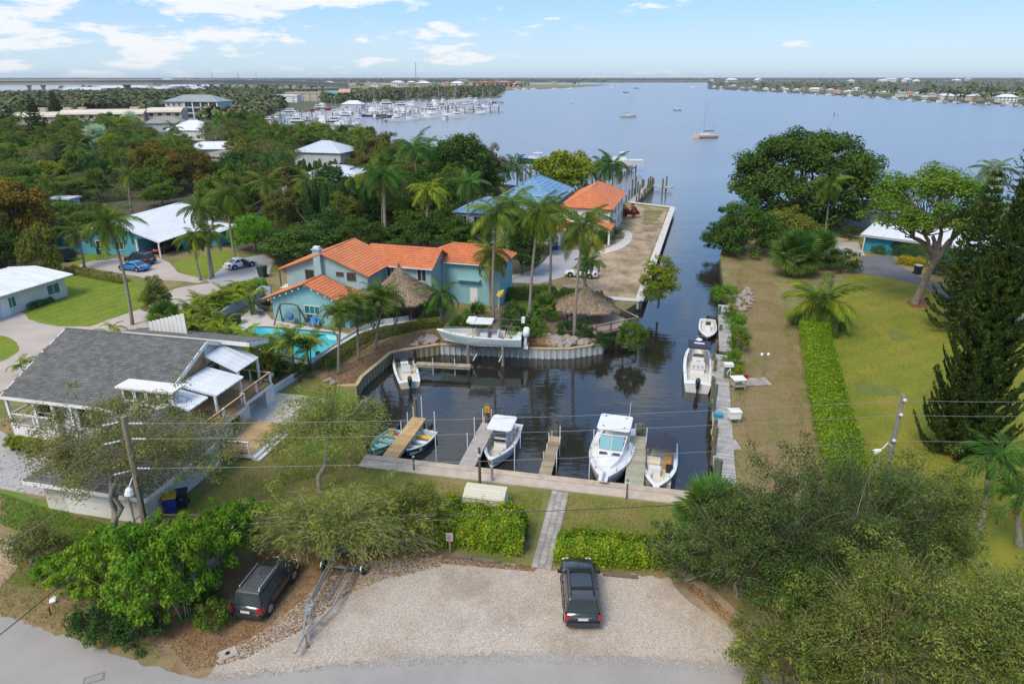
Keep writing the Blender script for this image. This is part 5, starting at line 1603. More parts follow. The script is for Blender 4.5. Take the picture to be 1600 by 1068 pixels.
for i,(px,py,rz,lab,m) in enumerate([(482,508,-20, 'dark blue patio chair left of the blue striped chairs',NAVY),(488,512,-10, 'blue and white striped beach chair by the pool house wall, nearer the swing',None),(494,511,5, 'blue and white striped beach chair by the pool house wall, nearer the awning',None),(496,505,10, 'dark patio chair tucked against the pool house wall',NAVY)]):
 t=thing('patio_chair',lab, 'chair',G(px,py)+Vector((0,0,.06)),R(rz))
 bl=m or mat('sling_blue',(.04,.22,.48),.7)
 mb=MB(); mb.box(-.3,.3,-.3,.3,.4,.45); mb.build('seat',bl,t)
 mb=MB(); mb.cbox((0,.33,.75),(.6,.05,.65),0,-.25); mb.build('backrest',bl,t)
 mb=MB()
 for x in (-.32,.32): mb.tube([(x,-.3,0),(x,-.3,.62),(x,.35,.62),(x,.35,0)],.025,4)
 mb.build('frame',WHITE if m is None else BLACK,t)
t=thing('planter_tub', 'large dark tub planted with bamboo beside the pale blue wall', 'planter',G(367,506),0)
mb=MB(); mb.tube([(0,0,0),(0,0,1.1)],[.7,.8],12); mb.build('tub',BLACK,t)
t=thing('planter_pot', 'navy pot standing inside the white pool fence', 'planter',G(498,562),0); mb=MB(); mb.tube([(0,0,0),(0,0,.25),(0,0,.6)],[.2,.3,.24],10); mb.build('pot',NAVY,t); mb=MB(); mb.ell((0,0,.72),(.3,.3,.22),8,5); mb.build('plant',L_DARK,t)
t=thing('patio_umbrella', 'yellow folded parasol beside the corner of the blue house', 'parasol',G(779,483),R(20))
mb=MB(); mb.tube([(0,0,0),(0,0,2.5)],.03,5); mb.build('pole',WHITE,t); mb=MB(); mb.tube([(0,0,1.6),(.3,0,2.0),(.7,0,2.4)],[.35,.42,.1],8); mb.build('canopy',mat('canvas_yellow',(.66,.50,.10),.8),t)
t=thing('storage_bin', 'royal blue wheeled bin beside the white garage door', 'bin',G(868,390),R(-15)); mb=MB(); mb.box(-.35,.35,-.4,.4,.08,1.15); mb.build('body',BLUEP,t); mb=MB(); mb.box(-.38,.38,-.44,.42,1.15,1.22); mb.build('lid',BLUEP,t)
mb=MB(); mb.tube([(-.4,.3,.12),(.4,.3,.12)],.12,8); mb.build('wheels',TYRE,t)
def wheelie(label,base,rz,body,lid,s=1.0):
 t=thing('wheeled_bin',label, 'bin',G(*base),R(rz)); t.scale=(s,)*3
 b=MB(); b.faces([(-.26,-.28,.08),(.26,-.28,.08),(.26,.28,.08),(-.26,.28,.08),(-.33,-.37,1.0),(.33,-.37,1.0),(.33,.37,1.0),(-.33,.37,1.0)],[(3,2,1,0),(4,5,6,7),(0,1,5,4),(1,2,6,5),(2,3,7,6),(3,0,4,7)]); b.build('body',body,t)
 b=MB(); b.box(-.36,.36,-.42,.4,1.0,1.05); b.box(-.3,.3,-.34,.3,1.05,1.1); b.build('lid',lid,t)
 for x in (-.3,.3):
  b=MB(); b.tube([(x - .03,.3,.13),(x + .03,.3,.13)],.13,10); b.build('wheel',TYRE,t)
 b=MB(); b.tube([(-.28,.42,.93),(.28,.42,.93)],.02,5); b.build('handle',body,t)
 return t
wheelie('blue wheeled bin with a yellow lid against the garage wall',(270,797),15,BLUEP,YELLOW,1.15)
wheelie('dark wheeled bin half hidden behind the yellow lidded one',(287,790),20,NAVY,NAVY,1.1)
wheelie('dark green wheeled bin standing on the drive near the white car',(411,433),-15,mat('bin_green',(.02,.045,.035),.5),mat('bin_green',(0,0,0)),1.5)
wheelie('black wheeled bin on the lawn strip beside the dark driveway',(1433,428),0,BLACK,mat('bin_lid_grey',(.4,.42,.44),.5),1.25)
# === docks
def finger_dock(label,near,far,w,plank,z=.12,wide_far=None,lw=.2,posts=PILE,label_group=None):
 a,c=G(*near,z),G(*far,z)
 d=c-a; L=d.length; rz=math.atan2(d.y,d.x)
 t=thing('finger_dock',label, 'dock',(a.x,a.y,0),rz,label_group)
 fm=MB(); fm.box(0,L,-w/2,w/2,z - .3,z - .045); fm.build('frame',plank,t)
 pb=MB(); x=0
 while x<L - .02: pb.box(x,min(L,x+lw - .022),-w/2 - .03,w/2 + .03,z - .04,z + .002*((int(x*7)) % 3)); x+=lw
 pb.build('planks',plank,t,kind='stuff')
 for i in range(max(2,int(L/2.6))):
  for s in (-1,1):
   m=MB(); x=.6+i*(L - .8)/max(1,int(L/2.6)-1) if int(L/2.6)>1 else L - .3
   m.tube([(min(x,L - .2),s*(w/2 - .1),-2.6),(min(x,L - .2),s*(w/2 - .1),z - .05)],.1,6); m.build('post',posts,t)
 return t,a,d.normalized(),L
def pole(px,top,label,r=.035,m=PVC,name='guide_pole',cat='pole',group=None,z0=-2.4,base_z=WZ):
 B=G(*px,base_z)
 h=ZT(top,B.y)
 mb=MB(); mb.tube([(0,0,z0),(0,0,h)],r,7)
 o=mb.build(name,m,loc=(B.x,B.y,0)); tag(o,label,cat,group)
 return o
def piling(px,top,label,r=.16,m=PILE,group=None,cap=None,at=None,h=None):
 B=G(*px,WZ) if at is None else Vector(at)
 hh=ZT(top,B.y) if h is None else h
 t=thing('piling',label, 'piling',(B.x,B.y,0),random.random()*6,group)
 mb=MB(); mb.tube([(0,0,-3.0),(0,0,0),(random.random() * .05,0,hh)],[r*1.05,r,r * .95],9); mb.build('post',m,t)
 mb=MB(); mb.tube([(0,0,WZ - .05),(0,0,WZ + .25)],r*1.13,9); mb.build('tide_band',BLACK,t)
 if cap=='bird':
  mb=MB(); mb.tube([(0,0,hh),(0,0,hh + .18)],[r * .9,r * .3],8); mb.build('cap',BLACK,t)
 if cap=='white':
  mb=MB(); mb.tube([(0,0,hh),(0,0,hh + .12)],[r*1.1,.02],9); mb.build('cap',WHITE,t)
 return t
finger_dock('finger dock of bright new orange timber between the two green skiffs',(607,716),(655,652),1.15,mat('plank_orange',(.52,.34,.16),.8,(.44,.28,.13),2,island=.14))
finger_dock('pale grey smooth finger dock left of the white boat with a hard top',(728,729),(764,661),1.15,mat('plank_composite',(.40,.36,.33),.75,(.34,.31,.29),2,island=.06))
finger_dock('narrow old finger dock of uneven brown planks standing alone',(851,742),(868,681),.85,mat('plank_old',(.34,.26,.17),.85,(.25,.20,.14),2,island=.3),lw=.26)
finger_dock('greenish grey finger dock between the cabin cruiser and the bowrider',(990,762),(998,681),1.25,WOODG)
gp = 'white guide poles along the finger docks'
for px,top in [((571,718),695),((585,716),702),((629,700),658),((639,690),644),((648,682),635),((661,678),619),((682,722),643),((731,715),676),((742,700),652),((745,690),674),((755,680),639),((757,690),650),((768,670),639),((804,735),690),((813,700),665),((849,735),705),((854,722),693),((857,710),676),((862,695),673),((869,742),705),((874,712),665),((920,752),704),((926,718),671),((991,700),662),((1008,710),668)]:
 dk = 'teal skiff at the orange dock' if px[0]<600 else 'orange finger dock' if px[0]<670 else 'stern of the white decked skiff' if px[0]<700 else 'pale grey finger dock' if px[0]<780 else 'outer side of the hard topped white boat' if px[0]<830 else 'narrow old finger dock' if px[0]<900 else 'outer side of the cabin cruiser' if px[0]<950 else 'greenish finger dock'
 pole(px,top, 'thin white plastic guide pole standing by the ' + dk,group=gp + ', ' + dk)
for px,top in [((677,586),559),((711,586),560)]:
 pole(px,top, 'thin white pole in the water in front of the lift walkway',group='white poles by the boat lift')
piling((651,668),623, 'dark piling at the outer end of the orange finger dock',.17)
piling((761,668),632, 'piling with an orange life vest hanging at the end of the pale grey dock',.2)
piling((870,690),661, 'green stained piling with a dark cap at the end of the narrow old dock',.15,cap='bird')
piling((999,690),662, 'stout olive piling at the end of the greenish dock beside the cabin cruiser',.22)
t=thing('life_vest', 'orange life vest hung on the piling of the pale grey dock', 'life vest',AT(761,640,G(761,668,WZ).y - .25)); mb=MB(); mb.cbox((-.12,0,0),(.18,.16,.5)); mb.cbox((.12,0,0),(.18,.16,.5)); mb.cbox((0,.05,.22),(.4,.1,.12)); mb.build('vest',mat('vest_orange',(.62,.30,.03),.8),t)
def post(px,top,label,r,m,name='mooring_post'):
 B=G(*px); h=ZT(top,B.y)
 t=thing(name,label, 'post',B)
 mb=MB(); mb.tube([(0,0,-.3),(0,0,h)],[r*1.1,r * .9],8); mb.build('post',m,t)
 mb=MB(); mb.tube([(0,0,h * .8),(0,0,h * .86)],r*1.35,8); mb.build('rope_wrap',WHITE,t)
 return t
post((750,764),699, 'dark leaning post on the seawall near the pale grey dock',.1,WOODD); post((769,752),722, 'short post with a white hose on the seawall by the bow of the white boat',.09,WOODO); post((979,779),748, 'post with a white outlet box on the seawall by the greenish dock',.06,WOODD)
post((647,735),708, 'thin dark post on the seawall behind the white skiff',.06,WOODD)
RB=thing('long_dock', 'long grey boardwalk dock running up the right bank of the canal', 'dock',(0,0,0))
WOODL=mat('plank_silver',(.40,.385,.37),.85,(.29,.28,.27),2.2,island=.2)
def walkway(t,pa,pb,w,z,m,lw=.18):
 a,c=G(*pa,z),G(*pb,z); d=c-a; L=d.length; d.normalize(); n=Vector((-d.y,d.x,0))
 fb=MB(); fb.beam(a-Vector((0,0,.17)),c-Vector((0,0,.17)),w,.22); fb.build('frame',m,t)
 mb=MB(); x=0
 an=math.atan2(d.y,d.x)
 while x<L:
  p=a+d*(x+lw/2); mb.cbox((p.x,p.y,z - .03+random.random() * .008),(lw - .025,w + .08+random.random() * .06,.05),an+random.gauss(0,.006)); x+=lw
 mb.build('planks',m,t,kind='stuff')
 return a,c
walkway(RB,(1131,476),(1134,548),1.25,.12,WOODL)
walkway(RB,(1123.5,553),(1133,764),1.45,.125,WOODL)
walkway(RB,(1142,597),(1198,595),1.5,.10,mat('plank_worn',(.33,.26,.22),.9,(.40,.38,.36),1.5,island=.25))
walkway(RB,(1143,694),(1152,694),1.3,.10,WOODL)
g = 'pilings along the long grey boardwalk'; ORD=iter(['green piling beside the small white skiff, farthest along the long boardwalk', 'green piling just short of the small white skiff', 'weathered piling at the bow of the dark topped boat', 'weathered piling amidships of the dark topped boat', 'weathered piling near the stern of the dark topped boat', 'green piling just behind the dark topped boat', 'weathered piling opposite the white dock box', 'green piling beside the bright blue crate', 'weathered piling carrying the rope coil', 'weathered piling just past the rope coil', 'green piling third from the seawall end of the boardwalk', 'stout green piling nearest the seawall corner'])
PILEG=mat('piling_green',(.075,.12,.085),.8,(.12,.145,.10),2)
for px,top,m in [((1122,505),478,PILEG),((1124,530),507,PILEG),((1118,557),531,PILE),((1113,578),551,PILE),((1114,596),561,PILE),((1112,612),588,PILEG),((1110,640),590,PILE),((1112,660),600,PILEG),((1113,700),655,PILE),((1112,730),668,PILE),((1114,765),716,PILEG),((1116,790),718,PILEG)]:
 piling(px,min(top,px[1]-22),next(ORD),.17,m,group=g)
t=thing('fish_table', 'white topped fish cleaning table beside the long boardwalk', 'table',G(1152,606,.12),R(4))
mb=MB(); mb.box(-.6,.6,-.55,.55,.95,1.02); mb.build('table_top',WHITE,t)
for x in (-.52,.52):
 for y in (-.46,.46): l_=MB(); l_.cbox((x,y,.48),(.1,.1,.95)); l_.build('leg',WOODO,t)
mb=MB(); mb.box(-.5,.5,-.45,.45,.3,.36); mb.build('shelf',WOODO,t)
t=thing('bucket', 'red bucket standing on the side platform of the boardwalk', 'bucket',G(1166,590,.12)); mb=MB(); mb.tube([(0,0,0),(0,0,.38)],[.17,.22],10); mb.build('body',RED,t); mb=MB(); mb.tube([(-.2,0,.38),(0,0,.55),(.2,0,.38)],.012,4); mb.build('handle',STEEL,t)
t=thing('power_pedestal', 'white and green shore power pedestal with a coiled hose on the boardwalk', 'pedestal',G(1136,590,.12)); mb=MB(); mb.box(-.3,.3,-.18,.18,0,1.2); mb.build('body',mat('pedestal_green',(.10,.16,.11),.6),t); mb=MB(); mb.box(-.42,.42,-.3,.3,1.2,1.5); mb.build('hood',WHITE,t); mb=MB(); mb.tube([(.1,-.22,1.1),(.2,-.3,.6),(.0,-.3,.2),(-.15,-.3,.6),(.1,-.22,1.0)],.035,5); mb.build('hose',WHITE,t)
t=thing('dock_box', 'white dock box on legs beside the long boardwalk', 'box',G(1146,660,.0),R(3)); mb=MB(); mb.box(-.45,.45,-.35,.35,.5,1.05); mb.build('box',WHITE,t); mb=MB(); mb.cbox((0,0,1.1),(.98,.8,.1)); mb.build('lid',WHITE,t)
for x in (-.35,.35): l_=MB(); l_.cbox((x,-.25,.25),(.08,.08,.5)); l_.build('leg',WOODO,t)
t=thing('dock_crate', 'bright blue crate on the edge of the long boardwalk', 'crate',G(1122,651,.13)); mb=MB(); mb.box(-.35,.35,-.25,.25,0,.3); mb.build('crate',mat('crate_blue',(.03,.22,.36),.5),t); mb=MB(); mb.box(-.3,.3,-.2,.2,.3,.33); mb.build('lid',mat('crate_lid',(.05,.27,.42),.5),t)  # a lidded blue crate at the boardwalk edge
t=thing('mooring_rope', 'coil of pale rope hanging from a piling of the long boardwalk', 'rope',G(1119,676,.3)); mb=MB()
for k in range(3): mb.tube([(.3*math.cos(a)*(1 + .1*k),.1*k,.55*math.sin(a)) for a in np.linspace(0,6.28,12)],.03,5,cap=False)
mb.build('rope',mat('rope_pale',(.55,.50,.42),.9),t)
t=thing('lamp_post', 'short grey lamp post with two small white lamps on the dry bank', 'lamp post',G(1191,586)); mb=MB(); mb.tube([(0,0,-.2),(0,0,2.3)],.07,6); mb.build('post',POLEG,t)
for s in (-1,1): mb=MB(); mb.ell((s * .3,0,2.15),(.16,.12,.16),8,5); mb.build('lamp',LAMPW,t)
mb=MB(); mb.tube([(-.3,0,2.2),(.3,0,2.2)],.03,5); mb.build('crossarm',POLEG,t)
t=thing('boat_lift', 'boat lift with grey posts and a cradle holding the big white fishing boat', 'boat lift',(0,0,0))
A1,A2=G(732,569,WZ),G(785,583,WZ)
dv=Vector((math.cos(R(-6)),math.sin(R(-6)),0)); nv=Vector((-dv.y,dv.x,0))
P0=A1; P1=A1+dv*3.55
for p in (P0,P1,P0+nv*4.0,P1+nv*4.0):
 mb=MB(); mb.tube([(p.x,p.y,-3),(p.x,p.y,1.25)],.17,8); mb.build('post',POLEG,t)
mb=MB(); mb.beam((P0.x-dv.x * .4,P0.y-dv.y * .4,1.32),(P1.x+dv.x * .4,P1.y+dv.y * .4,1.32),.22,.2); q0,q1=P0+nv*4,P1+nv*4; mb.beam((q0.x,q0.y,1.32),(q1.x,q1.y,1.32),.22,.2); mb.build('top_beam',GALV,t)
for p in (P0+dv * .5,P1-dv * .4):
 mb=MB(); q=p+nv*4; mb.beam((p.x,p.y,.02),(q.x,q.y,.02),.16,.2); mb.build('cradle_beam',GALV,t)
 mb=MB(); mb.tube([(p.x,p.y,.1),(p.x,p.y,1.3)],.02,4); mb.build('cable',STEEL,t)
 mb=MB(); mb.beam((p.x,p.y - .1,-.5),(p.x + .35,p.y - .2,.25),.14,.1); mb.build('guide',PVC,t)
walkway(t,(650,567),(735,571),.7,.1,mat('plank_lift',(.36,.31,.22),.85,(.28,.24,.17),2,island=.2),.22)
piling((650,577),546, 'black piling at the left end of the lift walkway',.16,BLACK)
# === boats
def hull_parts(t,L,B,fs,fb,hull_m,gun_m,deck_m,g=.16,s0=.05,s1=.86,rnd=2.3,tr=.86,floor=.12,draft=.35,flare=.86,N=14,stripe=None):
 bt,sh=[],[]
 for i in range(N+1):
  s=i/N
  w=tr+(1-tr)*min(1,s / .35)
  if s>.45: w*=max(0,1-((s - .45) / .55)**rnd)
  bt.append(max(.015,B/2*w)); sh.append(fs+(fb-fs)*s**1.8)
 y=[-L/2+L*i/N for i in range(N+1)]
 v=[]; fs_=[]
 K=7
 for i in range(N+1):
  s=i/N
  ch=.02+(sh[i] * .55)*max(0,(s - .55) / .45)**2
  kd=-draft*(1-max(0,(s - .6) / .4)**2)+max(0,(s - .92) / .08) * .1
  cw=bt[i]*flare*(1 - .25*max(0,(s - .5) / .5))
  yy=y[i]+0
  rk=max(0,(s - .7) / .3)**2*L * .035
  v+=[(-bt[i],yy+rk,sh[i]),(-bt[i] * .98,yy+rk * .8,sh[i] * .72+ch * .28),(-cw,yy,ch),(0,yy-rk,kd),(cw,yy,ch),(bt[i] * .98,yy+rk * .8,sh[i] * .72+ch * .28),(bt[i],yy+rk,sh[i])]
 for i in range(N):
  for k in range(K-1):
   a=i*K+k; fs_.append((a,a+1,a+K+1,a+K))
 fs_.append(tuple(range(K)))
 mb=MB(); mb.faces(v,fs_); h=mb.build('hull',hull_m,t,smooth=False)
 rk=lambda i: max(0,(i/N - .7) / .3)**2*L * .035
 mb=MB(); dk=MB()
 i0=max(1,round(s0*N)); i1=round(s1*N)
 inn=[max(0.0,b-g) for b in bt]
 for i in range(N):
  p0,p1=(bt[i],y[i]+rk(i),sh[i]),(bt[i+1],y[i+1]+rk(i+1),sh[i+1])
  for sd in (-1,1):
   a0,a1=(sd*(p0[0] + .025),p0[1],p0[2]),(sd*(p1[0] + .025),p1[1],p1[2])
   if i0<=i<i1: b0,b1=(sd*inn[i],p0[1],p0[2] + .03),(sd*inn[i+1],p1[1],p1[2] + .03)
   else: b0,b1=(0,p0[1],p0[2] + .06),(0,p1[1],p1[2] + .06)
   q=[a0,a1,b1,b0]; mb.face(q if sd>0 else q[::-1])
   q=[a0,(a0[0],a0[1],a0[2] - .07),(a1[0],a1[1],a1[2] - .07),a1]; mb.face(q if sd>0 else q[::-1])
   if i0<=i<i1:
    f0,f1=(sd*inn[i] * .96,p0[1],floor),(sd*inn[i+1] * .96,p1[1],floor)
    q=[b0,b1,f1,f0]; dk.face(q if sd>0 else q[::-1])
  if i0<=i<i1:
   dk.face([(-inn[i] * .96,y[i]+rk(i),floor),(inn[i] * .96,y[i]+rk(i),floor),(inn[i+1] * .96,y[i+1]+rk(i+1),floor),(-inn[i+1] * .96,y[i+1]+rk(i+1),floor)])
 for i,sg in ((i0,1),(i1,-1)):
  q=[(-inn[i],y[i]+rk(i),sh[i] + .03),(inn[i],y[i]+rk(i),sh[i] + .03),(inn[i] * .96,y[i]+rk(i),floor),(-inn[i] * .96,y[i]+rk(i),floor)]
  dk.face(q if sg>0 else q[::-1])
 mb.build('gunwale',gun_m,t); dk.build('deck',deck_m,t)
 return dict(y=y,b=bt,s=sh,inn=inn)
def outboard(t,x,y,z,m=BLACKM,s=1.0,name='outboard',tilt=0.0):
 mb=MB()
 prof=[(-.02,.10,.14),(.06,.19,.27),(.3,.21,.30),(.5,.18,.27),(.6,.10,.16)]
 n=10
 vs=[]; fs=[]
 for zz,rx,ry in prof:
  for k in range(n):
   a=2*PI*k/n; vs.append((rx*math.cos(a),-.12+ry*math.sin(a)*(1.1 if math.sin(a)<0 else .85),zz))
 for j in range(len(prof)-1):
  for k in range(n): fs.append((j*n+k,j*n+(k+1) % n,(j+1)*n+(k+1) % n,(j+1)*n+k))
 fs.append(tuple((len(prof)-1)*n+k for k in range(n))); mb.faces(vs,fs)
 o=bpy.data.objects.new(name,mb.mesh('outboard_cowl',m,True)); COL.objects.link(o); o.parent=t
 o.location=(x,y,z); o.scale=(s,)*3; o.rotation_euler=(tilt,0,0)
 lg=MB(); lg.box(-.06,.06,-.2,.02,-.85,0); lg.box(-.03,.03,-.32,.04,-1.1,-.8); lg.tube([(0,-.3,-.98),(0,.1,-.98)],[.05,.03],7); lg.build('leg',m,o)
 br=MB(); br.box(-.12,.12,.0,.22,-.35,.12); br.build('bracket',BLACK,o)
 return o
def t_top(t,y0,y1,w,z,m,leg_m=STEEL,floor=.15,lw=None):
 mb=MB(); n=5
 rows=[]
 for i in range(n+1):
  x=-w/2+w*i/n; zz=z + .07*(1-(2*i/n-1)**2)
  rows.append((x,zz))
 r=.16
 out=[(-w/2,y0+r),(-w/2+r,y0),(w/2-r,y0),(w/2,y0+r),(w/2,y1-r),(w/2-r,y1),(-w/2+r,y1),(-w/2,y1-r)]
 mb.prism(out,z - .04,z + .03); mb.prism([(a * .9,(b-(y0+y1)/2) * .9+(y0+y1)/2) for a,b in out],z + .031,z + .06)
 o=mb.build('hard_top',m,t)
 lw=lw or w * .38
 for sx in (-1,1):
  for yy in (y0 + .35,y1 - .35):
   l_=MB(); l_.tube([(sx*lw,yy * .8+(y0+y1) * .1,floor),(sx*lw*1.05,yy,z - .03)],.03,5); l_.build('top_leg',leg_m,t)
 return o
def console(t,y,w=.9,d=.7,h=1.0,floor=.12,m=GEL,screen=True):
 mb=MB()
 mb.faces([(-w/2,y-d/2,floor),(w/2,y-d/2,floor),(w/2,y+d/2,floor),(-w/2,y+d/2,floor),(-w/2,y-d/2,floor+h * .9),(w/2,y-d/2,floor+h * .9),(w/2,y+d * .25,floor+h),(-w/2,y+d * .25,floor+h)],[(0,1,5,4),(1,2,6,5),(2,3,7,6),(3,0,4,7),(4,5,6,7)])
 c=mb.build('console',m,t)
 sc=MB(); sc.faces([(-w/2,y+d * .25,floor+h),(w/2,y+d * .25,floor+h),(w * .42,y+d * .05,floor+h + .42),(-w * .42,y+d * .05,floor+h + .42)],[(0,1,2,3)]); sc.build('windscreen',GLASS,c)
 wl_=MB(); wl_.tube([(.18*math.cos(a),y-d/2 - .12,floor+h * .8 + .18*math.sin(a)) for a in np.linspace(0,6.28,10)],.02,4,cap=False); wl_.build('steering_wheel',BLACK,c)
 return c
def seat(t,x,y,z,w,d,h,m=GEL,back=.45,name='seat'):
 mb=MB(); mb.box(x-w/2,x+w/2,y-d/2,y+d/2,z,z+h);
 if back: mb.box(x-w/2,x+w/2,y-d/2 - .1,y-d/2 + .02,z+h * .6,z+h+back)
 return mb.build(name,m,t)
def rail(t,H,i0,i1,h=.35,m=STEEL,name='bow_rail',off=.06):
 mb=MB()
 for sd in (-1,1):
  pts=[(sd*max(0.02,H['b'][i]-off),H['y'][i]+max(0,(i/(len(H['y'])-1) - .7) / .3)**2*(H['y'][-1]-H['y'][0]) * .035,H['s'][i] + .04+h) for i in range(i0,i1+1)]
  mb.tube(pts,.018,4)
  for p in pts[::2]: mb.tube([(p[0],p[1],p[2]-h),p],.014,4)
 return mb.build(name,m,t)
def boat_root(name,label,stern,bow,zg,group=None,wl=WZ,cat='boat'):
 a,c=G(*stern,zg),G(*bow,zg)
 d=c-a
 m=(a+c)/2
 return thing(name,label,cat,(m.x,m.y,wl),math.atan2(d.y,d.x)-PI/2,group),d.length
def cleats(t,H,idx,m=STEEL):
 mb=MB()
 for i in idx:
  for s in (-1,1): mb.box(s*(H['b'][i] - .1) - .03,s*(H['b'][i] - .1) + .03,H['y'][i] - .1,H['y'][i] + .1,H['s'][i] + .03,H['s'][i] + .09)
 return mb.build('cleats',m,t)
t,L=boat_root('motor_boat', 'white centre console boat with a white hard top beside the pale grey dock',(797,659),(766,720),WZ + .85)
h=hull_parts(t,L,2.55,.75,1.05,GEL,GEL,GELD,g=.22,s1=.90,rnd=2.2)
console(t,-.15,.95,.9,1.05); t_top(t,-1.75,.75,1.95,2.15,GEL); seat(t,0,-1.1,.12,1.0,.55,.7); seat(t,0,.75,.12,.8,.55,.45,GELC,.0, 'cooler_seat')
mb=MB(); mb.box(-.5,.5,.32,.36,.95,1.15); mb.build('dash',BLACK,t)
mb=MB(); mb.box(-.7,.7,-L/2 + .3,-L/2 + .75,.1,.72); mb.build('transom_seat',GEL,t)
for x in (-.32,.32): outboard(t,x,-L/2 - .18,.75,BLACKM,.95)
mb=MB()
for k in range(5): mb.tube([(-.75+k * .37,-1.8,2.1),(-.75+k * .37,-1.98,2.55)],.03,5)
mb.build('rod_holders',STEEL,t); cleats(t,h,(3,8,12)); rail(t,h,9,13,.12)
t,L=boat_root('cabin_cruiser', 'white cabin cruiser with a hard top and bluish windscreen beside the greenish dock',(966,664),(943,750),WZ+1.2)
h=hull_parts(t,L,3.25,1.05,1.5,GEL,GEL,GELD,g=.42,s0=.05,s1=.42,rnd=2.4,floor=.35,draft=.5)
y=h['y']
mb = MB()   # raised cabin trunk
ys=[-.9,0,1.0,2.0,2.9]; wv=[1.0,1.02,.92,.7,.3]; zt=[1.75,1.72,1.66,1.6,1.52]
v=[]; fs=[]
for a,w,z in zip(ys,wv,zt): v+=[(-w*1.12,a,1.2),(-w,a,z),(0,a,z + .1),(w,a,z),(w*1.12,a,1.2)]
for i in range(4):
 for k in range(4): fs.append((i*5+k,i*5+k+1,(i+1)*5+k+1,(i+1)*5+k))
fs+=[(0,1,2,3,4),(24,23,22,21,20)]
mb.faces(v,fs); mb.build('cabin',GEL,t)
mb=MB()
for s in (-1,1):
 for (a,b) in ((.04,.86),):
  mb.face([(s*a,-.05,2.45),(s*a,.95,1.80),(s*b,.75,1.74),(s*b*1.02,-.2,2.4)])
 mb.face([(s * .92,.7,1.74),(s*1.1,-.25,2.36),(s*1.2,-1.2,2.3),(s*1.2,-1.1,1.5)])
ws=mb.build('windscreen',GLASSB,t)
mb=MB();
for x in (-1.1,-.02,1.1): mb.tube([(x * .82,.93-abs(x) * .2,1.76),(x,-.2,2.44)],.04,5)
mb.tube([(-1.12,-.2,2.44),(0,.0,2.5),(1.12,-.2,2.44)],.04,5); mb.build('windscreen_frame',GEL,ws)
mb=MB(); mb.box(-.75,-.1,1.15,1.5,1.70,1.72); mb.box(.1,.75,1.15,1.5,1.70,1.72); mb.build('deck_hatch',GLASS,t)
t_top(t,-2.9,-.35,2.5,2.75,GEL,GEL,.4,1.12)
mb=MB()
for x in (-.8,.8):
 for yy in (-2.4,-.8): mb.ell((x,yy,2.84),(.1,.1,.05),8,4)
mb.build('deck_lights',STEEL,t)
mb=MB(); mb.tube([(-.95,-2.7,2.8),(-1.0,-2.9,4.0)],.015,4); mb.build('antenna',WHITE,t)
seat(t,-.6,-1.4,.35,.7,.6,.6); seat(t,.6,-1.4,.35,.7,.6,.6); seat(t,0,-L/2 + .8,.35,2.0,.5,.45)
mb=MB(); mb.box(-.32,.32,L/2 - .15,L/2 + .55,1.42,1.56); mb.build('bow_pulpit',GEL,t)
mb=MB(); mb.beam((0,L/2 - .3,1.66),(0,L/2 + .6,1.6),.14,.12); mb.beam((-.22,L/2 + .45,1.5),(.22,L/2 + .45,1.5),.08,.1); mb.build('anchor',STEEL,t)
rail(t,h,6,13,.5); cleats(t,h,(2,7,12))
for x in (-.4,.4): outboard(t,x,-L/2 - .2,1.0,GEL,1.05)
t,L=boat_root('motor_boat', 'white bowrider with a dark blue fabric bimini beside the greenish dock',(1035,689),(1025,762),WZ + .75)
h=hull_parts(t,L,2.55,.72,.95,GEL,GEL,GELC,g=.26,s1=.92,rnd=2.6,tr=.9)
mb=MB(); n=6; v=[]; fs=[]
for i in range(n+1):
 a=-1+2*i/n
 v+=[(a*1.12,-2.4,1.72 + .18*(1-a*a)),(a*1.12,-.1,1.75 + .2*(1-a*a))]
for i in range(n): fs.append((2*i,2*i+2,2*i+3,2*i+1))
mb.faces(v,fs)
for s in (-1,1): mb.face([(s*1.12,-2.4,1.72),(s*1.12,-.1,1.75),(s*1.13,-.2,1.6),(s*1.13,-2.3,1.57)])
mb.build('bimini',NAVY,t)
mb=MB()
for s in (-1,1):
 for yy in (-2.2,-.3): mb.tube([(s*1.08,-1.2,.75),(s*1.11,yy,1.72)],.02,4)
mb.build('bimini_frame',STEEL,t)
seat(t,-.55,-.5,.12,.6,.55,.5,TAN,.4); seat(t,.45,-.2,.12,1.0,.4,.55,GELC,.3)
mb=MB(); mb.box(-1.0,-.5,.3,.8,.12,.95); mb.build('helm',BLACK,t); mb=MB(); mb.box(-.15,.75,.35,.85,.12,.75); mb.build('locker',GEL,t)
for s in (-1,1): seat(t,s * .72,1.55,.12,.5,1.5,.38,GELC,0, 'bow_seat')
mb=MB(); mb.box(-.22,.22,L/2 - .1,L/2 + .38,.86,.97); mb.build('bow_pulpit',GEL,t); cleats(t,h,(3,11)); outboard(t,0,-L/2 - .15,.75)
t,L=boat_root('motor_boat', 'white centre console boat with a dark top and radar dome moored at the long boardwalk',(1090,600),(1091,533),WZ + .9)
h=hull_parts(t,L,2.75,.85,1.2,GEL,GEL,GELD,g=.26,s1=.9,rnd=2.3)
console(t,.1,1.1,.9,1.1); t_top(t,-.3,2.0,2.25,2.35,mat('top_dark',(.025,.022,.04),.5),STEEL); seat(t,0,-1.0,.12,1.3,.6,.8)
mb=MB(); mb.ell((0,1.75,2.55),(.3,.3,.16),10,6); mb.build('radar_dome',GEL,t); mb=MB(); mb.box(-.5,.5,.9,1.2,2.42,2.46); mb.build('top_hatch',GEL,t)
mb=MB(); mb.box(-.35,.35,.52,.56,.9,1.25); mb.build('dash',BLACK,t); seat(t,0,-L/2 + .7,.12,1.8,.5,.6,GEL,0, 'transom_seat')
mb=MB()
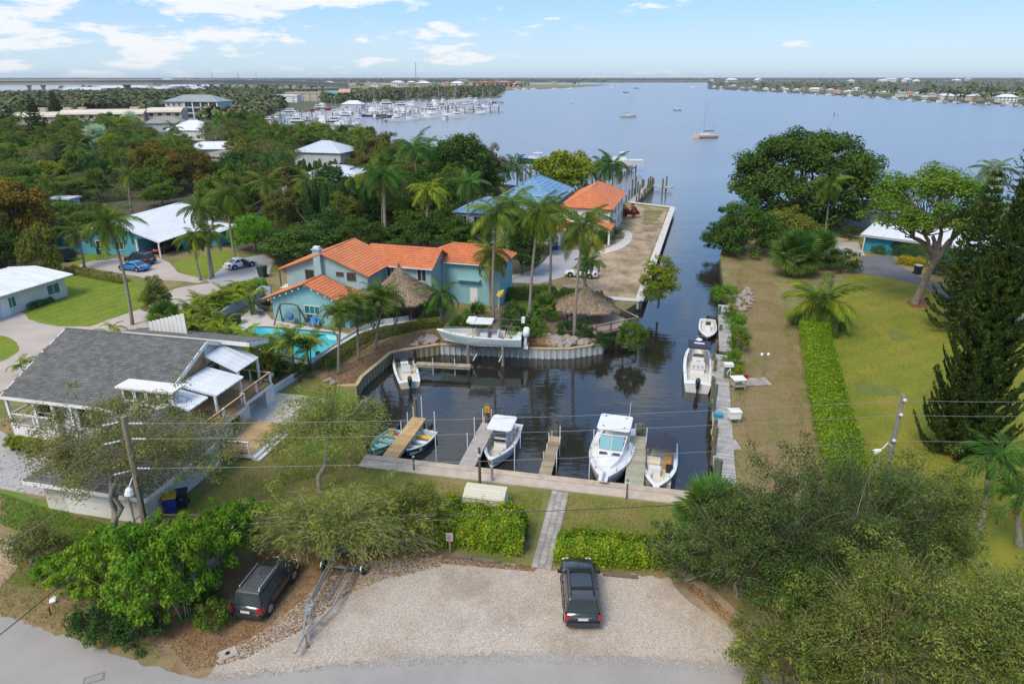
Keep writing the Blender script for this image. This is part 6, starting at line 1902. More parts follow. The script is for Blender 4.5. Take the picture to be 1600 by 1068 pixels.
for k in range(3): mb.box(-.5+k * .4,-.3+k * .4,-1.55,-1.35,.9,1.0)
mb.build('rod_holders',STEEL,t); outboard(t,0,-L/2 - .15,.9,BLACKM,1.2); cleats(t,h,(3,8))
t,L=boat_root('skiff', 'small white skiff tied bow first at the far end of the long boardwalk',(1106,499),(1106,525),WZ + .55)
h=hull_parts(t,L*1.1,2.0,.5,.65,GEL,GEL,GELD,g=.16,s1=.8,rnd=2.8); console(t,-.2,.6,.5,.7); seat(t,0,-1.0,.12,1.3,.4,.35,GEL,0, 'bench'); outboard(t,0,-L * .55 - .12,.5,BLACKM,.8); cleats(t,h,(3,10))
mb=MB(); mb.tube([(0,L * .55,.6),(1.2,L * .55 + .9,.9)],.02,4); mb.build('bow_line',mat('rope_pale',(.55,.5,.42)),t)
t,L=boat_root('motor_boat', 'cream decked motor boat with a dark windscreen cover beside the timber bulkhead',(640,596),(626,549),WZ + .7)
h=hull_parts(t,L,2.3,.62,.9,GELC,GEL,GELC,g=.2,s1=.88,rnd=2.3)
console(t,.4,.75,.6,.85); mb=MB(); mb.faces([(-.95,.9,1.15),(.95,.9,1.15),(.85,2.1,1.35),(-.85,2.1,1.35),(-.9,.85,.8),(.9,.85,.8)],[(0,1,2,3),(4,5,1,0)]); mb.build('spray_hood',BLACK,t)
mb=MB()
for s in (-1,1): mb.tube([(s * .9,.9,.7),(s * .95,.9,1.15)],.02,4)
mb.build('hood_frame',STEEL,t); seat(t,0,-.6,.12,.9,.5,.55); seat(t,0,-L/2 + .6,.12,1.5,.4,.4,GEL,0, 'bench'); outboard(t,0,-L/2 - .15,.7,BLACKM,1.1); cleats(t,h,(3,9)); rail(t,h,8,13,.3)
t,L=boat_root('skiff', 'teal green skiff with a red fuel can beside the orange finger dock',(621,671),(581,704),WZ + .5)
h=hull_parts(t,L,1.65,.5,.62,TEAL,TEALP,mat('skiff_floor',(.36,.47,.44),.7,(.52,.56,.53),4),g=.07,s0=.03,s1=.95,rnd=2.4,floor=.05)
for k,yy in enumerate((-1.0,-.1,.8)): mb=MB(); mb.box(-.7,.7,yy - .17,yy + .17,.32,.38); mb.build('bench',TEALP,t)
seat(t,.1,-1.05,.38,.4,.36,.1,TAN,.35); mb=MB(); mb.tube([(-.38,-1.5,.1),(-.38,-1.5,.45)],.18,10); mb.build('fuel_can',RED,t); outboard(t,0,-L/2 - .1,.52,BLACKM,.75)
t,L=boat_root('skiff', 'white decked skiff with a dark green hull and yellow bench beside the orange dock',(671,672),(636,704),WZ + .55)
h=hull_parts(t,L,1.75,.55,.66,GREENH,mat('gunwale_pale',(.55,.6,.58),.5),mat('skiff_floor_white',(.60,.61,.59),.7,(.48,.49,.47),4),g=.1,s0=.03,s1=.93,rnd=2.4,floor=.08)
for k,(yy,m) in enumerate(((-.9,YELLOW),(-.1,GEL),(.75,GEL))): mb=MB(); mb.box(-.72,.72,yy - .18,yy + .18,.34,.41); mb.build('bench',m,t)
mb=MB(); mb.box(-.5,.1,.1,.4,.1,.3); mb.build('tackle_box',mat('box_grey',(.25,.25,.24),.6),t); outboard(t,0,-L/2 - .1,.58,BLACKM,.85)
mb=MB(); mb.ell((.86,1.1,.3),(.16,.16,.26),8,6); mb.build('fender',GEL,t)
cpt=(P0+P1)/2+nv*2.0
bowP=AT(676,527,cpt.y + .7);
t=thing('fishing_boat', 'large white fishing boat with a hard top raised on the boat lift', 'boat',(cpt.x - .75,cpt.y,.75),math.atan2(dv.y,dv.x)+PI/2)
L=8.6
h=hull_parts(t,L,2.7,.85,1.25,HULLB,GEL,GELD,g=.24,s1=.9,rnd=2.3,draft=.55)
console(t,-.3,1.0,1.0,1.1); t_top(t,-1.3,1.1,2.0,2.35,GEL); mb=MB(); mb.box(-.9,.9,.5,1.35,2.40,2.5); mb.build('top_visor',GEL,t)
for s in (-1,1): mb=MB(); mb.beam((s,-1.2,2.3),(s*1.1,-4.2,2.2),.08,.08); mb.build('outrigger',STEEL,t)
mb=MB(); mb.box(.85,1.35,-4.5,-4.15,1.95,2.5); mb.build('rigger_floats',GEL,t)
seat(t,0,-1.5,.12,1.1,.6,.75); seat(t,0,.8,.12,.8,.5,.5,GEL,0, 'cooler_seat'); seat(t,0,-L/2 + .7,.12,1.9,.5,.6,GEL,0, 'transom_seat')
for x in (-.4,.4): outboard(t,x,-L/2 - .25,.95,GEL,1.25)
cleats(t,h,(3,8,12)); rail(t,h,9,13,.14)
mb=MB()
for k in range(4): mb.tube([(-.75+k * .5,-2.6,.9),(-.78+k * .5,-2.75,1.9)],.02,4)
mb.build('rods',BLACK,t)
# === vehicles
def wheel(t,x,y,r=.36,w=.24):
 mb=MB(); mb.tube([(-w/2,0,0),(-w * .3,0,0),(w * .3,0,0),(w/2,0,0)],[r * .9,r,r,r * .9],16)
 o=mb.build('wheel',TYRE,t,loc=(x,y,r))
 s=1 if x>0 else -1
 m2=MB(); m2.tube([(s*w * .30,0,0),(s*(w/2 + .012),0,0)],[r * .66,r * .6],12); m2.build('rim',RIM,o)
 return o
def lerp4(q,u,v):
 a=Vector(q[0]).lerp(Vector(q[1]),u); b=Vector(q[3]).lerp(Vector(q[2]),u)
 return a.lerp(b,v)
def car(label,loc,rz,paint,kind='suv',L=4.7,Wd=1.88,H=1.75,rack=None,group=None,name='parked_car',cat='car',open_door=False,z0=0.012):
 t=thing(name,label,cat,(loc[0],loc[1],z0),rz,group)
 hw=Wd/2
 suv=kind=='suv'
 belt=H*(.60 if suv else .66)
 hood=belt-(.04 if suv else .10)
 if suv:
  st=[(-L/2,.84,.62,.42),(-L/2 + .06,.95,belt - .06,.34),(-L/2 + .5,1,belt,.27),(-L * .2,1,belt,.25),(L * .12,1,belt,.25),(L * .22,1,belt - .01,.25),(L * .34,.98,hood,.27),(L * .43,.93,hood - .07,.3),(L/2 - .04,.8,hood - .2,.34),(L/2,.72,.6,.4)]
 else:
  st=[(-L/2,.8,.6,.4),(-L/2 + .08,.92,belt - .1,.3),(-L/2 + .7,.98,belt - .02,.22),(-L * .1,1,belt,.2),(L * .1,1,belt - .02,.2),(L * .2,1,hood + .02,.2),(L * .34,.98,hood - .06,.22),(L * .43,.92,hood - .16,.26),(L/2 - .04,.78,hood - .28,.32),(L/2,.68,.5,.38)]
 v=[]; fs=[]; K=11
 for y,w,zt,zb in st:
  w*=hw
  half=[(w * .9,zb),(w,zb + .14),(w*1.0,zb+(zt-zb) * .62),(w * .965,zt - .07),(w * .86,zt - .005)]
  ring=[(-a,y,b) for a,b in half] + [(0,y,zt + .02)] + [(a,y,b) for a,b in half[::-1]]
  v+=ring
 n=len(st)
 for i in range(n-1):
  for k in range(K-1): fs.append((i*K+k,(i+1)*K+k,(i+1)*K+k+1,i*K+k+1))
  fs.append((i*K+K-1,(i+1)*K+K-1,(i+1)*K,i*K))
 fs.append(tuple(range(K))); fs.append(tuple(reversed(range((n-1)*K,n*K))))
 mb=MB(); mb.faces(v,fs); body=mb.build('body',paint,t,smooth=False)
 for p in body.data.polygons: p.use_smooth=True
 if suv: yb0,yb1,yt0,yt1=-L/2 + .12,L * .235,-L/2 + .38,L * .075
 else: yb0,yb1,yt0,yt1=-L/2 + .62,L * .23,-L * .17,L * .03
 wb,wt=hw * .93,hw * .74
 z0c,z1=belt - .03,H
 rings=[(wb,yb0,yb1,z0c),(wt+(wb-wt) * .12,yb0+(yt0-yb0) * .86,yb1+(yt1-yb1) * .86,z1 - .09),(wt * .96,yt0 + .02,yt1 - .02,z1 - .02),(wt * .7,yt0 + .25,yt1 - .2,z1)]
 v=[]; fs=[]
 for w,a,b,z in rings: v+=[(-w,a,z),(w,a,z),(w,b,z),(-w,b,z)]
 for j in range(3):
  for k in range(4): fs.append((j*4+k,j*4+(k+1) % 4,(j+1)*4+(k+1) % 4,(j+1)*4+k))
 fs.append((12,13,14,15))
 mb=MB(); mb.faces(v,fs); cab=mb.build('cabin',paint,t)
 bv=cab.modifiers.new('soft', 'BEVEL'); bv.width=.05; bv.segments=2; bv.limit_method = 'ANGLE'; bv.angle_limit=R(20)
 def pane(q,u0,u1,v0,v1,name,off=.012,m=GLASS):
  nrm=(Vector(q[1])-Vector(q[0])).cross(Vector(q[3])-Vector(q[0])).normalized()
  p=[lerp4(q,*uv)+nrm*off for uv in ((u0,v0),(u1,v0),(u1,v1),(u0,v1))]
  b=MB(); b.face(p); b.build(name,m,t)
 V=[Vector(x) for x in v]
 pane([V[0],V[1],V[5],V[4]],.07,.93,.10,.97, 'rear_window'); pane([V[2],V[3],V[7],V[6]],.05,.95,.06,.97, 'windscreen')
 cuts=[(.04,.30),(.33,.62),(.65,.93)] if suv else [(.08,.46),(.50,.92)]
 for u0,u1 in cuts:
  pane([V[1],V[2],V[6],V[5]],u0,u1,.16,.92, 'side_window'); pane([V[3],V[0],V[4],V[7]],1-u1,1-u0,.16,.92, 'side_window')
 for y in (-L * .31,L * .30):
  for s in (-1,1): wheel(t,s*(hw - .10),y,.38 if suv else .34)
 ar=MB()
 for y in (-L * .31,L * .30):
  for s in (-1,1): ar.tube([(s*(hw - .02),y,.39),(s*(hw + .006),y,.39)],.45,14)
 ar.build('wheel_arches',BLACK,t)
 b=MB(); b.cbox((0,-L/2 - .03,.5),(Wd * .90,.16,.24)); b.cbox((0,-L/2 - .02,.62),(Wd * .8,.14,.03)); b.build('rear_bumper',paint,t)
 b=MB(); b.cbox((0,L/2 - .03,.46),(Wd * .78,.14,.22)); b.build('front_bumper',paint,t)
 for s in (-1,1):
  zl=belt - .16
  b=MB(); b.faces([(s*hw * .96,-L/2 + .02,zl - .2),(s*hw * .76,-L/2 - .035,zl - .2),(s*hw * .76,-L/2 - .035,zl + .16),(s*hw * .95,-L/2 + .02,zl + .18),(s*hw*1.0,-L/2 + .26,zl + .16),(s*hw*1.0,-L/2 + .26,zl - .12)],[(0,1,2,3),(0,3,4,5),(3,2,1,0),(5,4,3,0)]); b.build('tail_lamp',LAMPR,t)
  b=MB(); b.cbox((s*hw * .66,L/2 - .09,hood - .27),(.34,.14,.12),-s * .2); b.build('headlamp',LAMPW,t)
  b=MB(); b.cbox((s*(hw + .10),L * .17,belt + .08),(.24,.12,.16)); b.build('mirror',BLACK if suv else paint,t)
 b=MB(); b.box(-.26,.26,-L/2 - .06,-L/2 - .045,belt - .34,belt - .2); b.build('number_plate',PLATE,t)
 b=MB(); b.box(-.42,.42,-L/2 - .055,-L/2 - .035,belt - .18,belt - .12); b.build('chrome_strip',STEEL,t)
 b=MB()
 for y in (-L * .18,L * .03):
  for s in (-1,1): b.cbox((s*hw * .99,y,belt - .12),(.03,.16,.04))
 b.build('door_handles',paint,t)
 b=MB()
 for s in (-1,1):
  for y in (-L * .27,-L * .055,L * .15): b.cbox((s*(hw + .002),y,belt * .62),(.012,.022,belt * .6))
  b.cbox((s*(hw + .004),-L * .06,.36),(.02,L * .46,.07))
 b.cbox((0,L * .235,hood + .012),(Wd * .8,.03,.02)); b.build('panel_gaps',BLACK,t,kind='stuff')
 b=MB()
 for x in (-.35,.3): b.beam((x,L * .225,hood + .035),(x + .42,L * .215,hood + .06),.03,.02)
 b.build('wipers',BLACK,t,kind='stuff')
 if rack:
  b=MB()
  for s in (-1,1): b.tube([(s*wt * .84,yt0 + .25,z1 + .07),(s*wt * .84,yt1 - .05,z1 + .07)],.03,5)
  for s in (-1,1):
   for y in (yt0 + .25,yt1 - .05): b.cbox((s*wt * .84,y,z1 + .02),(.06,.1,.1))
  b.build('roof_rails',BLACK if rack!='chrome' else STEEL,t)
  if rack=='bars':
   b=MB()
   for y in (yt0 + .75,yt1 - .35): b.cbox((0,y,z1 + .07),(wt*1.7,.09,.03))
   b.cbox((0,yt1 - .2,z1 + .10),(wt*1.5,.18,.05)); b.build('roof_bars',BLACK,t)
   b=MB(); b.box(-wt * .62,wt * .62,yt1-1.0 + .35,yt1 - .32 + .1,z1 - .002,z1 + .006); b.build('sunroof',GLASS,t)
  b=MB()
  for k in range(5): b.box(-wt * .6+k*wt * .29,-wt * .6+k*wt * .29 + .03,yt0 + .25,yt1-1.0,z1,z1 + .014)
  b.build('roof_ribs',paint,t)
 if open_door:
  b=MB(); b.cbox((hw + .35,L * .05,.75),(.06,.95,.75),-.9); b.build('open_door',BLACK,t)
 return t
PB=mat('paint_black_blue',(.018,.021,.03),.18,coat=1.0,spec=.6)
PG=mat('paint_charcoal',(.022,.028,.032),.22,coat=.8,spec=.5)
PBL=mat('paint_blue',(.01,.20,.52),.25,coat=.8)
PW=mat('paint_white',(.68,.69,.70),.25,coat=.6)
a=G(911.5,974,.5); c=G(915,878,.85)
hd=math.atan2(c.y-a.y,c.x-a.x)-PI/2
car('black sport utility vehicle with roof bars parked on the open gravel',(a.x + .02,a.y+2.38),R(-1.0),PB,L=4.75,Wd=1.92,H=1.78,rack='bars')
a=G(384,962,.5); c=G(441,878,.8); d=(c-a); d.z=0; d.normalize()
car('dark grey sport utility vehicle parked under the feathery tree on leaf litter',(a.x+d.x*2.2,a.y+d.y*2.2),math.atan2(d.y,d.x)-PI/2,PG,L=4.3,Wd=1.78,H=1.7,rack='chrome')
a=G(233,421,.3); c=G(186,416,.3); d=(c-a).normalized(); m=(a+c)/2
car('bright blue coupe on the concrete drive of the turquoise house',(m.x,m.y),math.atan2(d.y,d.x)-PI/2,PBL, 'coupe',4.7,1.9,1.38)
a=G(241,410,.4); c=G(196,405,.4); d=(c-a).normalized(); m=(a+c)/2
car('black sport utility vehicle beside the blue coupe on the concrete drive',(m.x,m.y),math.atan2(d.y,d.x)-PI/2,PB,L=4.8,Wd=1.95,H=1.85,rack='rails')
a=G(359,418,.3); c=G(392,411,.3); d=(c-a).normalized(); m=(a+c)/2
car('white car with its dark front door standing open on the side drive',(m.x,m.y),math.atan2(d.y,d.x)-PI/2,PW, 'coupe',4.5,1.85,1.5,open_door=True)
a=G(930,431,.3); c=G(887,427,.3); d=(c-a).normalized(); m=(a+c)/2
car('white saloon car half hidden by palms at the end of the peninsula drive',(m.x,m.y),math.atan2(d.y,d.x)-PI/2,PW, 'coupe',4.6,1.85,1.48)
car('dark red car in the shade of the open carport',tuple(HF.O+HF.ex*14.2+HF.ey*4.0)[:2],R(-11),mat('paint_red',(.16,.012,.018),.3,coat=.6), 'coupe',4.5,1.8,1.42)
t=thing('covered_trailer', 'black tarpaulin covered trailer beside the turquoise board fence', 'trailer',G(98,407),R(-20))
mb=MB(); mb.faces([(-2,-1,.5),(2,-1,.5),(2,1,.5),(-2,1,.5),(-1.7,-.8,1.9),(1.6,-.8,2.1),(1.6,.8,2.1),(-1.7,.8,1.9)],[(4,5,6,7),(0,1,5,4),(1,2,6,5),(2,3,7,6),(3,0,4,7)]); mb.build('tarpaulin',BLACK,t)
for s in (-1,1): w_=MB(); w_.tube([(-.12,s*1.0,.35),(.12,s*1.0,.35)],.35,10); wheel(t,s * .9,0,.33)
t=thing('bicycle', 'dark bicycle leaning near the corner of the turquoise house', 'bicycle',G(160,406),R(20))
for x in (-.5,.5): m_=MB(); m_.tube([(x + .33*math.cos(a),0,.34 + .33*math.sin(a)) for a in np.linspace(0,6.28,14)],.03,4,cap=False); m_.build('wheel',TYRE,t)
m_=MB(); m_.tube([(-.5,0,.34),(-.1,0,.8),(.4,0,.85),(.5,0,.34)],.03,4); m_.tube([(-.1,0,.8),(0,0,.34),(.4,0,.85)],.03,4); m_.build('frame',BLACK,t)
m_=MB(); m_.cbox((-.15,0,.92),(.25,.12,.06)); m_.build('saddle',BLACK,t); m_=MB(); m_.tube([(.4,-.28,1.0),(.4,.28,1.0)],.02,4); m_.build('handlebar',BLACK,t)
t=thing('boat_trailer', 'empty galvanised boat trailer with its drawbar on the gravel', 'boat trailer',(0,0,0))
tip=G(462,1016,.5); ax_=G(536,880,.55); d=(ax_-tip); d.z=0; LL=d.length; d.normalize(); n=Vector((d.y,-d.x,0))
Q=lambda u,w,z: (tip.x+d.x*u+n.x*w,tip.y+d.y*u+n.y*w,z)
mb=MB(); mb.beam(Q(0.1,0,.5),Q(1.6,0,.52),.1,.1)
for s in (-1,1): mb.beam(Q(.95,s * .06,.52),Q(3.0,s * .7,.55),.075,.1); mb.beam(Q(3.0,s * .7,.55),Q(LL+1.2,s * .85,.55),.075,.1)
for u,w in ((1.9,.36),(LL - .3,.83),(LL+1.1,.84)): mb.beam(Q(u,-w,.55),Q(u,w,.55),.08,.1)
mb.build('frame',GALV,t)
mb=MB(); mb.cbox(Q(.0,0,.52),(.14,.3,.14),math.atan2(d.y,d.x)-PI/2); mb.build('coupler',STEEL,t)
mb=MB(); mb.tube([Q(.75,.22,.85),Q(.75,.22,.12)],.035,6); mb.tube([Q(.75,.16,.1),Q(.75,.28,.1)],.1,8); mb.build('jockey_wheel',mat('brass_grey',(.25,.2,.1),.5,metal=.6),t)
mb=MB(); mb.beam(Q(2.0,0,.55),Q(1.75,0,1.35),.1,.1); mb.cbox(Q(1.8,0,1.3),(.22,.22,.25)); mb.cbox(Q(2.0,0,1.45),(.3,.12,.12)); mb.build('winch_post',GALV,t)
for s in (-1,1): mb=MB(); mb.beam(Q(3.2,s * .45,.78),Q(LL+1.1,s * .5,.82),.14,.06); mb.build('bunk',mat('bunk_carpet',(.10,.10,.11),.95),t)
an=math.atan2(d.y,d.x)
for s in (-1,1):
 c_=Q(LL,s*1.18,.32); w_=MB(); w_.tube([(-.1,0,0),(.1,0,0)],.32,14); o=w_.build('wheel',TYRE,t,loc=c_,rz=an-PI/2); m2=MB(); m2.tube([(s * .08,0,0),(s * .115,0,0)],.19,10); m2.build('rim',RIM,o)
 f_=MB(); f_.tube([(0,-.42,.2),(0,-.25,.38),(0,.25,.38),(0,.42,.2)],.05,5); f_.build('mudguard',GALV,t,loc=c_,rz=an-PI/2)
mb=MB(); mb.beam(Q(LL,-1.1,.32),Q(LL,1.1,.32),.07,.07); mb.build('axle',GALV,t)
for s in (-1,1): mb=MB(); mb.tube([Q(LL+1.1,s * .95,.55),Q(LL+1.1,s * .95,1.5)],.03,5); mb.build('guide_post',PVC,t)
a,c=G(300,893,.6),G(345,850,.6); d=(c-a); m=(a+c)/2
t=thing('stored_boat', 'white boat hull stored behind the bright green bushes', 'boat',(m.x,m.y,.35),math.atan2(d.y,d.x)-PI/2)
h=hull_parts(t,5.2,1.9,.6,.75,GEL,GEL,GELD,g=.14,s1=.9); seat(t,0,-.8,.12,1.2,.4,.35,GEL,0, 'bench')
mb=MB(); mb.box(-.7,.7,-1.6,1.6,-.35,-.28); mb.build('cradle',GALV,t)
mb=MB(); mb.tube([(-.85,-.4,-.1),(.85,-.4,-.1)],.06,5); mb.build('axle',GALV,t)
# === street furniture
def wire(label,a,c,sag=.4,r=.011,m=WIRE,group='overhead wires',n=20):
 a,c=Vector(a),Vector(c)
 pts=[]
 for i in range(n+1):
  s=i/n; p=a.lerp(c,s); p.z-=sag*4*s*(1-s); pts.append(p)
 mb=MB(); mb.tube(pts,r,4,cap=False)
 o=mb.build('overhead_wire',m); tag(o,label, 'wire',group); return o
Y1=G(240,880).y
B1=G(240,880); T1=AT(192,651,Y1)
t=thing('utility_pole', 'tall brown wooden utility pole with a street lamp beside the shingled house', 'utility pole',B1)
mb=MB(); top=T1-B1; mb.tube([(0,0,-.3),top * .5,top],[.2,.17,.13],10); mb.build('pole',POLEW,t)
def insul(t,B,p,q,name='insulator'):
 m_=MB(); v=(Vector(q)-Vector(p));
 for k in range(4): m_.ell(tuple(Vector(p)+v*(k + .5)/4-B),(.07,.07,.06),7,4)
 m_.beam(Vector(p)-B,Vector(q)-B,.04,.04); m_.build(name,PORC,t)
PL=[AT(186,659,Y1),AT(189,688,Y1),AT(203,735,Y1),AT(221,803,Y1)]
PR=[AT(201,661,Y1),AT(206,685,Y1),AT(214,731,Y1),AT(223,803,Y1)]
ends_l=[p+Vector((-.65,-.45,.02)) for p in PL]; ends_r=[p+Vector((.75,.02,-.02)) for p in PR]
for p,q in list(zip(PL[:3],ends_l[:3]))+list(zip(PR[:3],ends_r[:3])): insul(t,B1,p,q)
Lp=AT(202,766,Y1 - .2)
mb=MB(); a0=AT(212,752,Y1)-B1; b0=Lp-B1; mb.tube([a0,a0+Vector((-.12,0,.28)),b0+Vector((.1,0,.36)),b0+Vector((0,0,.12))],.035,6); mb.build('lamp_arm',WHITE,t)
mb=MB(); mb.tube([b0+Vector((0,0,.2)),b0+Vector((0,0,.08)),b0+Vector((-.02,-.02,-.22)),b0+Vector((-.03,-.03,-.3))],[.1,.2,.27,.2],10); mb.build('lamp_head',LAMPW,t)
mb=MB(); mb.tube([top * .62+Vector((.14,-.1,0)),top * .4+Vector((.17,-.12,0)),Vector((.2,-.13,.1))],.035,5); mb.build('riser_cable',CABLE,t)
mb=MB(); mb.box(-.15,.2,-.32,-.15,1.5,2.3); mb.build('meter_box',BLACK,t)
X2=AT(1412,617,35.2); B2=Vector((X2.x,35.2,0))
t=thing('utility_pole', 'grey leaning utility pole with a street lamp above the right thicket', 'utility pole',B2)
mb=MB(); top2=X2-B2; mb.tube([(0,0,-.3),top2 * .5,top2],[.19,.16,.12],10); mb.build('pole',POLEG,t)
Q2=[AT(1414,625,35.0),AT(1408,648,35.0),AT(1397,688,35.0),AT(1388,722,35.0)]
for p in Q2[:3]: mb=MB(); mb.ell(tuple(p-B2),(.11,.11,.11),9,6); mb.build('insulator',PORC,t)
Lp=AT(1371,704,34.9)
mb=MB(); a0=AT(1394,698,35.1)-B2; b0=Lp-B2; mb.tube([a0,a0+Vector((-.3,0,.3)),b0+Vector((.3,0,.2)),b0],.03,6); mb.build('lamp_arm',WHITE,t)
mb=MB(); mb.tube([b0+Vector((.2,0,.06)),b0,b0+Vector((-.2,0,-.12))],[.07,.14,.16],10); mb.build('lamp_head',LAMPW,t)
lab = 'thin pale overhead wire strung across the boat basin between the two street poles'
for k in range(3): wire(lab,ends_r[k],Q2[k],.35)
wire('black communications cable sagging low over the hedges and the gravel lot',PR[3],Q2[3]+Vector((0,0,-1.9)),.7,.028,CABLE)
lab = 'thin pale overhead wire running left from the brown street pole over the paver drive'
for k,(px,py,yy) in enumerate(((-260,835,22.0),(-260,955,22.0),(-260,1010,22.0))): wire(lab,ends_l[k],AT(px,py,yy),.2)
wire('thick black cable falling from the brown street pole across the lower road corner',PL[3],AT(-150,1106,20.0),.25,.03,CABLE)
lab = 'thin pale overhead wire running right from the grey street pole past the island pine'
for k,p in enumerate(Q2[:3]): wire(lab,p,p+Vector((26,2.0,.1)),.5)
B3=G(457,352); h3=ZT(290,B3.y); t=thing('utility_pole', 'slim grey utility pole with a transformer among the trees behind the tiled house', 'utility pole',B3)
T3=AT(447,290,B3.y)-B3; mb=MB(); mb.tube([(0,0,0),T3],[.22,.16],8); mb.build('pole',POLEG,t)
mb=MB(); q=T3 * .82; mb.tube([q+Vector((-.45,-.1,-.5)),q+Vector((-.45,-.1,.9))],.38,10); mb.build('transformer',GALV,t)
W3=B3+T3 * .8
for (px,py,yy) in ((309,372,100),(335,366,104)): wire('service wire dropping from the transformer pole to the turquoise house',W3,AT(px,py,yy),.8,.03)
wire('service wire dropping from the transformer pole towards the tiled house',W3,AT(493,354,108),1.2,.03); wire('thin wire leaving the transformer pole over the dark trees',B3+T3,AT(300,352,130),1.0,.03)
B4=G(491,300); t=thing('utility_pole', 'thin pale pole beside the low metal roof with solar panels', 'utility pole',B4); mb=MB(); mb.tube([(0,0,0),(0,0,ZT(266,B4.y))],.14,6); mb.build('pole',POLEG,t); mb=MB(); mb.beam((-.8,0,ZT(268,B4.y)),(.8,0,ZT(268,B4.y)),.12,.12); mb.build('crossarm',POLEG,t)
S=G(703.5,864); t=thing('notice_sign', 'small pinkish notice with lines of print on a wooden post before the hedge', 'sign',S,R(-3))
mb=MB(); mb.box(-.055,.055,-.05,.05,-.2,1.35); mb.build('post',WOODB,t)
mb=MB(); mb.box(-.20,.20,-.085,-.055,.95,1.5); bd=mb.build('board',mat('board_pink',(.56,.47,.48),.6),t)
mb=MB()
for i,w in enumerate((.30,.32,.28,.32,.24)): mb.box(-w/2,w/2,-.0885,-.0855,1.40-i * .095,1.445-i * .095)
mb.build('print_lines',mat('print_maroon',(.16,.06,.08),.6),bd,kind='stuff')
a,c=G(724,793),G(787,801); d=(c-a); rz=math.atan2(d.y,d.x); L=d.length
t=thing('storage_box', 'cream slatted storage shed with a sloping lid behind the left hedge', 'storage box',a,rz)
mb=MB(); mb.box(.02,L - .02,0,1.05,0,.95); mb.build('body',mat('box_cream',(.56,.54,.42),.6),t)
mb=MB(); mb.faces([(-.02,-.05,.9),(L + .02,-.05,.9),(L + .02,.55,1.25),(-.02,.55,1.25),(L + .02,1.12,1.28),(-.02,1.12,1.28),(-.02,-.05,.84),(L + .02,-.05,.84),(L + .02,1.12,.95),(-.02,1.12,.95)],[(0,1,2,3),(3,2,4,5),(6,7,1,0),(1,7,8,4,2),(6,0,3,5,9),(9,5,4,8)]); lid=mb.build('lid',mat('box_cream',(0,0,0)),t)
sb=MB(); sb.box(-.5,.5,-.015,.012,-.05,.05); sbm=sb.mesh('slat',mat('box_slat',(.60,.58,.47),.6))
for i in range(5): put('slat',sbm,lid,(L/2,.06+i * .105,.985+i * .061),(R(-60),0,0),(L * .86,1,1))
for i in range(6): put('slat',sbm,t,(L/2,-.0,.12+i * .13),(0,0,0),(L * .9,1,1))
mb=MB(); mb.box(-.035,.02,-.03,1.08,0,.93); mb.box(L - .02,L + .035,-.03,1.08,0,.93); mb.build('end_panel',WHITE,t)
wa,wb_=[G(843,890),G(831,889)],None
t=thing('paver_walk', 'straight walk of grey pavers between the two hedges', 'path',(0,0,0)); t['kind'] = 'structure'
del t['category']
a,c=G(845.5,888),G(877,764); d=(c-a); L=d.length; d.normalize(); n=Vector((d.y,-d.x,0)); an=math.atan2(d.y,d.x)
mb=MB(); mb.prism([tuple((a+n * .60)[:2]),tuple((c+n * .60)[:2]),tuple((c-n * .60)[:2]),tuple((a-n * .60)[:2])],-.05,.012); mb.build('paver_bed',PAVERB,t)
pv=MB(); pv.box(-.19,.19,-.19,.19,0,.05); pvm=pv.mesh('paver',PAVER)
k=int(L / .40)
for i in range(k):
 for j in range(3):
  p=a+d*(i + .5) * .40+n*(j-1) * .395
  put('paver',pvm,t,(p.x,p.y,random.gauss(.004,.004)),(random.gauss(0,.008),random.gauss(0,.008),an+random.gauss(0,.015)),(1,1,1))
def timber(label,pa,pb):
 a,c=G(*pa,.07),G(*pb,.07); mb=MB(); mb.beam(a,c,.2,.17); o=mb.build('edging_timber',mat('edging_timber',(.13,.095,.075),.9,(.19,.15,.12),3)); tag(o,label, 'timber', 'timbers edging the gravel')
timber('dark edging timber under the left hedge nearer the notice',(692,867),(737,872)); timber('dark edging timber under the left hedge nearer the walk',(738,873),(781,878)); timber('dark edging timber between the black vehicle and the right thicket',(942,896),(996,901))
t=thing('utility_cover', 'square concrete utility cover with a dark lid at the gravel edge', 'cover',G(356,1021),R(35)); mb=MB(); mb.box(-.42,.42,-.32,.32,-.05,.06); mb.build('slab',CONC,t); mb=MB(); mb.tube([(0,0,.05),(0,0,.07)],.12,10); mb.build('lid',BLACK,t)
t=thing('manhole_cover', 'dark square inspection cover in the road', 'cover',G(147,1060)+Vector((0,0,.01)),R(25)); mb=MB(); mb.box(-.45,.45,-.25,.25,0,.012); mb.build('frame',mat('iron',(.2,.18,.16),.8),t); mb=MB(); mb.box(-.36,.36,-.18,.18,.012,.02); mb.build('lid',mat('iron_lid',(.28,.26,.25),.8),t)
t=thing('marker_stake', 'slanting orange marker stake in the dry verge grass', 'stake',G(78,960)); mb=MB(); mb.tube([(0,0,-.1),(.15,.1,1.5)],.03,5); mb.build('stake',mat('stake_orange',(.45,.22,.06),.7),t); mb=MB(); mb.tube([(.02,0,.0),(.05,.03,.5)],.033,5); mb.build('dark_foot',BLACK,t)
def stone_mesh(seed):
 rng=np.random.default_rng(seed); mb=MB(); mb.ell((0,0,0),(1,.8,.6),8,5)
 mb.v=[tuple(np.array(p)*(1 + .22*rng.normal() * .6)) for p in mb.v]
 return mb.mesh('stone',ROCK)
STM=[stone_mesh(i) for i in range(4)]
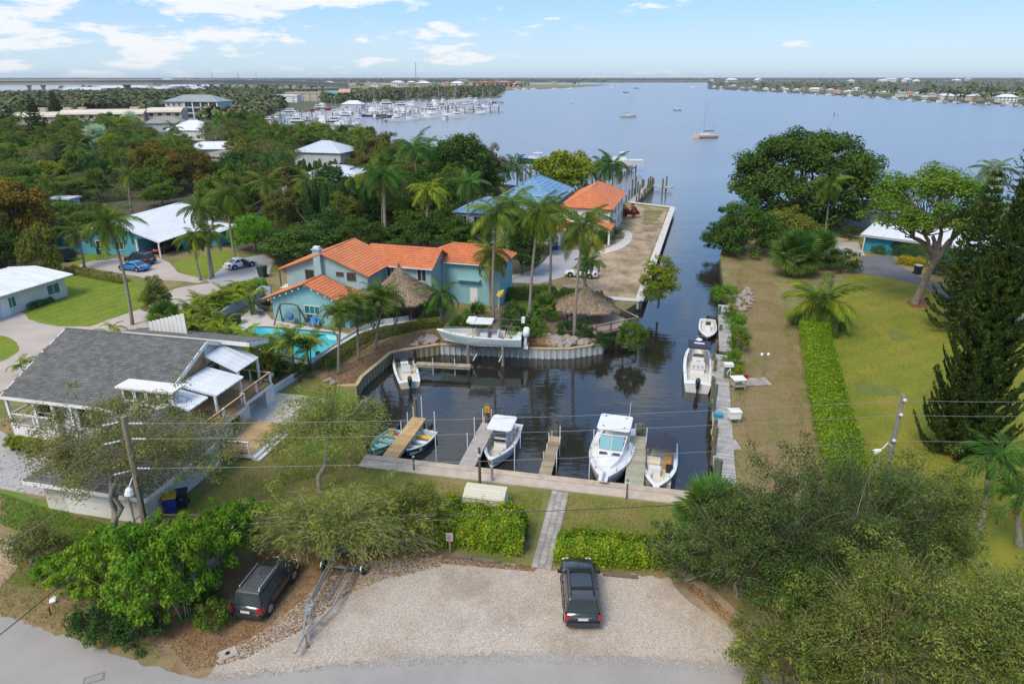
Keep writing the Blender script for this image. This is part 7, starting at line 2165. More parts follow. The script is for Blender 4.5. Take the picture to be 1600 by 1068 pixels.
def stones(poly,n,s0,s1,label,group,z=.1):
 P=[G(*p) for p in poly]; xs=[p.x for p in P]; ys=[p.y for p in P]; pl=[(p.x,p.y) for p in P]
 k=0; tries=0
 while k<n and tries<n*40:
  tries+=1
  x,y=random.uniform(min(xs),max(xs)),random.uniform(min(ys),max(ys))
  if not inpoly(x,y,pl): continue
  s=random.uniform(s0,s1)
  o=put('stone',STM[k % 4],None,(x,y,z+s * .2),(random.random() * .5,random.random() * .5,random.random()*6),(s,s,s)); tag(o,label, 'stone',group); k+=1
stones([(857,543),(868,527),(885,528),(900,534),(935,532),(932,538),(891,544)],46,.3,.62, 'pinkish grey boulder in the rock bed behind the white bulkhead', 'boulders behind the white bulkhead')
stones([(640,543),(655,530),(680,528),(684,536)],26,.25,.5, 'pinkish rock piled behind the yellow timber cap by the boat lift', 'rocks by the boat lift')
stones([(1150,470),(1165,450),(1180,455),(1176,480),(1155,488)],44,.2,.5, 'pale rock in the loose pile on the dry right bank', 'rocks on the right bank')
stones([(505,598),(512,586),(525,592),(520,602)],5,.2,.35, 'white stone in the mulch corner by the timber bulkhead', 'white stones in the mulch corner')
t=thing('verge_rock', 'single white rock lying in the dry verge by the road', 'rock',G(84,939)); put('stone',STM[1],t,(0,0,.08),(0,0,1),(.3,.25,.25),material=WHITE)
t=thing('garden_steps', 'yellow timber steps beside the palm garden boulders', 'steps',G(856,540),R(15))
for i in range(4): mb=MB(); mb.box(-.9,.9,i * .55,i * .55 + .5,0,.18 + .14*i); mb.build('step',CAPN,t)
t=thing('slatted_rail', 'red brown slatted rail along the top of the white bulkhead', 'rail',G(832,543)+Vector((0,.25,.12)),R(-2))  # a lattice rail standing on the bulkhead cap
sb=MB(); sb.box(-.05,.05,-.03,.03,0,.7); sbm=sb.mesh('slat',mat('slat_red',(.26,.10,.05),.8))
for i in range(19): put('slat',sbm,t,(-1.35+i * .15,0,0))
mb=MB(); mb.box(-1.45,1.45,-.05,.05,.7,.78); mb.build('top_rail',mat('slat_red',(0,0,0)),t)
t=thing('dead_branch', 'bare pale branch arching over the fan palm in the right thicket', 'branch',G(1092,860)); P0_=AT(1085,852,36.2)-G(1092,860)
mb=MB(); q=lambda px,py,yy: AT(px,py,yy)-G(1092,860)
mb.tube([q(1085,858,31.5),q(1105,835,31.6),q(1122,814,31.7),q(1134,807,31.7),q(1150,814,31.6),q(1168,826,31.5)],[.06,.09,.1,.09,.07,.05],6); mb.tube([q(1105,835,31.6),q(1110,850,31.3)],[.05,.02],4); mb.tube([q(1100,843,31.5),q(1094,830,31.7)],[.05,.02],4); mb.build('branch',mat('bark_pale',(.36,.28,.20),.9,(.28,.21,.15),3),t)
# === planting
def dims(pr):
 co=np.empty(len(pr[1].vertices)*3,dtype=np.float32); pr[1].vertices.foreach_get('co',co); co=co.reshape(-1,3)
 return np.percentile(np.abs(co[:,:2]),98),np.percentile(co[:,2],99.5)
DIM={}
def tr(cx,base,top,hw,proto,leaf,label,cat='tree',name='broadleaf_tree',group=None,bark=None,bx=None):
 """a tree standing at pixel (bx or cx, base), its top at pixel row top, hw pixels to each side"""
 if proto not in DIM: DIM[proto]=dims(PROTO[proto])
 r,h=DIM[proto]
 B=G(bx if bx is not None else cx,base)
 H=max(.5,ZT(top,B.y)); w=hw*mpp((B.x,B.y,H * .6))
 return plant_tree(name,PROTO[proto],label,cat,B,(w/r,w/r,H/h),None,group,leaf,bark)
HAND=[]
def T(*a,**k):
 HAND.append((G(a[0],a[1]),a[3])); return tr(*a,**k)
BROWN=leafmat('leaf_brown_olive',(0.085,0.075,0.028),(0.12,0.095,0.04))
# --- trees one can name, near side of the wood and around the houses
T(35,402,285,52, 'a',L_RUST, 'dark mango tree with orange flower spikes at the left edge of the wood')
T(18,425,352,40, 'b',L_DARK, 'dark low tree in front of the orange flecked mango at the left edge',cat='tree')
T(75,432,350,30, 'bush',L_OLIVE, 'bushy yellowish palm-like shrub behind the low white house',cat='shrub',name='large_shrub')
T(95,385,338,20, 'dome',L_GREY, 'small pale round crowned tree behind the turquoise fence')
T(250,296,224,34, 'a',L_RUST, 'rust coloured mango tree beside a bright green crown in the upper wood')
T(303,300,229,38, 'c',L_RUST, 'broad rust and green mango tree right of the other rust crown')
T(272,262,218,24, 'dome',L_BRIGHT, 'bright lime crown squeezed between the two rust coloured trees')
T(380,290,236,42, 'dome',L_DEEP, 'deep blue-green domed tree beside the rust crowned tree')
T(395,262,219,34, 'b',L_RUST, 'orange brown crown just behind the deep green dome')
T(430,320,258,52, 'b',BROWN, 'brownish olive spreading tree left of the transformer pole')
T(440,275,220,40, 'bare',L_GREY, 'half bare grey tree left of the pale hip roof')
T(340,235,194,34, 'bare',L_GREY, 'half bare grey tree above the white roofs')
T(398,392,336,34, 'dome',L_BRIGHT, 'bright green round sea grape behind the white car')
T(470,412,352,58, 'b',L_DARK, 'wide dark fig tree left of the orange tiled roof')
T(440,400,362,30, 'a',L_DEEP, 'dark round tree at the left end of the orange tiled roof')
T(590,258,206,36, 'b',BROWN, 'olive brown round tree at the river edge by the marina')
T(722,305,210,46, 'a',L_DARK, 'big dark tree on the river bank above the blue tiled roofs')
T(690,292,221,32, 'c',L_DEEP, 'deep green tree left of the big dark tree on the river bank')
T(757,292,226,30, 'b',BROWN, 'brown tipped tree right of the big dark tree on the river bank')
T(655,330,262,34, 'c',L_DARK, 'dark tree behind the lime green royal palm')
T(880,322,236,46, 'a',L_YELLOW, 'yellow green round tree between the blue roofs and the peninsula house')
T(865,330,268,26, 'b',L_GREEN, 'green under tree leaning on the yellow green one by the peninsula house')
T(560,398,340,40, 'c',L_DARK, 'dark tree directly behind the orange ridge, left of the tall royal palm')
T(640,392,342,46, 'b',L_DARK, 'dark tree directly behind the orange ridge, between the two royal palms')
T(700,392,338,34, 'a',L_DARK, 'dark tree behind the right end of the orange roof')
T(520,385,330,30, 'tall',L_DEEP, 'upright dark tree behind the chimney of the tiled house')
T(815,428,345,34, 'tall',L_DARK, 'dark tree filling the gap between the blue house and the peninsula drive')
T(845,395,330,30, 'a',L_GREEN, 'green tree shading the left edge of the peninsula drive')
for i,(x,b_,t_) in enumerate([(487,366,288),(499,362,281),(512,368,286),(527,358,279),(541,362,283),(556,356,277),(571,362,287),(584,352,279),(455,345,300),(468,342,300)]):
 tr(x,b_,t_,10, 'column' if i % 2 else 'column2',L_DEEP, 'narrow dark columnar tree in the row behind the tiled house',name='columnar_tree',group='columnar trees behind the tiled house')
for i,x in enumerate(range(462,566,8)): tr(x,283-(x-462) * .10,254-(i % 3)*3,5.5, 'column2' if i % 2 else 'column',L_GREEN if i % 3 else L_DEEP, 'slim columnar tree in the screen below the pale hip roof',name='columnar_tree',group='columnar screen below the pale hip roof')
for x in range(800,905,8): pass
T(65,232,150,17, 'pine',L_NORF, 'tall dark conifer left of the beige flat roofed building',name='conifer_tree'); T(92,190,142,11, 'pine',L_NORF, 'dark conifer standing against the beige flat roof',name='conifer_tree')
fan_palm('larger silver blue fan palm in the upper left wood',(154,232),4.2, 'bismarck',2.6,60,name='silver_palm',joined=True); fan_palm('smaller silver blue fan palm in the upper left wood',(206,200),3.6, 'bismarck',2.5,56,name='silver_palm',joined=True)
palm('tall palm with a pale trunk beside the tall dark conifer',(48,214),(41,178), 'royal',1.5,14,joined=True,curve=.1)
palm('coconut palm standing over the upper wood left of the rust crowns',(206,332),(201,272), 'coconut',1.15,18,joined=False)
palm('coconut palm with a hidden trunk in the dark wood behind the fence',(78,325),(76,285), 'coconut',1.1,18,joined=True)
palm('tall coconut palm leaning over the left lawn beside the turquoise house',(207,507),(170,347), 'coconut',1.18,24,curve=.5,dry=3)
palm('tall coconut palm before the white metal roof, left of its neighbour',(333,433),(311,325), 'coconut',1.1,22); palm('tallest coconut palm right of the white metal roof',(369,412),(355,304), 'coconut',1.15,22); palm('short coconut palm on the front grass below the white roof',(314,438),(303,370), 'coconut',.95,20)
palm('coconut palm with a slim trunk beside the short one on the front grass',(329,436),(327,362), 'coconut',.95,18)
palm('big dark royal palm behind the tiled house',(603,372),(600,298), 'royal',1.75,22,curve=.1,r=(.3,.22),name='royal_palm'); palm('lime green royal palm behind the tiled house',(668,388),(668,318), 'royal_lime',1.45,18,curve=.1,r=(.28,.2),name='royal_palm')
palm('dark palm with dead fronds against the blue tiled roof',(734,388),(732,286), 'coconut_dark',1.2,20,dry=5)
palm('coconut palm at the right corner of the blue house',(771,504),(776,332), 'coconut',1.2,24,dry=2); palm('lower coconut palm bent before the right corner of the blue house',(768,482),(769,396), 'coconut',1.05,22)
palm('tallest coconut palm in the middle of the palm garden',(827,506),(843,330), 'coconut',1.25,24,dry=3); palm('coconut palm standing before the second thatched hut',(897,527),(913,352), 'coconut',1.2,24,dry=2); palm('short coconut palm beside the white car on the peninsula',(913,458),(922,408), 'coconut_dark',.85,18)
palm('young palm with a stout trunk right of the large thatched hut',(690,506),(690,458), 'coconut_dark',.95,18,curve=.1,dry=1)
palm('small palm left of the young one by the large thatched hut',(655,505),(668,472), 'coconut_dark',.7,14,curve=.1,dry=0)
palm('foxtail palm leaning over the white pool fence',(529,584),(533,500), 'foxtail',1.15,24,curve=.15,r=(.13,.09),dry=0,name='foxtail_palm'); palm('foxtail palm in the middle of the mulch bed',(561,562),(559,492), 'foxtail',1.4,28,curve=.1,r=(.14,.1),dry=0,name='foxtail_palm'); palm('foxtail palm nearest the large thatched hut in the mulch bed',(587,545),(597,480), 'foxtail',1.5,28,curve=.15,r=(.14,.1),dry=0,name='foxtail_palm')
for i,(x,b_,s,h) in enumerate([(395,585,1.5,2.2),(458,592,1.6,2.2),(484,580,1.3,2.0),(425,585,1.3,1.1),(372,572,1.4,2.0),(436,578,1.3,1.9)]):
 areca(['yellow green clump palm at the left end of the pool', 'largest yellow green palm in front of the pool', 'yellow green clump palm nearest the white pool fence', 'low dark clump palm in front of the pool', 'yellow green clump palm behind the roof corner of the grey house', 'slender yellow green palm in front of the middle of the pool'][i],(x,b_),s,3 if i!=3 else 5,22,kind='areca',spread=.25,h=h)
for i,(x,b_) in enumerate([(282,505),(300,490),(318,478),(345,470),(365,462),(380,452),(330,500),(350,515),(362,533),(300,520),(395,470)]):
 areca('clump palm %s from the street end of the planting beside the pool yard' % ['first', 'second', 'third', 'fourth', 'sixth', 'eighth', 'fifth', 'ninth', 'tenth', 'seventh', 'eleventh'][i],(x,b_+22),1.15,5,24,group='clump palms by the pool yard',h=1.9)
fan_palm('grey green fan palm left of the clump palms by the street',(267,525),1.9, 'sabal',1.25,34); fan_palm('second grey green fan palm nearer the shingled roof',(290,540),1.6, 'sabal',1.1,30)
T(252,508,432,22, 'tall',L_OLIVE, 'shaggy dark olive tree beside the bright lawn')
areca('young palm beside the ridge of the shingled house',(185,533),.95,2,12,h=1.4); areca('young palm at the left rear corner of the shingled house',(42,588),1.0,2,12,h=1.3)
for i,(x,b_,w,t_) in enumerate([(330,555,22,520),(352,568,24,535),(375,590,20,560),(405,580,18,556),(440,588,16,565),(300,550,20,520),(472,590,16,566)]):
 tr(x,b_,t_,w, 'bush',[L_DARK,L_DEEP,L_GREEN][i % 3], 'dark leafy shrub in the bed between the grey house and the pool', 'shrub', 'shrub', 'shrubs between the grey house and the pool')
def hedge(label,pts,width,height,leaf,n,ln=.12,wd=.085,wob=.12,top_wob=.15,group=None,name='hedge',px=True,box=False):
 P=[G(*p) for p in pts] if px else [Vector(p) for p in pts]
 L=[0]
 for i in range(len(P)-1): L.append(L[-1]+(P[i+1]-P[i]).length)
 rng=np.random.default_rng(int(abs(P[0].x*7+P[0].y*3)))
 o=thing(name,label, 'hedge',P[0],0,group)
 u=rng.random(n)*L[-1]
 k=np.clip(np.searchsorted(L,u)-1,0,len(P)-2)
 A=np.array([tuple(p) for p in P])
 seg=np.array(L); f=((u-seg[k])/(seg[k+1]-seg[k]))[:,None]
 C=A[k]*(1-f)+A[k+1]*f
 D=unit(A[k+1]-A[k]); Nn=np.stack([-D[:,1],D[:,0],0*D[:,0]],1)
 t=rng.random(n)
 ang=(t*1.0)*PI
 ex=.55 if not box else .22
 cx=np.sign(np.cos(ang))*np.abs(np.cos(ang))**ex; cz=np.abs(np.sin(ang))**ex
 depth=1 - .28*rng.random(n)**2
 ph=rng.random(4)*6
 bump=1+wob*(np.sin(u*2.1+ph[0]+cx*2)+np.sin(u*4.7+ph[1]+cz*3) * .7)
 hh=height*(1+top_wob*(np.sin(u*1.3+ph[2]) * .6+np.sin(u*3.9+ph[3]) * .5))
 zz=hh*cz*depth*(1 if box else 1)
 zz=np.where(rng.random(n)<.35,hh*rng.random(n),zz) if not box else np.where(rng.random(n)<.45,hh*rng.random(n) ** .8,zz)
 low=zz<hh * .8
 side=np.where(low,np.sign(rng.random(n) - .5)*(.82 + .22*rng.random(n)),cx)
 if box:
  topm=rng.random(n)<.62
  zz=np.where(topm,hh*(.90 + .13*rng.random(n)),zz); side=np.where(topm,2.04*rng.random(n)-1.02,side); depth=np.where(topm,1.0,depth)
 C=C+Nn*(side*width/2*bump*depth)[:,None]
 endt=np.minimum(u,L[-1]-u)
 C[:,2]=zz*np.clip(.55+endt / .8,.55,1)+rng.normal(size=n) * .05
 C+=rng.normal(size=C.shape) * .05
 N=Nn*side[:,None] * .9+np.array([0,0,1])*(.25+cz[:,None])+rng.normal(size=(n,3)) * .45
 V,Fq=leaf_quads(C,N,ln,wd,rng)
 V=V-np.array(tuple(P[0]))
 put('foliage',npmesh('hedge_foliage',V,Fq,leaf),o)
 mb=MB()
 for i in range(max(3,int(L[-1] / .7))):
  s=rng.random()*L[-1]; kk=min(len(P)-2,max(0,int(np.searchsorted(L,s))-1)); q=P[kk].lerp(P[kk+1],(s-L[kk])/(L[kk+1]-L[kk]))-P[0]
  for j in range(3): mb.tube([q,q+Vector((rng.normal()*width * .2,rng.normal()*width * .2,height * .8))],[.03,.01],3,cap=False)
 put('stems',mb.mesh('stems',BARK),o)
 return o
hedge('tall leafy hedge left of the paver walk, behind the notice',[(688,838),(745,841),(821,853)],2.2,2.35,L_HEDGE,21000,.15,.10,.10,.16)
hedge('low leafy hedge right of the paver walk, in front of the black vehicle',[(868,864),(940,871),(1010,876),(1060,871)],1.8,1.5,L_HEDGE,15000,.15,.10,.10,.14)
hedge('long clipped bright green hedge on the right bank',[(1268,523),(1283,600),(1300,680),(1325,770)],2.9,1.7,L_HEDGE2,26000,.17,.12,.03,.03,box=True)
hedge('clipped hedge behind the palm garden, left part',[(790,468),(830,466),(868,462)],1.6,1.5,L_GREEN,4000,.2,.13,.05,.05); hedge('clipped hedge behind the thatched hut on the deck, right part',[(872,466),(910,470),(943,473)],1.5,1.4,L_GREEN,4000,.2,.13,.05,.05)
hedge('bright hedge between the side drive and the pool yard',[(330,482),(372,462),(412,448)],1.8,1.5,L_BRIGHT,5000,.2,.13,.08,.1); hedge('vine covered slope below the stone wall by the pool',[(505,582),(540,556),(575,534),(612,522)],1.0,1.2,L_OLIVE,4500,.16,.1,.1,.1); hedge('vine hung stone wall below the large thatched hut',[(615,523),(650,514),(690,510)],.8,1.1,L_OLIVE,3500,.16,.1,.1,.1)
hedge('low shrub row between the bright lawn and the concrete drive',[(108,424),(150,433),(196,442)],1.6,.9,L_OLIVE,3000,.2,.12,.15,.2); hedge('yellow croton bed beside the dark driveway',[(1402,410),(1425,413),(1446,416)],2.2,1.2,leafmat('leaf_croton',(.17,.17,.02),(.26,.2,.02),objvar=0),3500,.2,.13,.1,.1)
hedge('dark planting along the wall of the bright blue bungalow',[(1394,396),(1420,402),(1450,408)],2.6,2.3,L_DARK,4200,.2,.13,.1,.1); hedge('foundation planting along the low white house',[(44,484),(62,478),(82,470)],.8,.7,L_DARK,1400,.16,.1); hedge('hedge below the blue tiled house',[(705,395),(740,394),(775,392)],1.4,1.2,L_DARK,2600,.22,.14)
T(1160,398,312,46, 'mound',L_DARK, 'dark mangrove thicket at the canal mouth on the right bank',name='mangrove'); T(1130,392,345,32, 'mound',L_DEEP, 'smaller mangrove hanging over the water at the canal mouth',name='mangrove')
T(1225,388,326,46, 'mound',L_OLIVE, 'pale olive spreading bush in front of the great fig tree');
PROTO['ficus']=tree_proto('ficus',31,36000,(7.5,6.5,5.6),1.6,.6,clumps=220,cr=.19,ln=.36,wd=.22,shell=(.60,1.0),zmin=-.8,lump=.08,limbs=6)
tr(1250,352,208,101, 'ficus',L_DARK, 'huge dark spreading fig tree at the point of the right bank',name='fig_tree')
palm('coconut palm standing in front of the great fig tree',(1288,372),(1296,286), 'coconut',1.4,22,curve=.2)
palm('huge low coconut palm sprouting at the head of the clipped hedge',(1280,512),(1283,474), 'coconut_low',1.25,36,curve=.05,dry=2,r=(.3,.26));
fan_palm('shaggy fan palm beside the low coconut palm on the right bank',(1240,430),2.8, 'sabal',2.2,54); fan_palm('fan palm between the shaggy one and the slatted panel',(1278,418),2.4, 'sabal',1.9,46)
T(1318,424,390,26, 'bush',L_DARK, 'dark round bush at the corner of the dark driveway', 'shrub', 'shrub'); T(1326,372,354,14, 'bush',L_DARK, 'small dark bush against the end wall of the bright blue bungalow', 'shrub', 'shrub'); T(1373,396,383,12, 'bush',L_GREEN, 'small shrub before the wall of the bright blue bungalow', 'shrub', 'shrub')
rng=np.random.default_rng(77)
def umbrella_proto():
 ctr=np.array([-1.9,0,9.0]); rad=np.array([6.6,6.0,4.2])
 V,Fq,CC=crown_leaves(rng,19000,rad,120,.20,-.22,(.72,1.0),.36,.17,.12,tuple(ctr),.9)
 mb=MB()
 mb.tube([(-1.4,0,-.2),(-1.0,0,1.5),(-.5,0,3.2),(-.1,0,4.4)],[.5,.4,.34,.32],9,cap=False)
 forks=[Vector((-.9,.2,6.8)),Vector((.9,-.3,6.6)),Vector((.2,.6,7.3)),Vector((1.4,.2,6.2)),Vector((-3.0,.2,6.6)),Vector((-2.2,-.4,7.0))]
 for q in forks: limb(mb,(-.1,0,4.2),q,.34,.18,rng,4,.12,6)
 for c in CC:
  q=min(forks,key=lambda a: (a-Vector(c)).length); limb(mb,q,Vector(c),.09,.02,rng,4,.16,4)
 return mb.mesh('umbrella_trunk',BARK,True),npmesh('umbrella_crown',V,Fq,L_UMB)
PROTO['umbrella']=umbrella_proto()
tr(1450,474,262,98, 'umbrella',L_UMB, 'umbrella shaped tree with a bare leaning trunk in the right lawn',name='umbrella_tree',bx=1447).rotation_euler=(0,0,0)
HANDROT=None
PROTO['pine_big']=conifer_proto(23,20.0,5.2,34,12,230,.3)
tr(1498,708,258,56, 'pine_big',L_NORF, 'massive dark island pine on red mulch at the right lawn',name='island_pine')
PROTO['pine_open']=conifer_proto(25,20.0,4.6,22,6,46,.55)
tr(1560,440,218,46, 'pine_open',L_NORF, 'open branched island pine rising behind the massive one at the right edge',name='island_pine'); tr(1496,520,272,44, 'pine',L_NORF, 'dark pine between the umbrella tree and the massive island pine',name='island_pine'); T(1478,428,392,26, 'mound',L_DARK, 'dark mounded bush behind the umbrella tree trunk', 'shrub', 'shrub'); T(1540,470,400,34, 'mound',L_OLIVE, 'olive bush behind the massive island pine', 'shrub', 'shrub')
palm('palm crown rising behind the massive island pine',(1560,372),(1553,266), 'coconut',1.35,18,curve=.1)
palm('royal palm with a green crownshaft at the right lawn, nearer the pine',(1527,838),(1545,745), 'royal',.88,14,curve=.1,r=(.2,.14),name='royal_palm'); palm('second royal palm cut by the right edge',(1592,852),(1588,800), 'royal',.8,14,curve=.05,r=(.2,.14),name='royal_palm')
for i,(x,b_,w,t_,lf) in enumerate([(1130,470,20,445,L_BRIGHT),(1150,520,16,490,L_BRIGHT),(1152,548,18,512,L_GREEN),(1146,575,16,545,L_BRIGHT),(1150,594,14,570,L_YELLOW),(1140,500,12,478,L_GREEN)]):
 tr(x,b_,t_,w, 'bush',lf, 'bright green shrub crowding the long boardwalk', 'shrub', 'shrub', 'shrubs along the boardwalk')
T(1028,480,400,28, 'tall',L_YELLOW, 'yellow green mangrove hanging over the canal at the peninsula wall',name='mangrove'); T(1016,486,440,22, 'bare',L_GREEN, 'straggling mangrove roots and twigs below the peninsula wall',name='mangrove')
T(986,545,500,22, 'mound',L_GREEN, 'round green mangrove beside the lookout deck',name='mangrove'); T(940,540,518,16, 'bush',L_DEEP, 'dark low shrub under the lookout deck', 'shrub', 'shrub')
GARD=['tall dark shrub left of the middle coconut palm in the palm garden', 'dark blue-green shrub at the foot of the middle coconut palm', 'green shrub beside the yellow timber steps', 'bright low shrub at the end of the outboard engines of the lifted boat', 'deep green clump left of the pale palm trunk by the boulders', 'deep green clump right of the pale palm trunk by the boulders', 'olive shrub behind the hard top of the lifted boat', 'yellow low shrub behind the bow of the lifted boat', 'green shrub behind the yellow timber steps', 'dark shrub beside the bent coconut palm at the blue house']
for i,(x,b_,w,t_,lf) in enumerate([(800,530,18,470,L_DARK),(818,528,20,480,L_DEEP),(835,533,16,500,L_GREEN),(805,540,14,512,L_BRIGHT),(882,526,14,500,L_DEEP),(915,526,16,500,L_DEEP),(720,520,14,500,L_OLIVE),(702,530,12,512,L_YELLOW),(845,520,12,498,L_GREEN),(760,525,12,505,L_DARK)]):
 tr(x,b_,t_,w, 'bush',lf,GARD[i], 'shrub', 'shrub', 'shrubs in the palm garden')
fan_palm('fan palm in the yard left of the second thatched hut',(852,500),1.6, 'sabal',1.1,28); fan_palm('dark fan palm at the corner of the blue house',(745,508),1.0, 'sabal',1.1,26); fan_palm('low fan palm beside the boat lift',(716,520),.6, 'sabal',.9,24)
for x,b_ in ((985,342),(1000,340)): tr(x-12,b_,b_-22,10, 'shrub',L_RED, 'dark red leaved shrub at the corner of the peninsula house', 'shrub', 'shrub', 'red shrubs by the peninsula house')
tr(933,386,374,7, 'shrub',L_RED, 'small red shrub beside the curved front walk', 'shrub', 'shrub'); tr(955,372,352,16, 'bush',L_GREEN, 'green shrub in the bed by the curved front walk', 'shrub', 'shrub'); tr(942,380,360,14, 'bush',L_DARK, 'dark shrub at the garage corner of the peninsula house', 'shrub', 'shrub')
palm('coconut palm at the river edge, left of its pair behind the peninsula house',(945,300),(943,258), 'coconut_dark',1.5,18,joined=True); palm('coconut palm at the river edge, right of its pair behind the peninsula house',(955,304),(957,258), 'coconut_dark',1.7,18,joined=True); palm('low coconut palm in the pair behind the peninsula house',(928,302),(922,268), 'coconut',1.4,16,joined=True)
palm('palm at the river edge left of the yellow green tree',(808,294),(806,258), 'coconut',1.5,18,joined=True); palm('palm at the river edge beside the blue tiled roof',(786,292),(784,262), 'coconut',1.4,18,joined=True)
palm('dark palm left of the big river bank tree',(652,312),(648,250), 'royal',1.8,16,joined=True); palm('dark palm between the marina and the big river bank tree',(668,300),(664,252), 'royal',1.5,14,joined=True)
gpm = 'palms along the shore before the marina'
for x,b_,c_ in [(432,222,206),(446,225,208),(475,224,205),(490,228,212),(503,232,214),(523,238,210),(535,236,218),(462,226,212),(415,220,205),(548,240,222)]:
 palm('coconut palm on the shore in front of the marina',(x,b_),(x-1,c_), 'coconut' if x % 2 else 'coconut_dark',1.7,16,joined=True,group=gpm)
# --- foreground trees with long thin branches
def big_twig(name,label,base,ctr,rad,branches,per,ln,wd,leaf,bark,trunk,seed,align=.75,zmin=-.4,sag=.15,tw=.008,jit=.12,shell=.7,start=.25,root=None,fill=0,clumps=60,cr=.2,limbs=4):
 rg=np.random.default_rng(seed)
 B=G(*base); C=Vector(ctr)-B
 root=Vector(root)-B if root is not None else Vector((C.x * .45,C.y * .45,max(.5,C.z * .45)))
 V,Fq,tb=twig_tree(rg,branches,rad,tuple(C),tuple(root),per,ln,wd,align,start,sag,zmin,tw,jit,shell)
 if fill:
  V2,F2,_=crown_leaves(rg,fill,rad,clumps,cr,max(zmin,-.7),(.45,1.0),ln,wd*1.15,.3,tuple(C),.6)
  F2=F2+len(V); V=np.concatenate([V,V2]); Fq=np.concatenate([Fq,F2])
 keepm=V.reshape(-1,4,3)[:,:,2].min(axis=1)>.05
 V=V.reshape(-1,4,3)[keepm].reshape(-1,3); Fq=np.arange(len(V)).reshape(-1,4)
 o=thing(name,label, 'tree',B)
 for k in range(trunk[1]):
  e=root+Vector((rg.normal() * .5,rg.normal() * .5,rg.normal() * .3))*(trunk[1]>1)
  limb(tb,(rg.normal() * .25*(trunk[1]>1),rg.normal() * .25*(trunk[1]>1),-.2),e,trunk[0],trunk[0] * .5,rg,5,.08,7)
  for j in range(limbs): limb(tb,e,C+Vector([x*y * .35 for x,y in zip(rg.normal(size=3),rad)]),trunk[0] * .38,trunk[0] * .08,rg,5,.12,5)
 put('trunk',tb.mesh(name + '_trunk',bark,True),o)
 put('crown',npmesh(name + '_crown',V,Fq,leaf),o)
 return o
Yc=G(503,765).y
big_twig('feathery_tree', 'wispy tree with a bent trunk at the near left corner of the basin',(500,768),AT(508,675,Yc),(4.1,3.4,3.0),170,95,.24,.04,L_WISP,BARKG,(.2,1),101,.8,-.45,.10,.005,.16,.6,.35,root=AT(518,672,Yc),fill=4000,clumps=70,cr=.16)
Yd=G(520,880).y
big_twig('feathery_tree', 'low sprawling feathery tree drooping over the trailer and the grey vehicle',(520,868),AT(530,803,Yd + .6),(6.1,2.9,1.9),230,92,.28,.042,L_WISP,BARKG,(.12,4),102,.8,-.7,.18,.011,.22,.5,.3,fill=2500,clumps=50,cr=.12,limbs=7)
big_twig('feathery_tree', 'greener feathery tree running into the tall leafy hedge',(630,862),AT(640,800,G(630,862).y + .8),(2.6,1.8,1.7),120,90,.26,.045,L_OLIVE,BARKG,(.1,3),104,.8,-.6,.16,.006,.18,.6,.3,fill=6000,clumps=60,cr=.2)
Ye=G(180,842).y
big_twig('grey_leaved_tree', 'thin grey leaved tree with pale forked trunks before the shingled house',(182,846),AT(200,690,Ye+1.0),(6.0,4.2,2.9),190,60,.16,.07,L_GREY,BARKG,(.2,3),103,.5,-.6,.08,.006,.28,.55,.4,root=AT(182,735,Ye),fill=15000,clumps=120,cr=.15)
big_twig('grey_leaved_tree', 'small grey twiggy bush by the sandy drive at the left edge',(52,880),AT(50,845,G(52,880).y),(1.6,1.4,1.3),50,50,.15,.06,L_GREY,BARKG,(.06,3),105,.55,-.6,.08,.005,.12,.6,.3,fill=2500,clumps=24,cr=.3)
PROTO['seag']=tree_proto('seag',41,6500,(1.9,1.9,1.7),.9,.05,clumps=70,cr=.2,ln=.17,wd=.11,zmin=-.6,multi=4,limbs=24,shell=(.55,1.05),lump=.3,bark=BARKG)
PROTO['seag2']=tree_proto('seag',42,6500,(2.0,1.7,1.9),1.0,.05,clumps=66,cr=.2,ln=.17,wd=.11,zmin=-.6,multi=4,limbs=24,shell=(.55,1.05),lump=.3,bark=BARKG)
BUSHL=['smallest bright bush of the thicket, nearest the sandy drive', 'second bright bush from the sandy drive, above the dark low bushes', 'bright bush left of the brown pole leaning towards the road corner', 'bright bush standing closest to the road below the brown pole', 'bright bush beside the rear of the grey vehicle', 'bright bush hiding the stern of the stored white boat', 'bright bush hiding the bow of the stored white boat', 'bright bush right at the foot of the brown utility pole', 'bright bush just left of the foot of the brown utility pole', 'bright bush farthest from the road, below the feathery tree']
for i,(x,b_,w,t_) in enumerate([(82,905,28,872),(135,918,42,858),(190,950,55,838),(250,972,62,820),(292,965,48,812),(325,915,48,812),(365,878,42,785),(268,905,40,822),(220,915,44,830),(395,855,34,785)]):
 tr(x,b_,t_,w, 'seag' if i % 2 else 'seag2',L_SEAG if i % 3 else L_BRIGHT,BUSHL[i], 'bush', 'leafy_bush', 'bright bushes by the brown utility pole')
for i,(x,b_,w,t_) in enumerate([(160,985,42,945),(215,1000,40,955)]):
 tr(x,b_,t_,w, 'bush',L_DEEP,['dark low bush at the roadside foot of the bright thicket, nearer the orange stake', 'dark low bush at the roadside foot of the bright thicket, nearer the grey vehicle'][i], 'bush', 'leafy_bush', 'dark low bushes by the road')
tr(335,500+480,935,26, 'shrub',L_GREEN, 'small palmetto-like shrub beside the grey vehicle', 'shrub', 'shrub')
fan_palm('palmetto fan clump sprouting beside the rear of the grey vehicle',(312,950),.3, 'palmetto',.75,16,name='palmetto')
fan_palm('big round fan palm between the right hedge and the thicket',(1104,855),2.3, 'palmetto',1.3,44,name='palmetto'); fan_palm('second fan palm pressed behind the big round one',(1132,855),2.2, 'palmetto',1.1,30,name='palmetto')
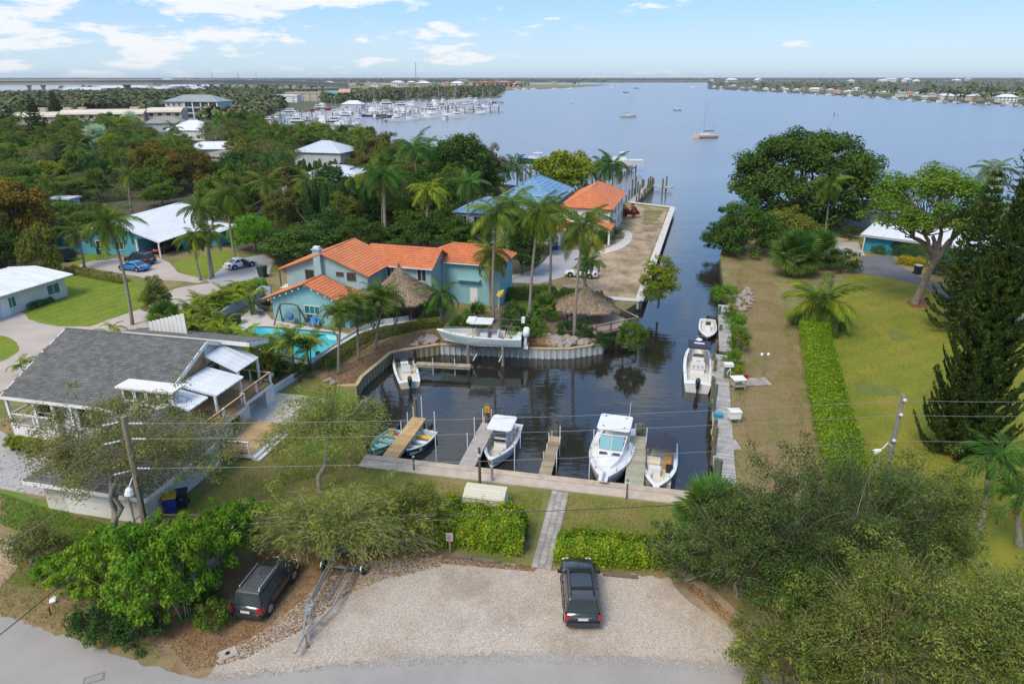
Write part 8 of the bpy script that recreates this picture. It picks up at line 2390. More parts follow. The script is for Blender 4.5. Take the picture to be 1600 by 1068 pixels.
def thicket(label,base,top,hw,n_br,per,leaf,seed,ln=.13,wd=.055,bark=None,zc=.55,dep=.8,tw=.0065,align=.6):
 B=G(*base); H=ZT(top,B.y); w=hw*mpp((B.x,B.y,H * .5))
 return big_twig('thicket_tree',label,base,(B.x,B.y,H*zc),(w,w*dep,H*(1.02-zc)),n_br//2,per,ln,wd,leaf,bark or BARKG,(.08,4),seed,align,-.75,.05,tw,.22,.6,.3,fill=int(n_br*42),clumps=int(n_br * .3),cr=.17,limbs=3)
thicket('dark silvery shrub at the right end of the low hedge',(1070,905),815,62,190,60,L_THICK,201)
thicket('dark twiggy tree behind the sandy edge of the gravel',(1150,930),770,92,330,66,L_THICK,202)
thicket('tall dark twiggy tree, nearest the long boardwalk',(1218,935),712,104,360,70,L_THICK,203)
thicket('tall dark twiggy tree in front of the clipped hedge',(1318,925),706,104,360,70,L_THICK,204)
thicket('grey green twiggy tree under the grey utility pole',(1410,905),712,104,330,66,L_SILVER,205)
thicket('grey green twiggy tree spilling onto the right lawn',(1458,900),800,54,200,60,L_SILVER,206)
thicket('olive twiggy tree leaning over the road, nearest the gravel',(1225,1075),955,92,260,60,L_SILVER,207,.14,.055,mat('bark_pale',(0,0,0)),tw=.011)
thicket('olive twiggy tree leaning over the road, in the middle of the corner',(1370,1085),880,150,420,64,L_SILVER,208,.14,.055,mat('bark_pale',(0,0,0)),tw=.011)
thicket('olive twiggy tree in the lower right corner',(1510,1090),895,140,420,64,L_SILVER,209,.14,.055,mat('bark_pale',(0,0,0)),tw=.011)
thicket('olive twiggy tree cut by the right edge',(1630,1050),965,100,260,60,L_SILVER,210,.14,.055,mat('bark_pale',(0,0,0)),tw=.011)
thicket('low dark undergrowth at the back of the right thicket',(1260,985),860,110,220,60,L_DARK,211)
for i,(x,y_) in enumerate([(22,702),(34,704),(46,706),(58,706)]):
 t=thing('potted_plant', 'yellow striped plant in a black pot by the paver drive', 'plant',G(x,y_),0, 'pots by the paver drive'); mb=MB(); mb.tube([(0,0,0),(0,0,.4)],[.2,.26],9); mb.build('pot',BLACK,t)
 put('leaves',PROTO['shrub'][1],t,(0,0,.3),(0,0,i),(.55,.55,.6),material=L_YELLOW)
T(742,392,348,30, 'mound',L_DEEP, 'dark mounded bush before the wall of the blue tiled house', 'shrub', 'shrub'); T(716,398,340,26, 'tall',L_DARK, 'upright dark tree at the left corner of the blue tiled house')
palm('coconut palm leaning before the blue tiled roofs',(792,440),(800,318), 'coconut',1.2,20); palm('coconut palm close behind the tallest palm of the garden',(858,470),(858,330), 'coconut',1.15,20)
palm('coconut palm with hanging dry fronds beside the turquoise fence',(132,418),(118,362), 'coconut',1.0,18,dry=4); T(62,400,345,28, 'tall',L_OLIVE, 'upright olive tree behind the covered trailer'); T(150,365,318,26, 'mound',L_DARK, 'dark mounded tree behind the left end of the turquoise house')
T(98,350,312,30, 'mound',L_GREEN, 'green mounded tree in front of the pale garden shed'); T(340,330,300,30, 'mound',L_DEEP, 'dark mounded tree behind the white metal roof'); T(255,322,285,30, 'b',L_GREEN, 'green tree behind the ridge of the white metal roof')
def scatter(name,poly,n,leaf,ln,wd,up=1.0,z=.015,tuft=False):
 P=[G(*p) for p in poly]; xs=[p.x for p in P]; ys=[p.y for p in P]; pl=[(p.x,p.y) for p in P]
 rg=np.random.default_rng(n)
 X=rg.uniform(min(xs),max(xs),n*4); Y=rg.uniform(min(ys),max(ys),n*4)
 C=np.array([(a,b_,z) for a,b_ in zip(X,Y) if inpoly(a,b_,pl)])[:n]
 if tuft:
  T_=rg.normal(size=C.shape) * .5+np.array([0,0,1]); C[:,2]+=ln * .3
  V,Fq=leaf_quads(C,rg.normal(size=C.shape)*np.array([1,1,.2]),ln,wd,rg,T_)
 else:
  C[:,2]+=rg.random(len(C)) * .02
  V,Fq=leaf_quads(C,rg.normal(size=C.shape) * .3+np.array([0,0,up]),ln,wd,rg)
 o=put(name,npmesh(name,V,Fq,leaf),None,kind='stuff'); return o
scatter('mulch_chips',[(508,590),(540,566),(570,545),(610,530),(660,516),(700,512),(690,536),(640,546),(610,551),(566,588),(556,602),(528,602)],7000,L_DEAD,.16,.06); scatter('mulch_chips',[(700,512),(790,472),(946,468),(962,505),(940,536),(814,542),(690,537)],5000,L_DEAD,.14,.06)
scatter('fallen_leaves',[(300,1050),(245,985),(330,900),(430,855),(690,858),(690,885),(600,905),(540,930),(470,985),(380,1030)],16000,L_DEAD,.10,.05)
scatter('fallen_leaves',[(690,868),(840,885),(835,893),(690,880)],1500,L_DEAD,.09,.05)
scatter('fallen_leaves',[(1040,885),(1110,930),(1170,985),(1240,1020),(1260,1060),(1185,1050),(1150,985),(1080,925)],3500,L_DEAD,.10,.05)
GST=mat('gravel_stone',(.46,.41,.36),.95,(.36,.31,.265),3,island=.25)
scatter('loose_gravel',[(330,1052),(520,1032),(800,1014),(1080,1026),(1190,1040),(1240,1062),(1180,1060),(1060,1044),(800,1034),(520,1046),(370,1062),(310,1066)],2600,GST,.07,.05,z=.022)
scatter('loose_gravel',[(380,1020),(455,985),(560,905),(600,890),(690,875),(600,880),(500,925),(430,985),(345,1030)],3000,GST,.07,.05,z=.016)
GRT=leafmat('grass_blade_dry',(.17,.145,.05),(.24,.18,.085),objvar=0); GRG=leafmat('grass_blade_green',(.09,.14,.03),(.15,.17,.04),objvar=0)
scatter('grass_tufts',[(0,960),(0,880),(60,850),(250,830),(300,900),(250,1030),(140,1000)],9000,GRT,.16,.03,tuft=True)
scatter('grass_tufts',[(240,860),(420,640),(560,640),(580,720),(720,760),(690,850),(420,850)],16000,GRT,.16,.03,tuft=True); scatter('grass_tufts',[(420,700),(500,600),(570,640),(575,725),(440,760)],9000,GRG,.16,.03,tuft=True)
scatter('grass_tufts',[(690,770),(850,768),(830,870),(690,850)],5000,GRT,.13,.03,tuft=True); scatter('grass_tufts',[(885,772),(1070,795),(1060,870),(870,860)],5000,GRT,.13,.03,tuft=True)
scatter('grass_tufts',[(1135,430),(1160,420),(1165,640),(1180,760),(1155,755),(1145,600)],5000,GRG,.2,.04,tuft=True); scatter('grass_tufts',[(1150,420),(1200,420),(1245,560),(1270,740),(1180,760),(1150,600)],12000,GRT,.14,.03,tuft=True); scatter('grass_tufts',[(1262,515),(1330,430),(1440,450),(1600,520),(1700,700),(1500,900),(1330,780),(1300,640)],16000,GRT,.12,.03,tuft=True); scatter('grass_tufts',[(870,460),(985,322),(1044,328),(990,464)],5000,GRT,.16,.035,tuft=True); scatter('fallen_leaves',[(1225,500),(1245,510),(1262,620),(1282,740),(1260,745),(1235,620)],2500,L_DEAD,.1,.06); scatter('grass_tufts',[(1262,515),(1330,430),(1440,450),(1600,520),(1700,700),(1500,900),(1330,780),(1300,640)],26000,GRG,.13,.03,tuft=True); scatter('grass_tufts',[(36,488),(92,510),(180,496),(229,479),(238,452),(200,436),(108,430),(60,440)],5000,GRG,.14,.035,tuft=True)
scatter('grass_tufts',[(60,790),(222,834),(235,855),(120,860),(0,820),(0,770)],5000,GRG,.18,.035,tuft=True)
# === the wood behind the houses
WOOD=[(-260,440),(-40,425),(70,400),(90,380),(150,372),(190,330),(300,305),(345,330),(352,368),(420,378),(470,366),(640,372),(700,372),(715,330),(790,305),(760,287),(640,254),(560,228),(500,222),(430,217),(400,208),(300,176),(200,172),(60,196),(-300,190)]
KEEP=[[(80,330),(345,298),(352,440),(80,440)],[(462,236),(534,236),(545,288),(455,288)],[(455,270),(565,268),(580,312),(450,312)],[(300,228),(370,228),(380,292),(290,280)],
  [(262,188),(330,198),(330,242),(250,232)],[(222,190),(262,190),(262,226),(222,220)],[(222,168),(252,168),(255,195),(222,195)],[(245,176),(352,176),(352,206),(245,206)],[(15,178),(225,172),(225,206),(15,210)],
  [(130,220),(176,220),(176,262),(130,262)],[(190,190),(222,190),(222,216),(190,216)],[(60,318),(150,318),(150,400),(60,400)],[(355,352),(430,352),(430,400),(355,400)]]
def poly_w(P): return [tuple(G(*p)[:2]) for p in P]
WP=poly_w(WOOD); KP=[poly_w(k) for k in KEEP]
pts=[(p.x,p.y,h * .05) for p,h in HAND]
rg=random.Random(5)
xs=[p[0] for p in WP]; ys=[p[1] for p in WP]
fills=[]
tries=0
kinds=[('a',L_GREEN),('b',L_OLIVE),('c',L_GREEN),('mound',L_OLIVE),('dome',L_DEEP),('b',L_DARK),('c',L_OLIVE),('bare',L_GREY),('tall',L_GREEN),('a',L_YELLOW),('b',BROWN),('dome',L_GREEN),('mound',L_GREEN)]
words_={'leaf_yellow_green': 'yellow green', 'leaf_dark': 'dark green', 'leaf_olive': 'olive green', 'leaf_green': 'mid green', 'leaf_brown_olive': 'brownish', 'leaf_deep': 'deep blue-green', 'leaf_grey': 'grey half bare'}
while len(fills)<235 and tries<60000:
 tries+=1
 y=95+(rg.random()**1.3)*330; x=rg.uniform(-260,20)
 if not inpoly(x,y,WP): continue
 px=PX((x,y,4))[0]
 if px<-70 or any(inpoly(x,y,k) for k in KP): continue
 sp=5.6+max(0,y-100) * .020
 if any((x-a)**2+(y-b)**2<sp*sp for a,b,*_ in fills) or any((x-a)**2+(y-b)**2<(sp * .62)**2 for a,b,h in pts): continue
 fills.append((x,y))
gw = 'trees crowded in the wood on the left shore'
for i,(x,y) in enumerate(fills):
 q=rg.random()
 if q<.23:
  h=rg.uniform(6,9)
  palm('coconut palm rising among the crowded trees of the left wood',(x,y,0),(x+rg.uniform(-1,1),y,h), 'coconut' if rg.random()<.6 else 'coconut_dark',rg.uniform(1.1,1.45),16,joined=True,group='palms in the left wood')
 elif q<.31:
  fan_palm('round headed fan palm among the crowded trees of the left wood',(x,y,0),rg.uniform(4,6.5), 'sabal',rg.uniform(1.5,2.0),30,group='fan palms in the left wood',joined=True)
 else:
  pk,lf=kinds[rg.randrange(len(kinds))]
  if pk not in DIM: DIM[pk]=dims(PROTO[pk])
  r_,h_=DIM[pk]
  H_=rg.uniform(5.5,8.8)*(1+max(0,y-180) * .0009); w_=rg.uniform(3.3,5.2)*(1+max(0,y-150) * .0016)
  plant_tree('broadleaf_tree',PROTO[pk],words_[lf.name] + ' tree crowded among others in the wood on the left shore', 'tree',(x,y,0),(w_/r_,w_/r_,H_/h_),None,gw + ', ' + words_[lf.name],lf)
def brush(name,n,region,leaf,ln,zmax,keep=KP,seed=1):
 rg_=np.random.default_rng(seed)
 C=[]
 xs_=[p[0] for p in region]; ys_=[p[1] for p in region]
 while len(C)<n:
  x,y=rg_.uniform(min(xs_),max(xs_)),rg_.uniform(min(ys_),min(max(ys_),330))
  if inpoly(x,y,region) and PX((x,y,1))[0]>-60 and not any(inpoly(x,y,k) for k in keep): C.append((x,y,0))
 C=np.repeat(np.array(C),26,0)
 d=rg_.normal(size=C.shape)*np.array([.9,.9,.5]); C=C+d; C[:,2]=np.abs(C[:,2])+rg_.random(len(C))*zmax
 V,Fq=leaf_quads(C,d+np.array([0,0,1.0]),ln,ln * .55,rg_)
 put(name,npmesh(name,V,Fq,leaf),None,kind='stuff')
brush('undergrowth',1500,WP,L_GREEN,.5,1.2,seed=3); brush('undergrowth',1100,WP,L_OLIVE,.5,1.6,seed=4)
# --- distant wood, single crowns no longer told apart
def far_trees(name,polys,n,leaf,hr,wr,per,keep=(),seed=1,cover=None):
 rg_=np.random.default_rng(seed)
 out=[]
 W_=[poly_w(p) for p in polys]; K_=[poly_w(p) for p in keep]
 areas=[]
 for P in W_: areas.append(abs(sum(P[i][0]*P[(i+1) % len(P)][1]-P[(i+1) % len(P)][0]*P[i][1] for i in range(len(P))))/2)
 for P,A in zip(W_,areas):
  m=int(n*A/sum(areas)); xs_=[p[0] for p in P]; ys_=[p[1] for p in P]; c=0; tr_=0
  while c<m and tr_<m*30:
   tr_+=1
   y=1/rg_.uniform(1/max(ys_),1/min(ys_)); x=rg_.uniform(min(xs_),max(xs_))
   if inpoly(x,y,P) and not any(inpoly(x,y,k) for k in K_): out.append((x,y)); c+=1
 O_=np.array(out); m=len(O_)
 h=rg_.uniform(hr[0],hr[1],m); w=rg_.uniform(wr[0],wr[1],m)
 idx=np.repeat(np.arange(m),per)
 d=sphere_dirs(m*per,rg_,-.3)
 q=.6 + .45*rg_.random(m*per)
 C=np.stack([O_[idx,0]+d[:,0]*w[idx]*q,O_[idx,1]+d[:,1]*w[idx]*q,h[idx] * .5+d[:,2]*h[idx] * .5*q],1)
 V,Fq=leaf_quads(C,d+np.array([0,0,.6])+rg_.normal(size=d.shape) * .3,w[idx] * .62,w[idx] * .42,rg_)
 put(name,npmesh(name,V,Fq,leaf),None,kind='stuff')
FARL=[mat('far_leaf_dark',(.042,.075,.020),.8,(.075,.105,.028),.05,island=.4,world=True),mat('far_leaf_olive',(.085,.105,.030),.8,(.125,.13,.04),.05,island=.4,world=True),mat('far_leaf_brown',(.11,.10,.045),.8,(.14,.12,.055),.05,island=.4,world=True)]
MID=[[(-200,176),(20,176),(225,170),(350,176),(400,190),(402,204),(300,190),(200,186),(60,200),(-200,205)],[(30,158),(240,156),(360,160),(360,171),(225,169),(30,174)],[(-300,153.5),(40,151.5),(92,149),(240,158),(355,160),(420,175),(400,188),(350,178),(225,170),(-300,176)],
  [(352,150),(410,148),(445,165),(440,176),(400,188),(350,176)],[(470,158),(560,151),(680,147),(783,148.5),(770,151.5),(690,154),(600,157.5),(520,162)],[(92,148.7),(330,141.4),(470,148.5),(500,154),(360,160),(240,158)],[(560,148),(700,141),(790,140),(780,147),(600,152)]]
KM=[[(15,176),(225,170),(225,200),(15,200)],[(245,172),(350,172),(350,192),(245,192)],[(440,156),(500,154),(500,166),(440,168)]]
for k in range(3): far_trees('distant_wood',MID,(2300,2000,900)[k],FARL[k],(6,10.5),(4,7.5),40,KM,60+k)
FARP=[[(-900,131),(90,131),(300,130.4),(520,129.6),(940,128.6),(940,121.8),(-900,121.8)],[(330,133.6),(520,131.8),(700,131),(900,130.5),(950,132.3),(880,136.4),(800,139),(770,142),(560,147),(470,150),(400,147),(330,141)],
  [(100,139.5),(330,136),(340,141),(95,150)],[(940,128.4),(1106,128.0),(1106,121.8),(940,121.8)]]
for k in range(3): far_trees('far_wood',FARP,(5000,4200,2200)[k],FARL[k],(7,13),(9,17),12,(),70+k)
RBANK=[[(1108,137.5),(1200,142),(1275,145.4),(1345,149.3),(1400,152.2),(1440,155.5),(1500,158),(1600,162),(2000,172),(2000,128),(1106,126)],[(1106,126),(2200,128),(2200,121.8),(1106,121.8)]]
for k in range(3): far_trees('far_wood',RBANK,(6400,5200,2400)[k],FARL[k],(8,14),(6,12),14,(),80+k)
# --- far houses, each a thing
def far_house_protos():
 out=[]
 for k,(w,d,h,rh) in enumerate(((16,12,4.5,3.0),(22,12,6.5,3.4),(13,10,3.6,2.6),(30,14,7.5,2.4))):
  a=MB(); a.box(-w/2,w/2,0,d,0,h)
  for i in range(4):
   x=-w/2+w*(i + .5)/4
  r=MB(); o=.9
  c=[(-w/2-o,-o,h),(w/2+o,-o,h),(w/2+o,d+o,h),(-w/2-o,d+o,h)]; hh=d/2
  r0,r1=(-w/2+hh,d/2,h+rh),(w/2-hh,d/2,h+rh)
  r.face([c[0],c[1],r1,r0]); r.face([c[1],c[2],r1]); r.face([c[2],c[3],r0,r1]); r.face([c[3],c[0],r0]); r.face(c[::-1])
  g=MB()
  for i in range(5):
   for q in range(max(1,int(h/3))): x=-w/2+w*(i + .5)/5; g.box(x-w * .05,x+w * .05,-.06,.02,1.2+q*3,2.7+q*3)
  out.append((a.mesh('far_wall',WHITE),r.mesh('far_roof',METALW),g.mesh('far_windows',GLASS)))
 return out
FHP=far_house_protos()
ROOFS=[('white',METALW),('pale grey',METALP),('terracotta',TILEO),('taupe',mat('roof_taupe',(.27,.25,.24),.8)),('white',METALW)]
WALLS=[WHITE,STUG,CREAM,mat('wall_peach',(.55,.40,.30),.8)]
def far_house(label,base,k,roof,wall,rz,s=1.0,group=None,z=.3):
 t=thing('far_house',label, 'house',G(*base)+Vector((0,0,z)),rz,group); t.scale=(s,)*3
 put('wall',FHP[k][0],t,material=wall); put('roof',FHP[k][1],t,material=roof); put('windows',FHP[k][2],t,kind='stuff')
 return t
rg=random.Random(9)
shore=[(1108,138.5),(1150,140.3),(1200,142.5),(1275,146),(1345,150),(1400,153),(1440,156.5),(1500,159),(1550,161),(1600,163.5)]
def on_shore(u):
 x=1112+u*488
 for (a,b),(c,d) in zip(shore,shore[1:]):
  if a<=x<=c: return x,b+(d-b)*(x-a)/(c-a)
 return x,163
for i in range(46):
 x,y=on_shore((i+rg.random() * .7)/46)
 row=rg.random()
 y-=(1.3+(row**1.1)*6)*(.5+1.1*(x-1108)/490)
 rn,rm=ROOFS[rg.randrange(5)]
 far_house(rn + ' roofed house among the trees of the far right shore',(x,y),rg.randrange(3),rm,WALLS[rg.randrange(4)],rg.uniform(-.7,.3),rg.uniform(.5,.8),rn + ' roofed houses on the far right shore',.3)
far_house('large white hip roofed house on the far right shore, nearest the right edge',(1574,160.5),1,METALW,WHITE,-.2,.85)
far_house('wide white roofed house on the far right shore left of the large one',(1500,156.5),3,METALW,STUG,-.2,.55)
for i in range(26):
 x=560+rg.random()*330; y=130.8+rg.random()*(8-(x-560)/330*5)
 rn,rm=ROOFS[rg.randrange(5)]
 far_house(rn + ' roofed house in the distant town beyond the marina',(x,y),rg.randrange(4),rm,WALLS[rg.randrange(4)],rg.uniform(-.5,.5),rg.uniform(1.0,1.7),rn + ' roofed houses beyond the marina',.05)
for i in range(20):
 x=100+rg.random()*420; y=129.5+rg.random()*2.0 if rg.random()<.5 else 132+rg.random()*4
 rn,rm=ROOFS[rg.randrange(5)]
 far_house(rn + ' roofed building in the distant town near the bridge',(x,y),rg.randrange(4),rm,WALLS[rg.randrange(4)],rg.uniform(-.5,.5),rg.uniform(1.2,2.0),rn + ' roofed buildings near the bridge',.3)
for i in range(16):
 x=1110+rg.random()*480; y=126.5+rg.random()*4
 far_house('white roofed building far inland on the right shore',(x,y),rg.randrange(4),METALW,WALLS[rg.randrange(3)],rg.uniform(-.5,.5),rg.uniform(1.4,2.4), 'white roofed buildings far inland on the right shore',.3)
for i,(x0,x1,y) in enumerate(((96,160,149.5),(150,232,145.5),(235,318,147.5),(262,330,142))):
 a,c=G(x0,y),G(x1,y); w=(c-a).length
 t=thing('row_block',['pale roofed waterside block with blue shutters, leftmost below the bridge', 'long pale roofed block below the bridge beside the blue shuttered one', 'pale roofed block below the bridge above the grey apartment block', 'pale roofed block farthest below the bridge'][i], 'building',a,math.atan2((c-a).y,(c-a).x))
 walls(t,0,w,0,14,0,8,mat('wall_pale_blue_far',(.30,.42,.50),.8) if i==0 else STUG); hip_roof(t,0,w,0,14,8,12, 'seam',METALP,1,w=3)
 for k in range(2):
  for j in range(7): window(t,w*(j + .5)/7,-.03,2.2+k*3.6,0,w/15,2.0)
t=thing('terracotta_block', 'long terracotta coloured building at the distant river edge', 'building',G(738,135.6),R(2)); w=(G(802,135.6)-G(738,135.6)).length
TER=mat('stucco_terracotta',(.42,.20,.13),.85)
walls(t,0,w,0,20,0,11,TER); mb=MB(); mb.box(-1,w+1,-1,21,11,12.5); mb.build('roof',TILEO,t)
for j in range(9): mb=MB(); mb.box(w*(j + .2)/9,w*(j + .75)/9,-.3,0,0,9); mb.build('bay',GLASS,t)
simple_house('warehouse', 'long beige flat roofed warehouse behind the marina',(474,158.5),42,18,9,1,BEIGE,BEIGE,-4, 'flat',wins=5,cat='building'); simple_house('warehouse', 'white shed left of the beige marina warehouse',(447,160),26,14,6,2,METALW,WHITE,-4, 'flat',wins=3,cat='building')
simple_house('boat_shed', 'teal roofed building behind the marina boats',(521,157),24,14,7,4,mat('roof_teal',(.10,.30,.32),.6),STUG,-6, 'hip',wins=3,cat='building'); simple_house('boat_shed', 'peach gabled building behind the marina boats',(538,157),14,12,9,4,mat('roof_peach',(.52,.30,.22),.8),mat('wall_peach',(0,0,0)),-6, 'gable',wins=2,cat='building'); simple_house('boat_shed', 'white roofed shelter among the marina boats',(550,170.5),18,10,4,3,METALW,STUG,-6, 'hip',wins=2,cat='building'); simple_house('boat_shed', 'long white roofed shed behind the marina boats',(552,156.5),28,12,5,3,METALW,WHITE,-5, 'hip',wins=4,cat='building')
B=G(650,131.5); Yt=2500.0; p=AT(650,122,Yt); t=thing('radio_mast', 'slender lattice mast rising over the distant town', 'mast',(p.x,Yt,0)); hh=ZT(97,Yt)
mb=MB(); mb.tube([(0,0,0),(0,0,hh)],[1.3,.7],5); mb.build('mast',POLEG,t); mb=MB()
for k in range(5): mb.box(-1.8,1.8,-.3,.3,hh*(k+1)/5.5,hh*(k+1)/5.5 + .7)
mb.build('platforms',GALV,t)
# --- the high bridge
t=thing('high_bridge', 'long high concrete road bridge on paired piers crossing the distant river', 'bridge',(0,0,0))
def br(px,Y,z):
 q=AT(px,125,Y); return Vector((q.x,Y,z))
BP=[br(-120,1060,21),br(0,1090,21),br(120,1120,21.3),br(240,1160,21.5),br(350,1220,21),br(430,1290,20),br(490,1360,17.2),br(540,1440,13)]
mb=MB(); rl=MB()
for a,c in zip(BP,BP[1:]):
 mb.beam(a-Vector((0,0,3.2)),c-Vector((0,0,3.2)),12,7.0); mb.beam(a+Vector((0,0,-.1)),c+Vector((0,0,-.1)),15,.6)
 for s in (-1,1): n_=(c-a).cross(Vector((0,0,1))).normalized()*7.2*s; rl.beam(a+n_+Vector((0,0,.7)),c+n_+Vector((0,0,.7)),.4,1.2)
mb.build('deck',mat('concrete_far',(.43,.385,.32),.9),t); rl.build('parapet',CONCW,t)
for i,(px,Y) in enumerate([(44,1100),(66,1106),(195,1146),(200,1150),(310,1195),(330,1206),(346,1217),(384,1250),(409,1272),(432,1292),(453,1315),(470,1335),(486,1355),(503,1380)]):
 zt=np.interp(px,[-120,240,350,430,490,530],[21,21.5,21,20,17.2,14])-6
 q=AT(px,130,Y); mb=MB(); mb.tube([(q.x,Y,-3),(q.x,Y,zt * .75),(q.x,Y,zt)],[2.8,2.4,5.0],8); mb.build('pier',mat('concrete_pier',(.36,.35,.33),.9),t)
for k,px in enumerate((330,371,399)):
 q=AT(px,124,1200); o=thing('bridge_lamp', 'tall lamp standard on the distant bridge deck', 'lamp',(q.x,1205,20.8),0, 'lamps on the bridge'); mb=MB(); mb.tube([(0,0,0),(0,0,12)],.35,5); mb.build('post',POLEG,o); mb=MB(); mb.box(-2.4,2.4,-.6,.6,12,12.9); mb.build('lamp',LAMPW,o)
t=thing('causeway', 'low grey causeway bridge at the far end of the open river', 'bridge',(0,0,0)); a,c=G(945,128.9),G(1110,128.4)
mb=MB(); mb.beam((a.x,a.y-60,7),(c.x,c.y-60,7),12,3); mb.build('deck',CONC,t)
for i in range(14): q=a.lerp(c,(i + .5)/14); mb=MB(); mb.box(q.x-4,q.x+4,q.y-64,q.y-56,-3,5.5); mb.build('pier',CONC,t)
t=thing('rail_trestle', 'dark low trestle bridge behind the marina sheds', 'bridge',(0,0,0)); a,c=G(428,146),G(560,143.5)
mb=MB(); mb.beam((a.x,a.y,5),(c.x,c.y,5),8,3); mb.build('deck',mat('steel_dark',(.10,.10,.12),.7),t)
for i in range(10): q=a.lerp(c,i/9); mb=MB(); mb.box(q.x-1.5,q.x+1.5,q.y-4,q.y+4,-2,3.5); mb.build('pier',CONC,t)
# --- marina
def boat_meshes():
 out={}
 def hull(L,B,f,s):
  mb=MB(); n=8; v=[]; fs=[]
  for i in range(n+1):
   u=i/n; b=B/2*(.85 + .15*min(1,u / .3))*(1-max(0,(u - .45) / .55)**2.2); y=-L/2+L*u; z=f*(1 + .5*u*u)
   v+=[(-max(b,.03),y,z),(-max(b,.03) * .8,y,-.2),(max(b,.03) * .8,y,-.2),(max(b,.03),y,z)]
  for i in range(n):
   for k in range(3): fs.append((i*4+k,i*4+k+1,(i+1)*4+k+1,(i+1)*4+k))
   fs.append((i*4+3,i*4,(i+1)*4,(i+1)*4+3))
  fs.append((0,1,2,3)); mb.faces(v,fs); return mb.mesh('hull',s)
 c=MB(); c.box(-1.5,1.5,-1,3,1.3,2.6); c.box(-1.3,1.3,-1,2,2.6,3.0); c2=MB(); c2.box(-1.4,1.4,-1.2,1.6,4.6,4.75)
 for x in (-1.2,1.2):
  for y in (-1,1.4): c2.tube([(x,y,3),(x * .9,y,4.6)],.06,4)
 g=MB(); g.box(-1.53,1.53,-.8,2.8,1.9,2.4); g.box(-1.4,1.4,2.95,3.04,1.8,2.4)
 out['fisher']=[('hull',hull(13,4.4,1.5,GEL)),('cabin',c.mesh('cabin',GEL)),('windows',g.mesh('windows',GLASS)),('tower',c2.mesh('tower',GEL))]
 c=MB(); c.box(-1.1,1.1,-1.5,2,1.0,1.8); m=MB(); m.tube([(0,1,1),(0,1,14)],.10,5); m.tube([(0,1,2.6),(0,-3.8,2.6)],.14,5); m.tube([(0,5.2,1.2),(0,1,13.6)],.03,3); m.tube([(0,-5,1.2),(0,1,13.9)],.03,3)
 out['sail']=[('hull',hull(11,3.4,1.1,GEL)),('cabin',c.mesh('cabin',GEL)),('mast',m.mesh('mast',STEEL))]
 c=MB(); c.box(-.9,.9,-.6,2.2,.8,1.6); tt=MB(); tt.box(-1.1,1.1,-1.4,.9,2.5,2.62)
 for x in (-.9,.9):
  for y in (-1.1,.7): tt.tube([(x,y,.8),(x,y,2.5)],.05,4)
 out['centre']=[('hull',hull(9,2.9,.95,GEL)),('cabin',c.mesh('cabin',GEL)),('hard_top',tt.mesh('hard_top',GEL))]
 c=MB(); c.box(-2.0,2.0,-5,3.5,1.6,3.6); c.box(-1.7,1.7,-4,1.5,3.6,5.2); g=MB(); g.box(-2.03,2.03,-4.5,3.2,2.2,3.1); g.box(-1.73,1.73,-3.5,1.2,4.1,4.8)
 out['yacht']=[('hull',hull(19,5.4,1.9,GEL)),('cabin',c.mesh('cabin',GEL)),('windows',g.mesh('windows',GLASS))]
 return out
BM=boat_meshes()
HC=[('white',GEL)]*16 + [ ('pale blue',HULLB),('navy',mat('hull_navy',(.01,.02,.08),.3)),('red',mat('hull_red',(.25,.02,.03),.3))]
KN={'fisher': 'fishing yacht', 'sail': 'sailing boat', 'centre': 'motor boat', 'yacht': 'large motor yacht'}
def moored(kind,px,rz,label,group=None,hm=GEL,s=1.0,z=WZ):
 P=G(px[0],px[1],WZ); t=thing('moored_boat' if kind!='sail' else 'sailing_boat',label, 'boat',(P.x,P.y,z),rz,group); t.scale=(s,)*3
 for nme,me in BM[kind]: put(nme,me,t,material=hm if nme=='hull' else None)
 return t
rg=random.Random(21)
placed=[]
ZON=[([(405,186),(450,178),(560,172),(640,170),(560,188),(556,210),(440,206)],80,.9),([(490,170),(560,164),(640,159),(710,156),(716,172),(715,184),(610,189),(570,180),(500,178)],95,1.15),([(700,156),(770,153),(786,168),(786,178),(716,180)],30,1.15)]
for zp,n,s0 in ZON:
 P=poly_w(zp); xs_=[p[0] for p in P]; ys_=[p[1] for p in P]; c=0; tries=0
 while c<n and tries<6000:
  tries+=1
  x,y=rg.uniform(min(xs_),max(xs_)),rg.uniform(min(ys_),max(ys_))
  if not inpoly(x,y,P): continue
  kind=rg.choices(['fisher', 'sail', 'centre', 'yacht'],[4,2.2,4,1.2 if s0>.8 else .2])[0]
  rr={'fisher': 7.5, 'sail': 6, 'centre': 5.2, 'yacht': 11}[kind]*s0
  if any((x-a)**2+((y-b) * .8)**2<((rr+q) * .6)**2 for a,b,q in placed): continue
  placed.append((x,y,rr)); c+=1
  cn,hm=HC[rg.randrange(len(HC))]
  px=PX((x,y,WZ)); moored(kind,px,rg.choice([0.15,PI + .15,1.72,-1.42])+rg.gauss(0,.08), '%s hulled %s moored in the crowded distant marina' % (cn,KN[kind]), '%s %ss in the marina' % (cn,KN[kind]),hm,s0*rg.uniform(.85,1.15))
moored('yacht',(735,175.5),1.72, 'navy hulled yacht at the right end of the marina',None,HC[6][1],.9); moored('fisher',(672,179.5),1.72, 'dark red hulled yacht on the outer side of the marina',None,HC[7][1],1.1)
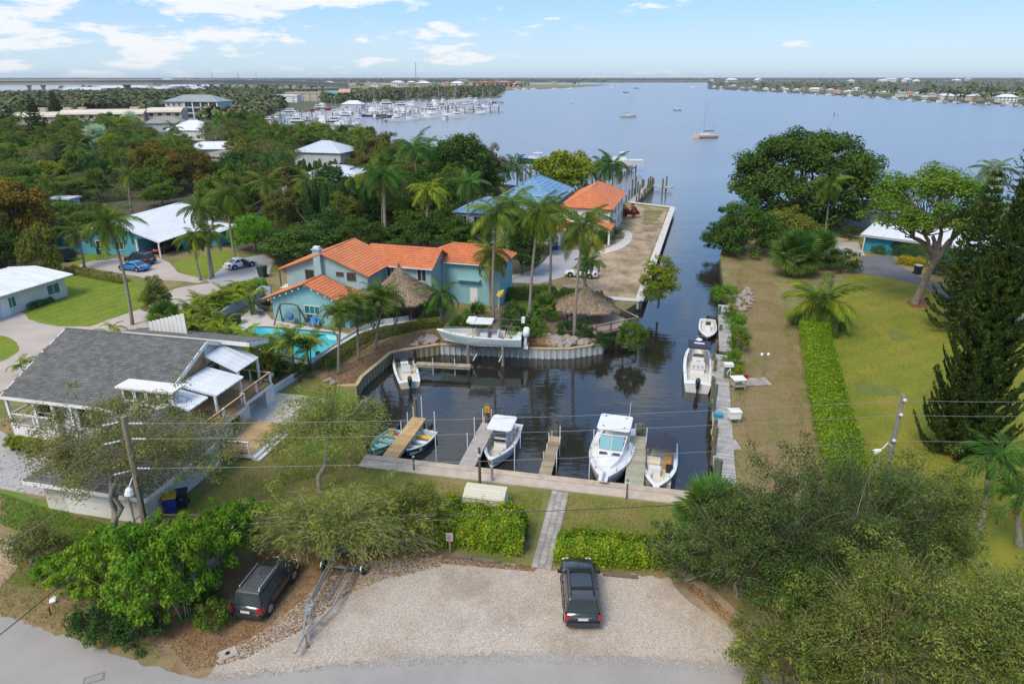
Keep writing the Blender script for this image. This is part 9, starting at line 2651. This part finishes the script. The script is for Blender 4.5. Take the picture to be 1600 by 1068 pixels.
def far_dock(label,a_px,b_px,w=2.2,step=7,ph=3.6,group=None):
 a,c=G(a_px[0],a_px[1],WZ),G(b_px[0],b_px[1],WZ); d=c-a; L=d.length; d.normalize(); n_=Vector((-d.y,d.x,0))
 t=thing('marina_dock',label, 'dock',(0,0,0),0,group)
 mb=MB(); mb.beam((a.x,a.y,-.2),(c.x,c.y,-.2),w,.3); mb.build('walkway',WOODO,t)
 mb=MB()
 for i in range(int(L/step)+1):
  q=a+d*i*step
  for s in (-1,1):
   e=q+n_*s*(w/2 + .3); mb.tube([(e.x,e.y,-3),(e.x,e.y,ph*(.7 + .5*rg.random()))],.24,5)
 mb.build('pilings',PILE,t,kind='stuff'); return t
md = 'docks in the distant marina'
for a_,b_ in [((410,197),(560,199)),((405,188),(560,185)),((470,210),(575,209)),((560,178),(640,172)),((520,171),(720,158)),((585,186),(720,172)),((700,177),(788,176)),((705,168),(780,163)),((600,190),(650,185)),((404,203),(470,206))]:
 far_dock('grey dock with dark pilings among the boats of the distant marina',a_,b_,group=md)
t=thing('rip_rap', 'pale stone breakwater curving at the near left of the marina', 'breakwater',(0,0,0)); mb=MB(); ps=[G(*p) for p in [(404,190),(418,185),(432,181),(447,177)]]
for a,c in zip(ps,ps[1:]): mb.beam((a.x,a.y,.2),(c.x,c.y,.2),6,1.2)
mb.build('stones',DIRTP,t)
DK=mat('dock_pale',(.42,.40,.34),.85,(.33,.31,.27),2)
def shore_dock(label,pts,w=1.8,step=3.4,ph=2.2,extra=()):
 t=thing('river_dock',label, 'dock',(0,0,0)); P=[G(p[0],p[1],-.2) for p in pts]
 dk=MB(); pb=MB(); m=0
 for i,(a,c) in enumerate(zip(P,P[1:])):
  d=c-a; L=d.length; d.normalize(); n_=Vector((-d.y,d.x,0)); dk.beam((a.x,a.y,-.1 + .003*i),(c.x,c.y,-.1 + .003*i),w,.22)
  for k in range(int(L/step)+1):
   q=a+d*k*step
   for s in (-1,1):
    e=q+n_*s*(w/2 + .2); o_=MB(); o_.tube([(e.x,e.y,-3.2),(e.x,e.y,ph*(.55 + .6*rg.random()) - .4)],.2,6); o_.build('piling',PILE,t)
 for px,top in extra:
  e=G(px[0],px[1],WZ); o_=MB(); o_.tube([(e.x,e.y,-3.2),(e.x,e.y,ZT(top,e.y))],.2,6); o_.build('piling',PILE,t)
 dk.build('walkway',DK,t)
 return t
shore_dock('river dock with tall dark pilings beyond the peninsula wall',[(986,318),(1000,305),(1012,293),(1018,291),(1050,294)],1.9,3.6,2.6,[((987,312),280),((992,309),276),((1012,300),278),((1015,298),275)])
shore_dock('river dock under the raised boat left of the yellow green tree',[(812,272),(838,268),(858,268)],1.8,4,2.4,[((828,276),252),((852,276),250),((861,268),246)])
moored('centre',(838,272),1.6, 'white motor boat raised on the lift left of the yellow green tree',None,mat('hull_dark_teal',(.02,.07,.08),.3),1.15,2.3)
shore_dock('river dock under the white cruiser behind the palm pair',[(958,272),(975,267),(990,262)],1.8,4,2.6); moored('centre',(973,268),1.5, 'white cruiser on the lift behind the palm pair',None,GEL,1.35,1.3)
shore_dock('small dock with dark posts at the point by the great fig tree',[(1290,350),(1306,352),(1322,347)],1.8,2.6,1.8); pole((1330,337),312, 'dark mooring pole in the river beside the boathouse',.16,PILE, 'mooring_pole')
t=moored('sail',(1102,215.5),1.75, 'cream hulled sailing boat at anchor, the nearer of two on the river',None,mat('hull_cream_red',(.58,.47,.38),.4),1.0); t.scale=(1.05,1.15,1.16)
mb=MB(); mb.box(-1.78,1.78,-4.9,3.2,.35,.5); mb.build('stripe',mat('stripe_maroon',(.18,.06,.05),.5),t); mb=MB(); mb.box(-.25,.25,-3.6,.9,2.5,2.95); mb.build('furled_sail',mat('canvas_brown',(.18,.12,.09),.8),t)
t=moored('sail',(981,183.5),-1.45, 'grey sailing boat at anchor, the farther of two on the river',None,mat('hull_sage',(.40,.43,.38),.4),1.1)
mb=MB(); mb.box(-.25,.25,-3.4,.8,2.5,2.9); mb.build('furled_sail',mat('canvas_grey',(.28,.28,.26),.8),t)
moored('centre',(893.5,161.5),.4, 'small blue motor boat trailing a wake on the river',None,HULLB,1.0); moored('centre',(1058.5,173),1.2, 'blue topped motor boat drifting between the two sailing boats',None,mat('hull_sky',(.05,.25,.45),.3),.8)
moored('centre',(978,145),1.2, 'dark small boat far out on the open river',None,BLACK,1.2); moored('centre',(994,138.5),1.2, 'small boat near the far causeway',None,BLACK,1.5); moored('yacht',(960,137.5),1.5, 'pale yacht moored off the distant wooded point',None,GEL,1.2)
for i,x in enumerate((806,820,834,868,892)): moored('centre',(x,140.5-i * .3),1.5, 'pale boat moored off the distant terracotta building', 'pale boats off the terracotta building',GEL,1.7)
for px,top in (((1303,182),175),((1537,168),161),((1308,181),178)): pole(px,top, 'channel marker post standing in the open river',.25,PILE, 'channel_marker', 'marker', 'channel markers')
t=thing('far_boat', 'white yacht running in the far reach of the river', 'boat',G(1085,137,WZ),1.5); t.scale=(2.2,)*3
for nme,me in BM['centre']: put(nme,me,t)
g_ = 'small docks along the far right shore'
for i in range(22):
 x,y=on_shore((i + .3+rg.random() * .4)/22); far_dock('grey dock with dark pilings reaching out from the far right shore',(x,y),(x-2,y+1.6+2.2*(x-1100)/500),2.4,8,2.2,group=g_)
for i in range(20):
 x,y=on_shore((i + .5+rg.random() * .4)/20); moored(rg.choice(['centre', 'fisher']),(x,y+1.0+1.2*(x-1100)/500),rg.choice([.2,1.6]), 'white boat moored along the far right shore', 'white boats along the far right shore',GEL,1.0)
# --- air
mb=MB(); mb.box(-16500,16500,-400,18500,-5.0,84.0)
hz_=bpy.data.materials.new('haze_air'); hz_.use_nodes=True; t_=hz_.node_tree; t_.nodes.clear()
o_=t_.nodes.new('ShaderNodeOutputMaterial'); v_=t_.nodes.new('ShaderNodeVolumePrincipled')
v_.inputs['Color'].default_value=(.80,.88,1.0,1); v_.inputs['Density'].default_value=0.00005; v_.inputs['Anisotropy'].default_value=0.0
t_.links.new(v_.outputs[0],o_.inputs['Volume'])
hz=mb.build('haze',hz_); hz['kind'] = 'stuff'
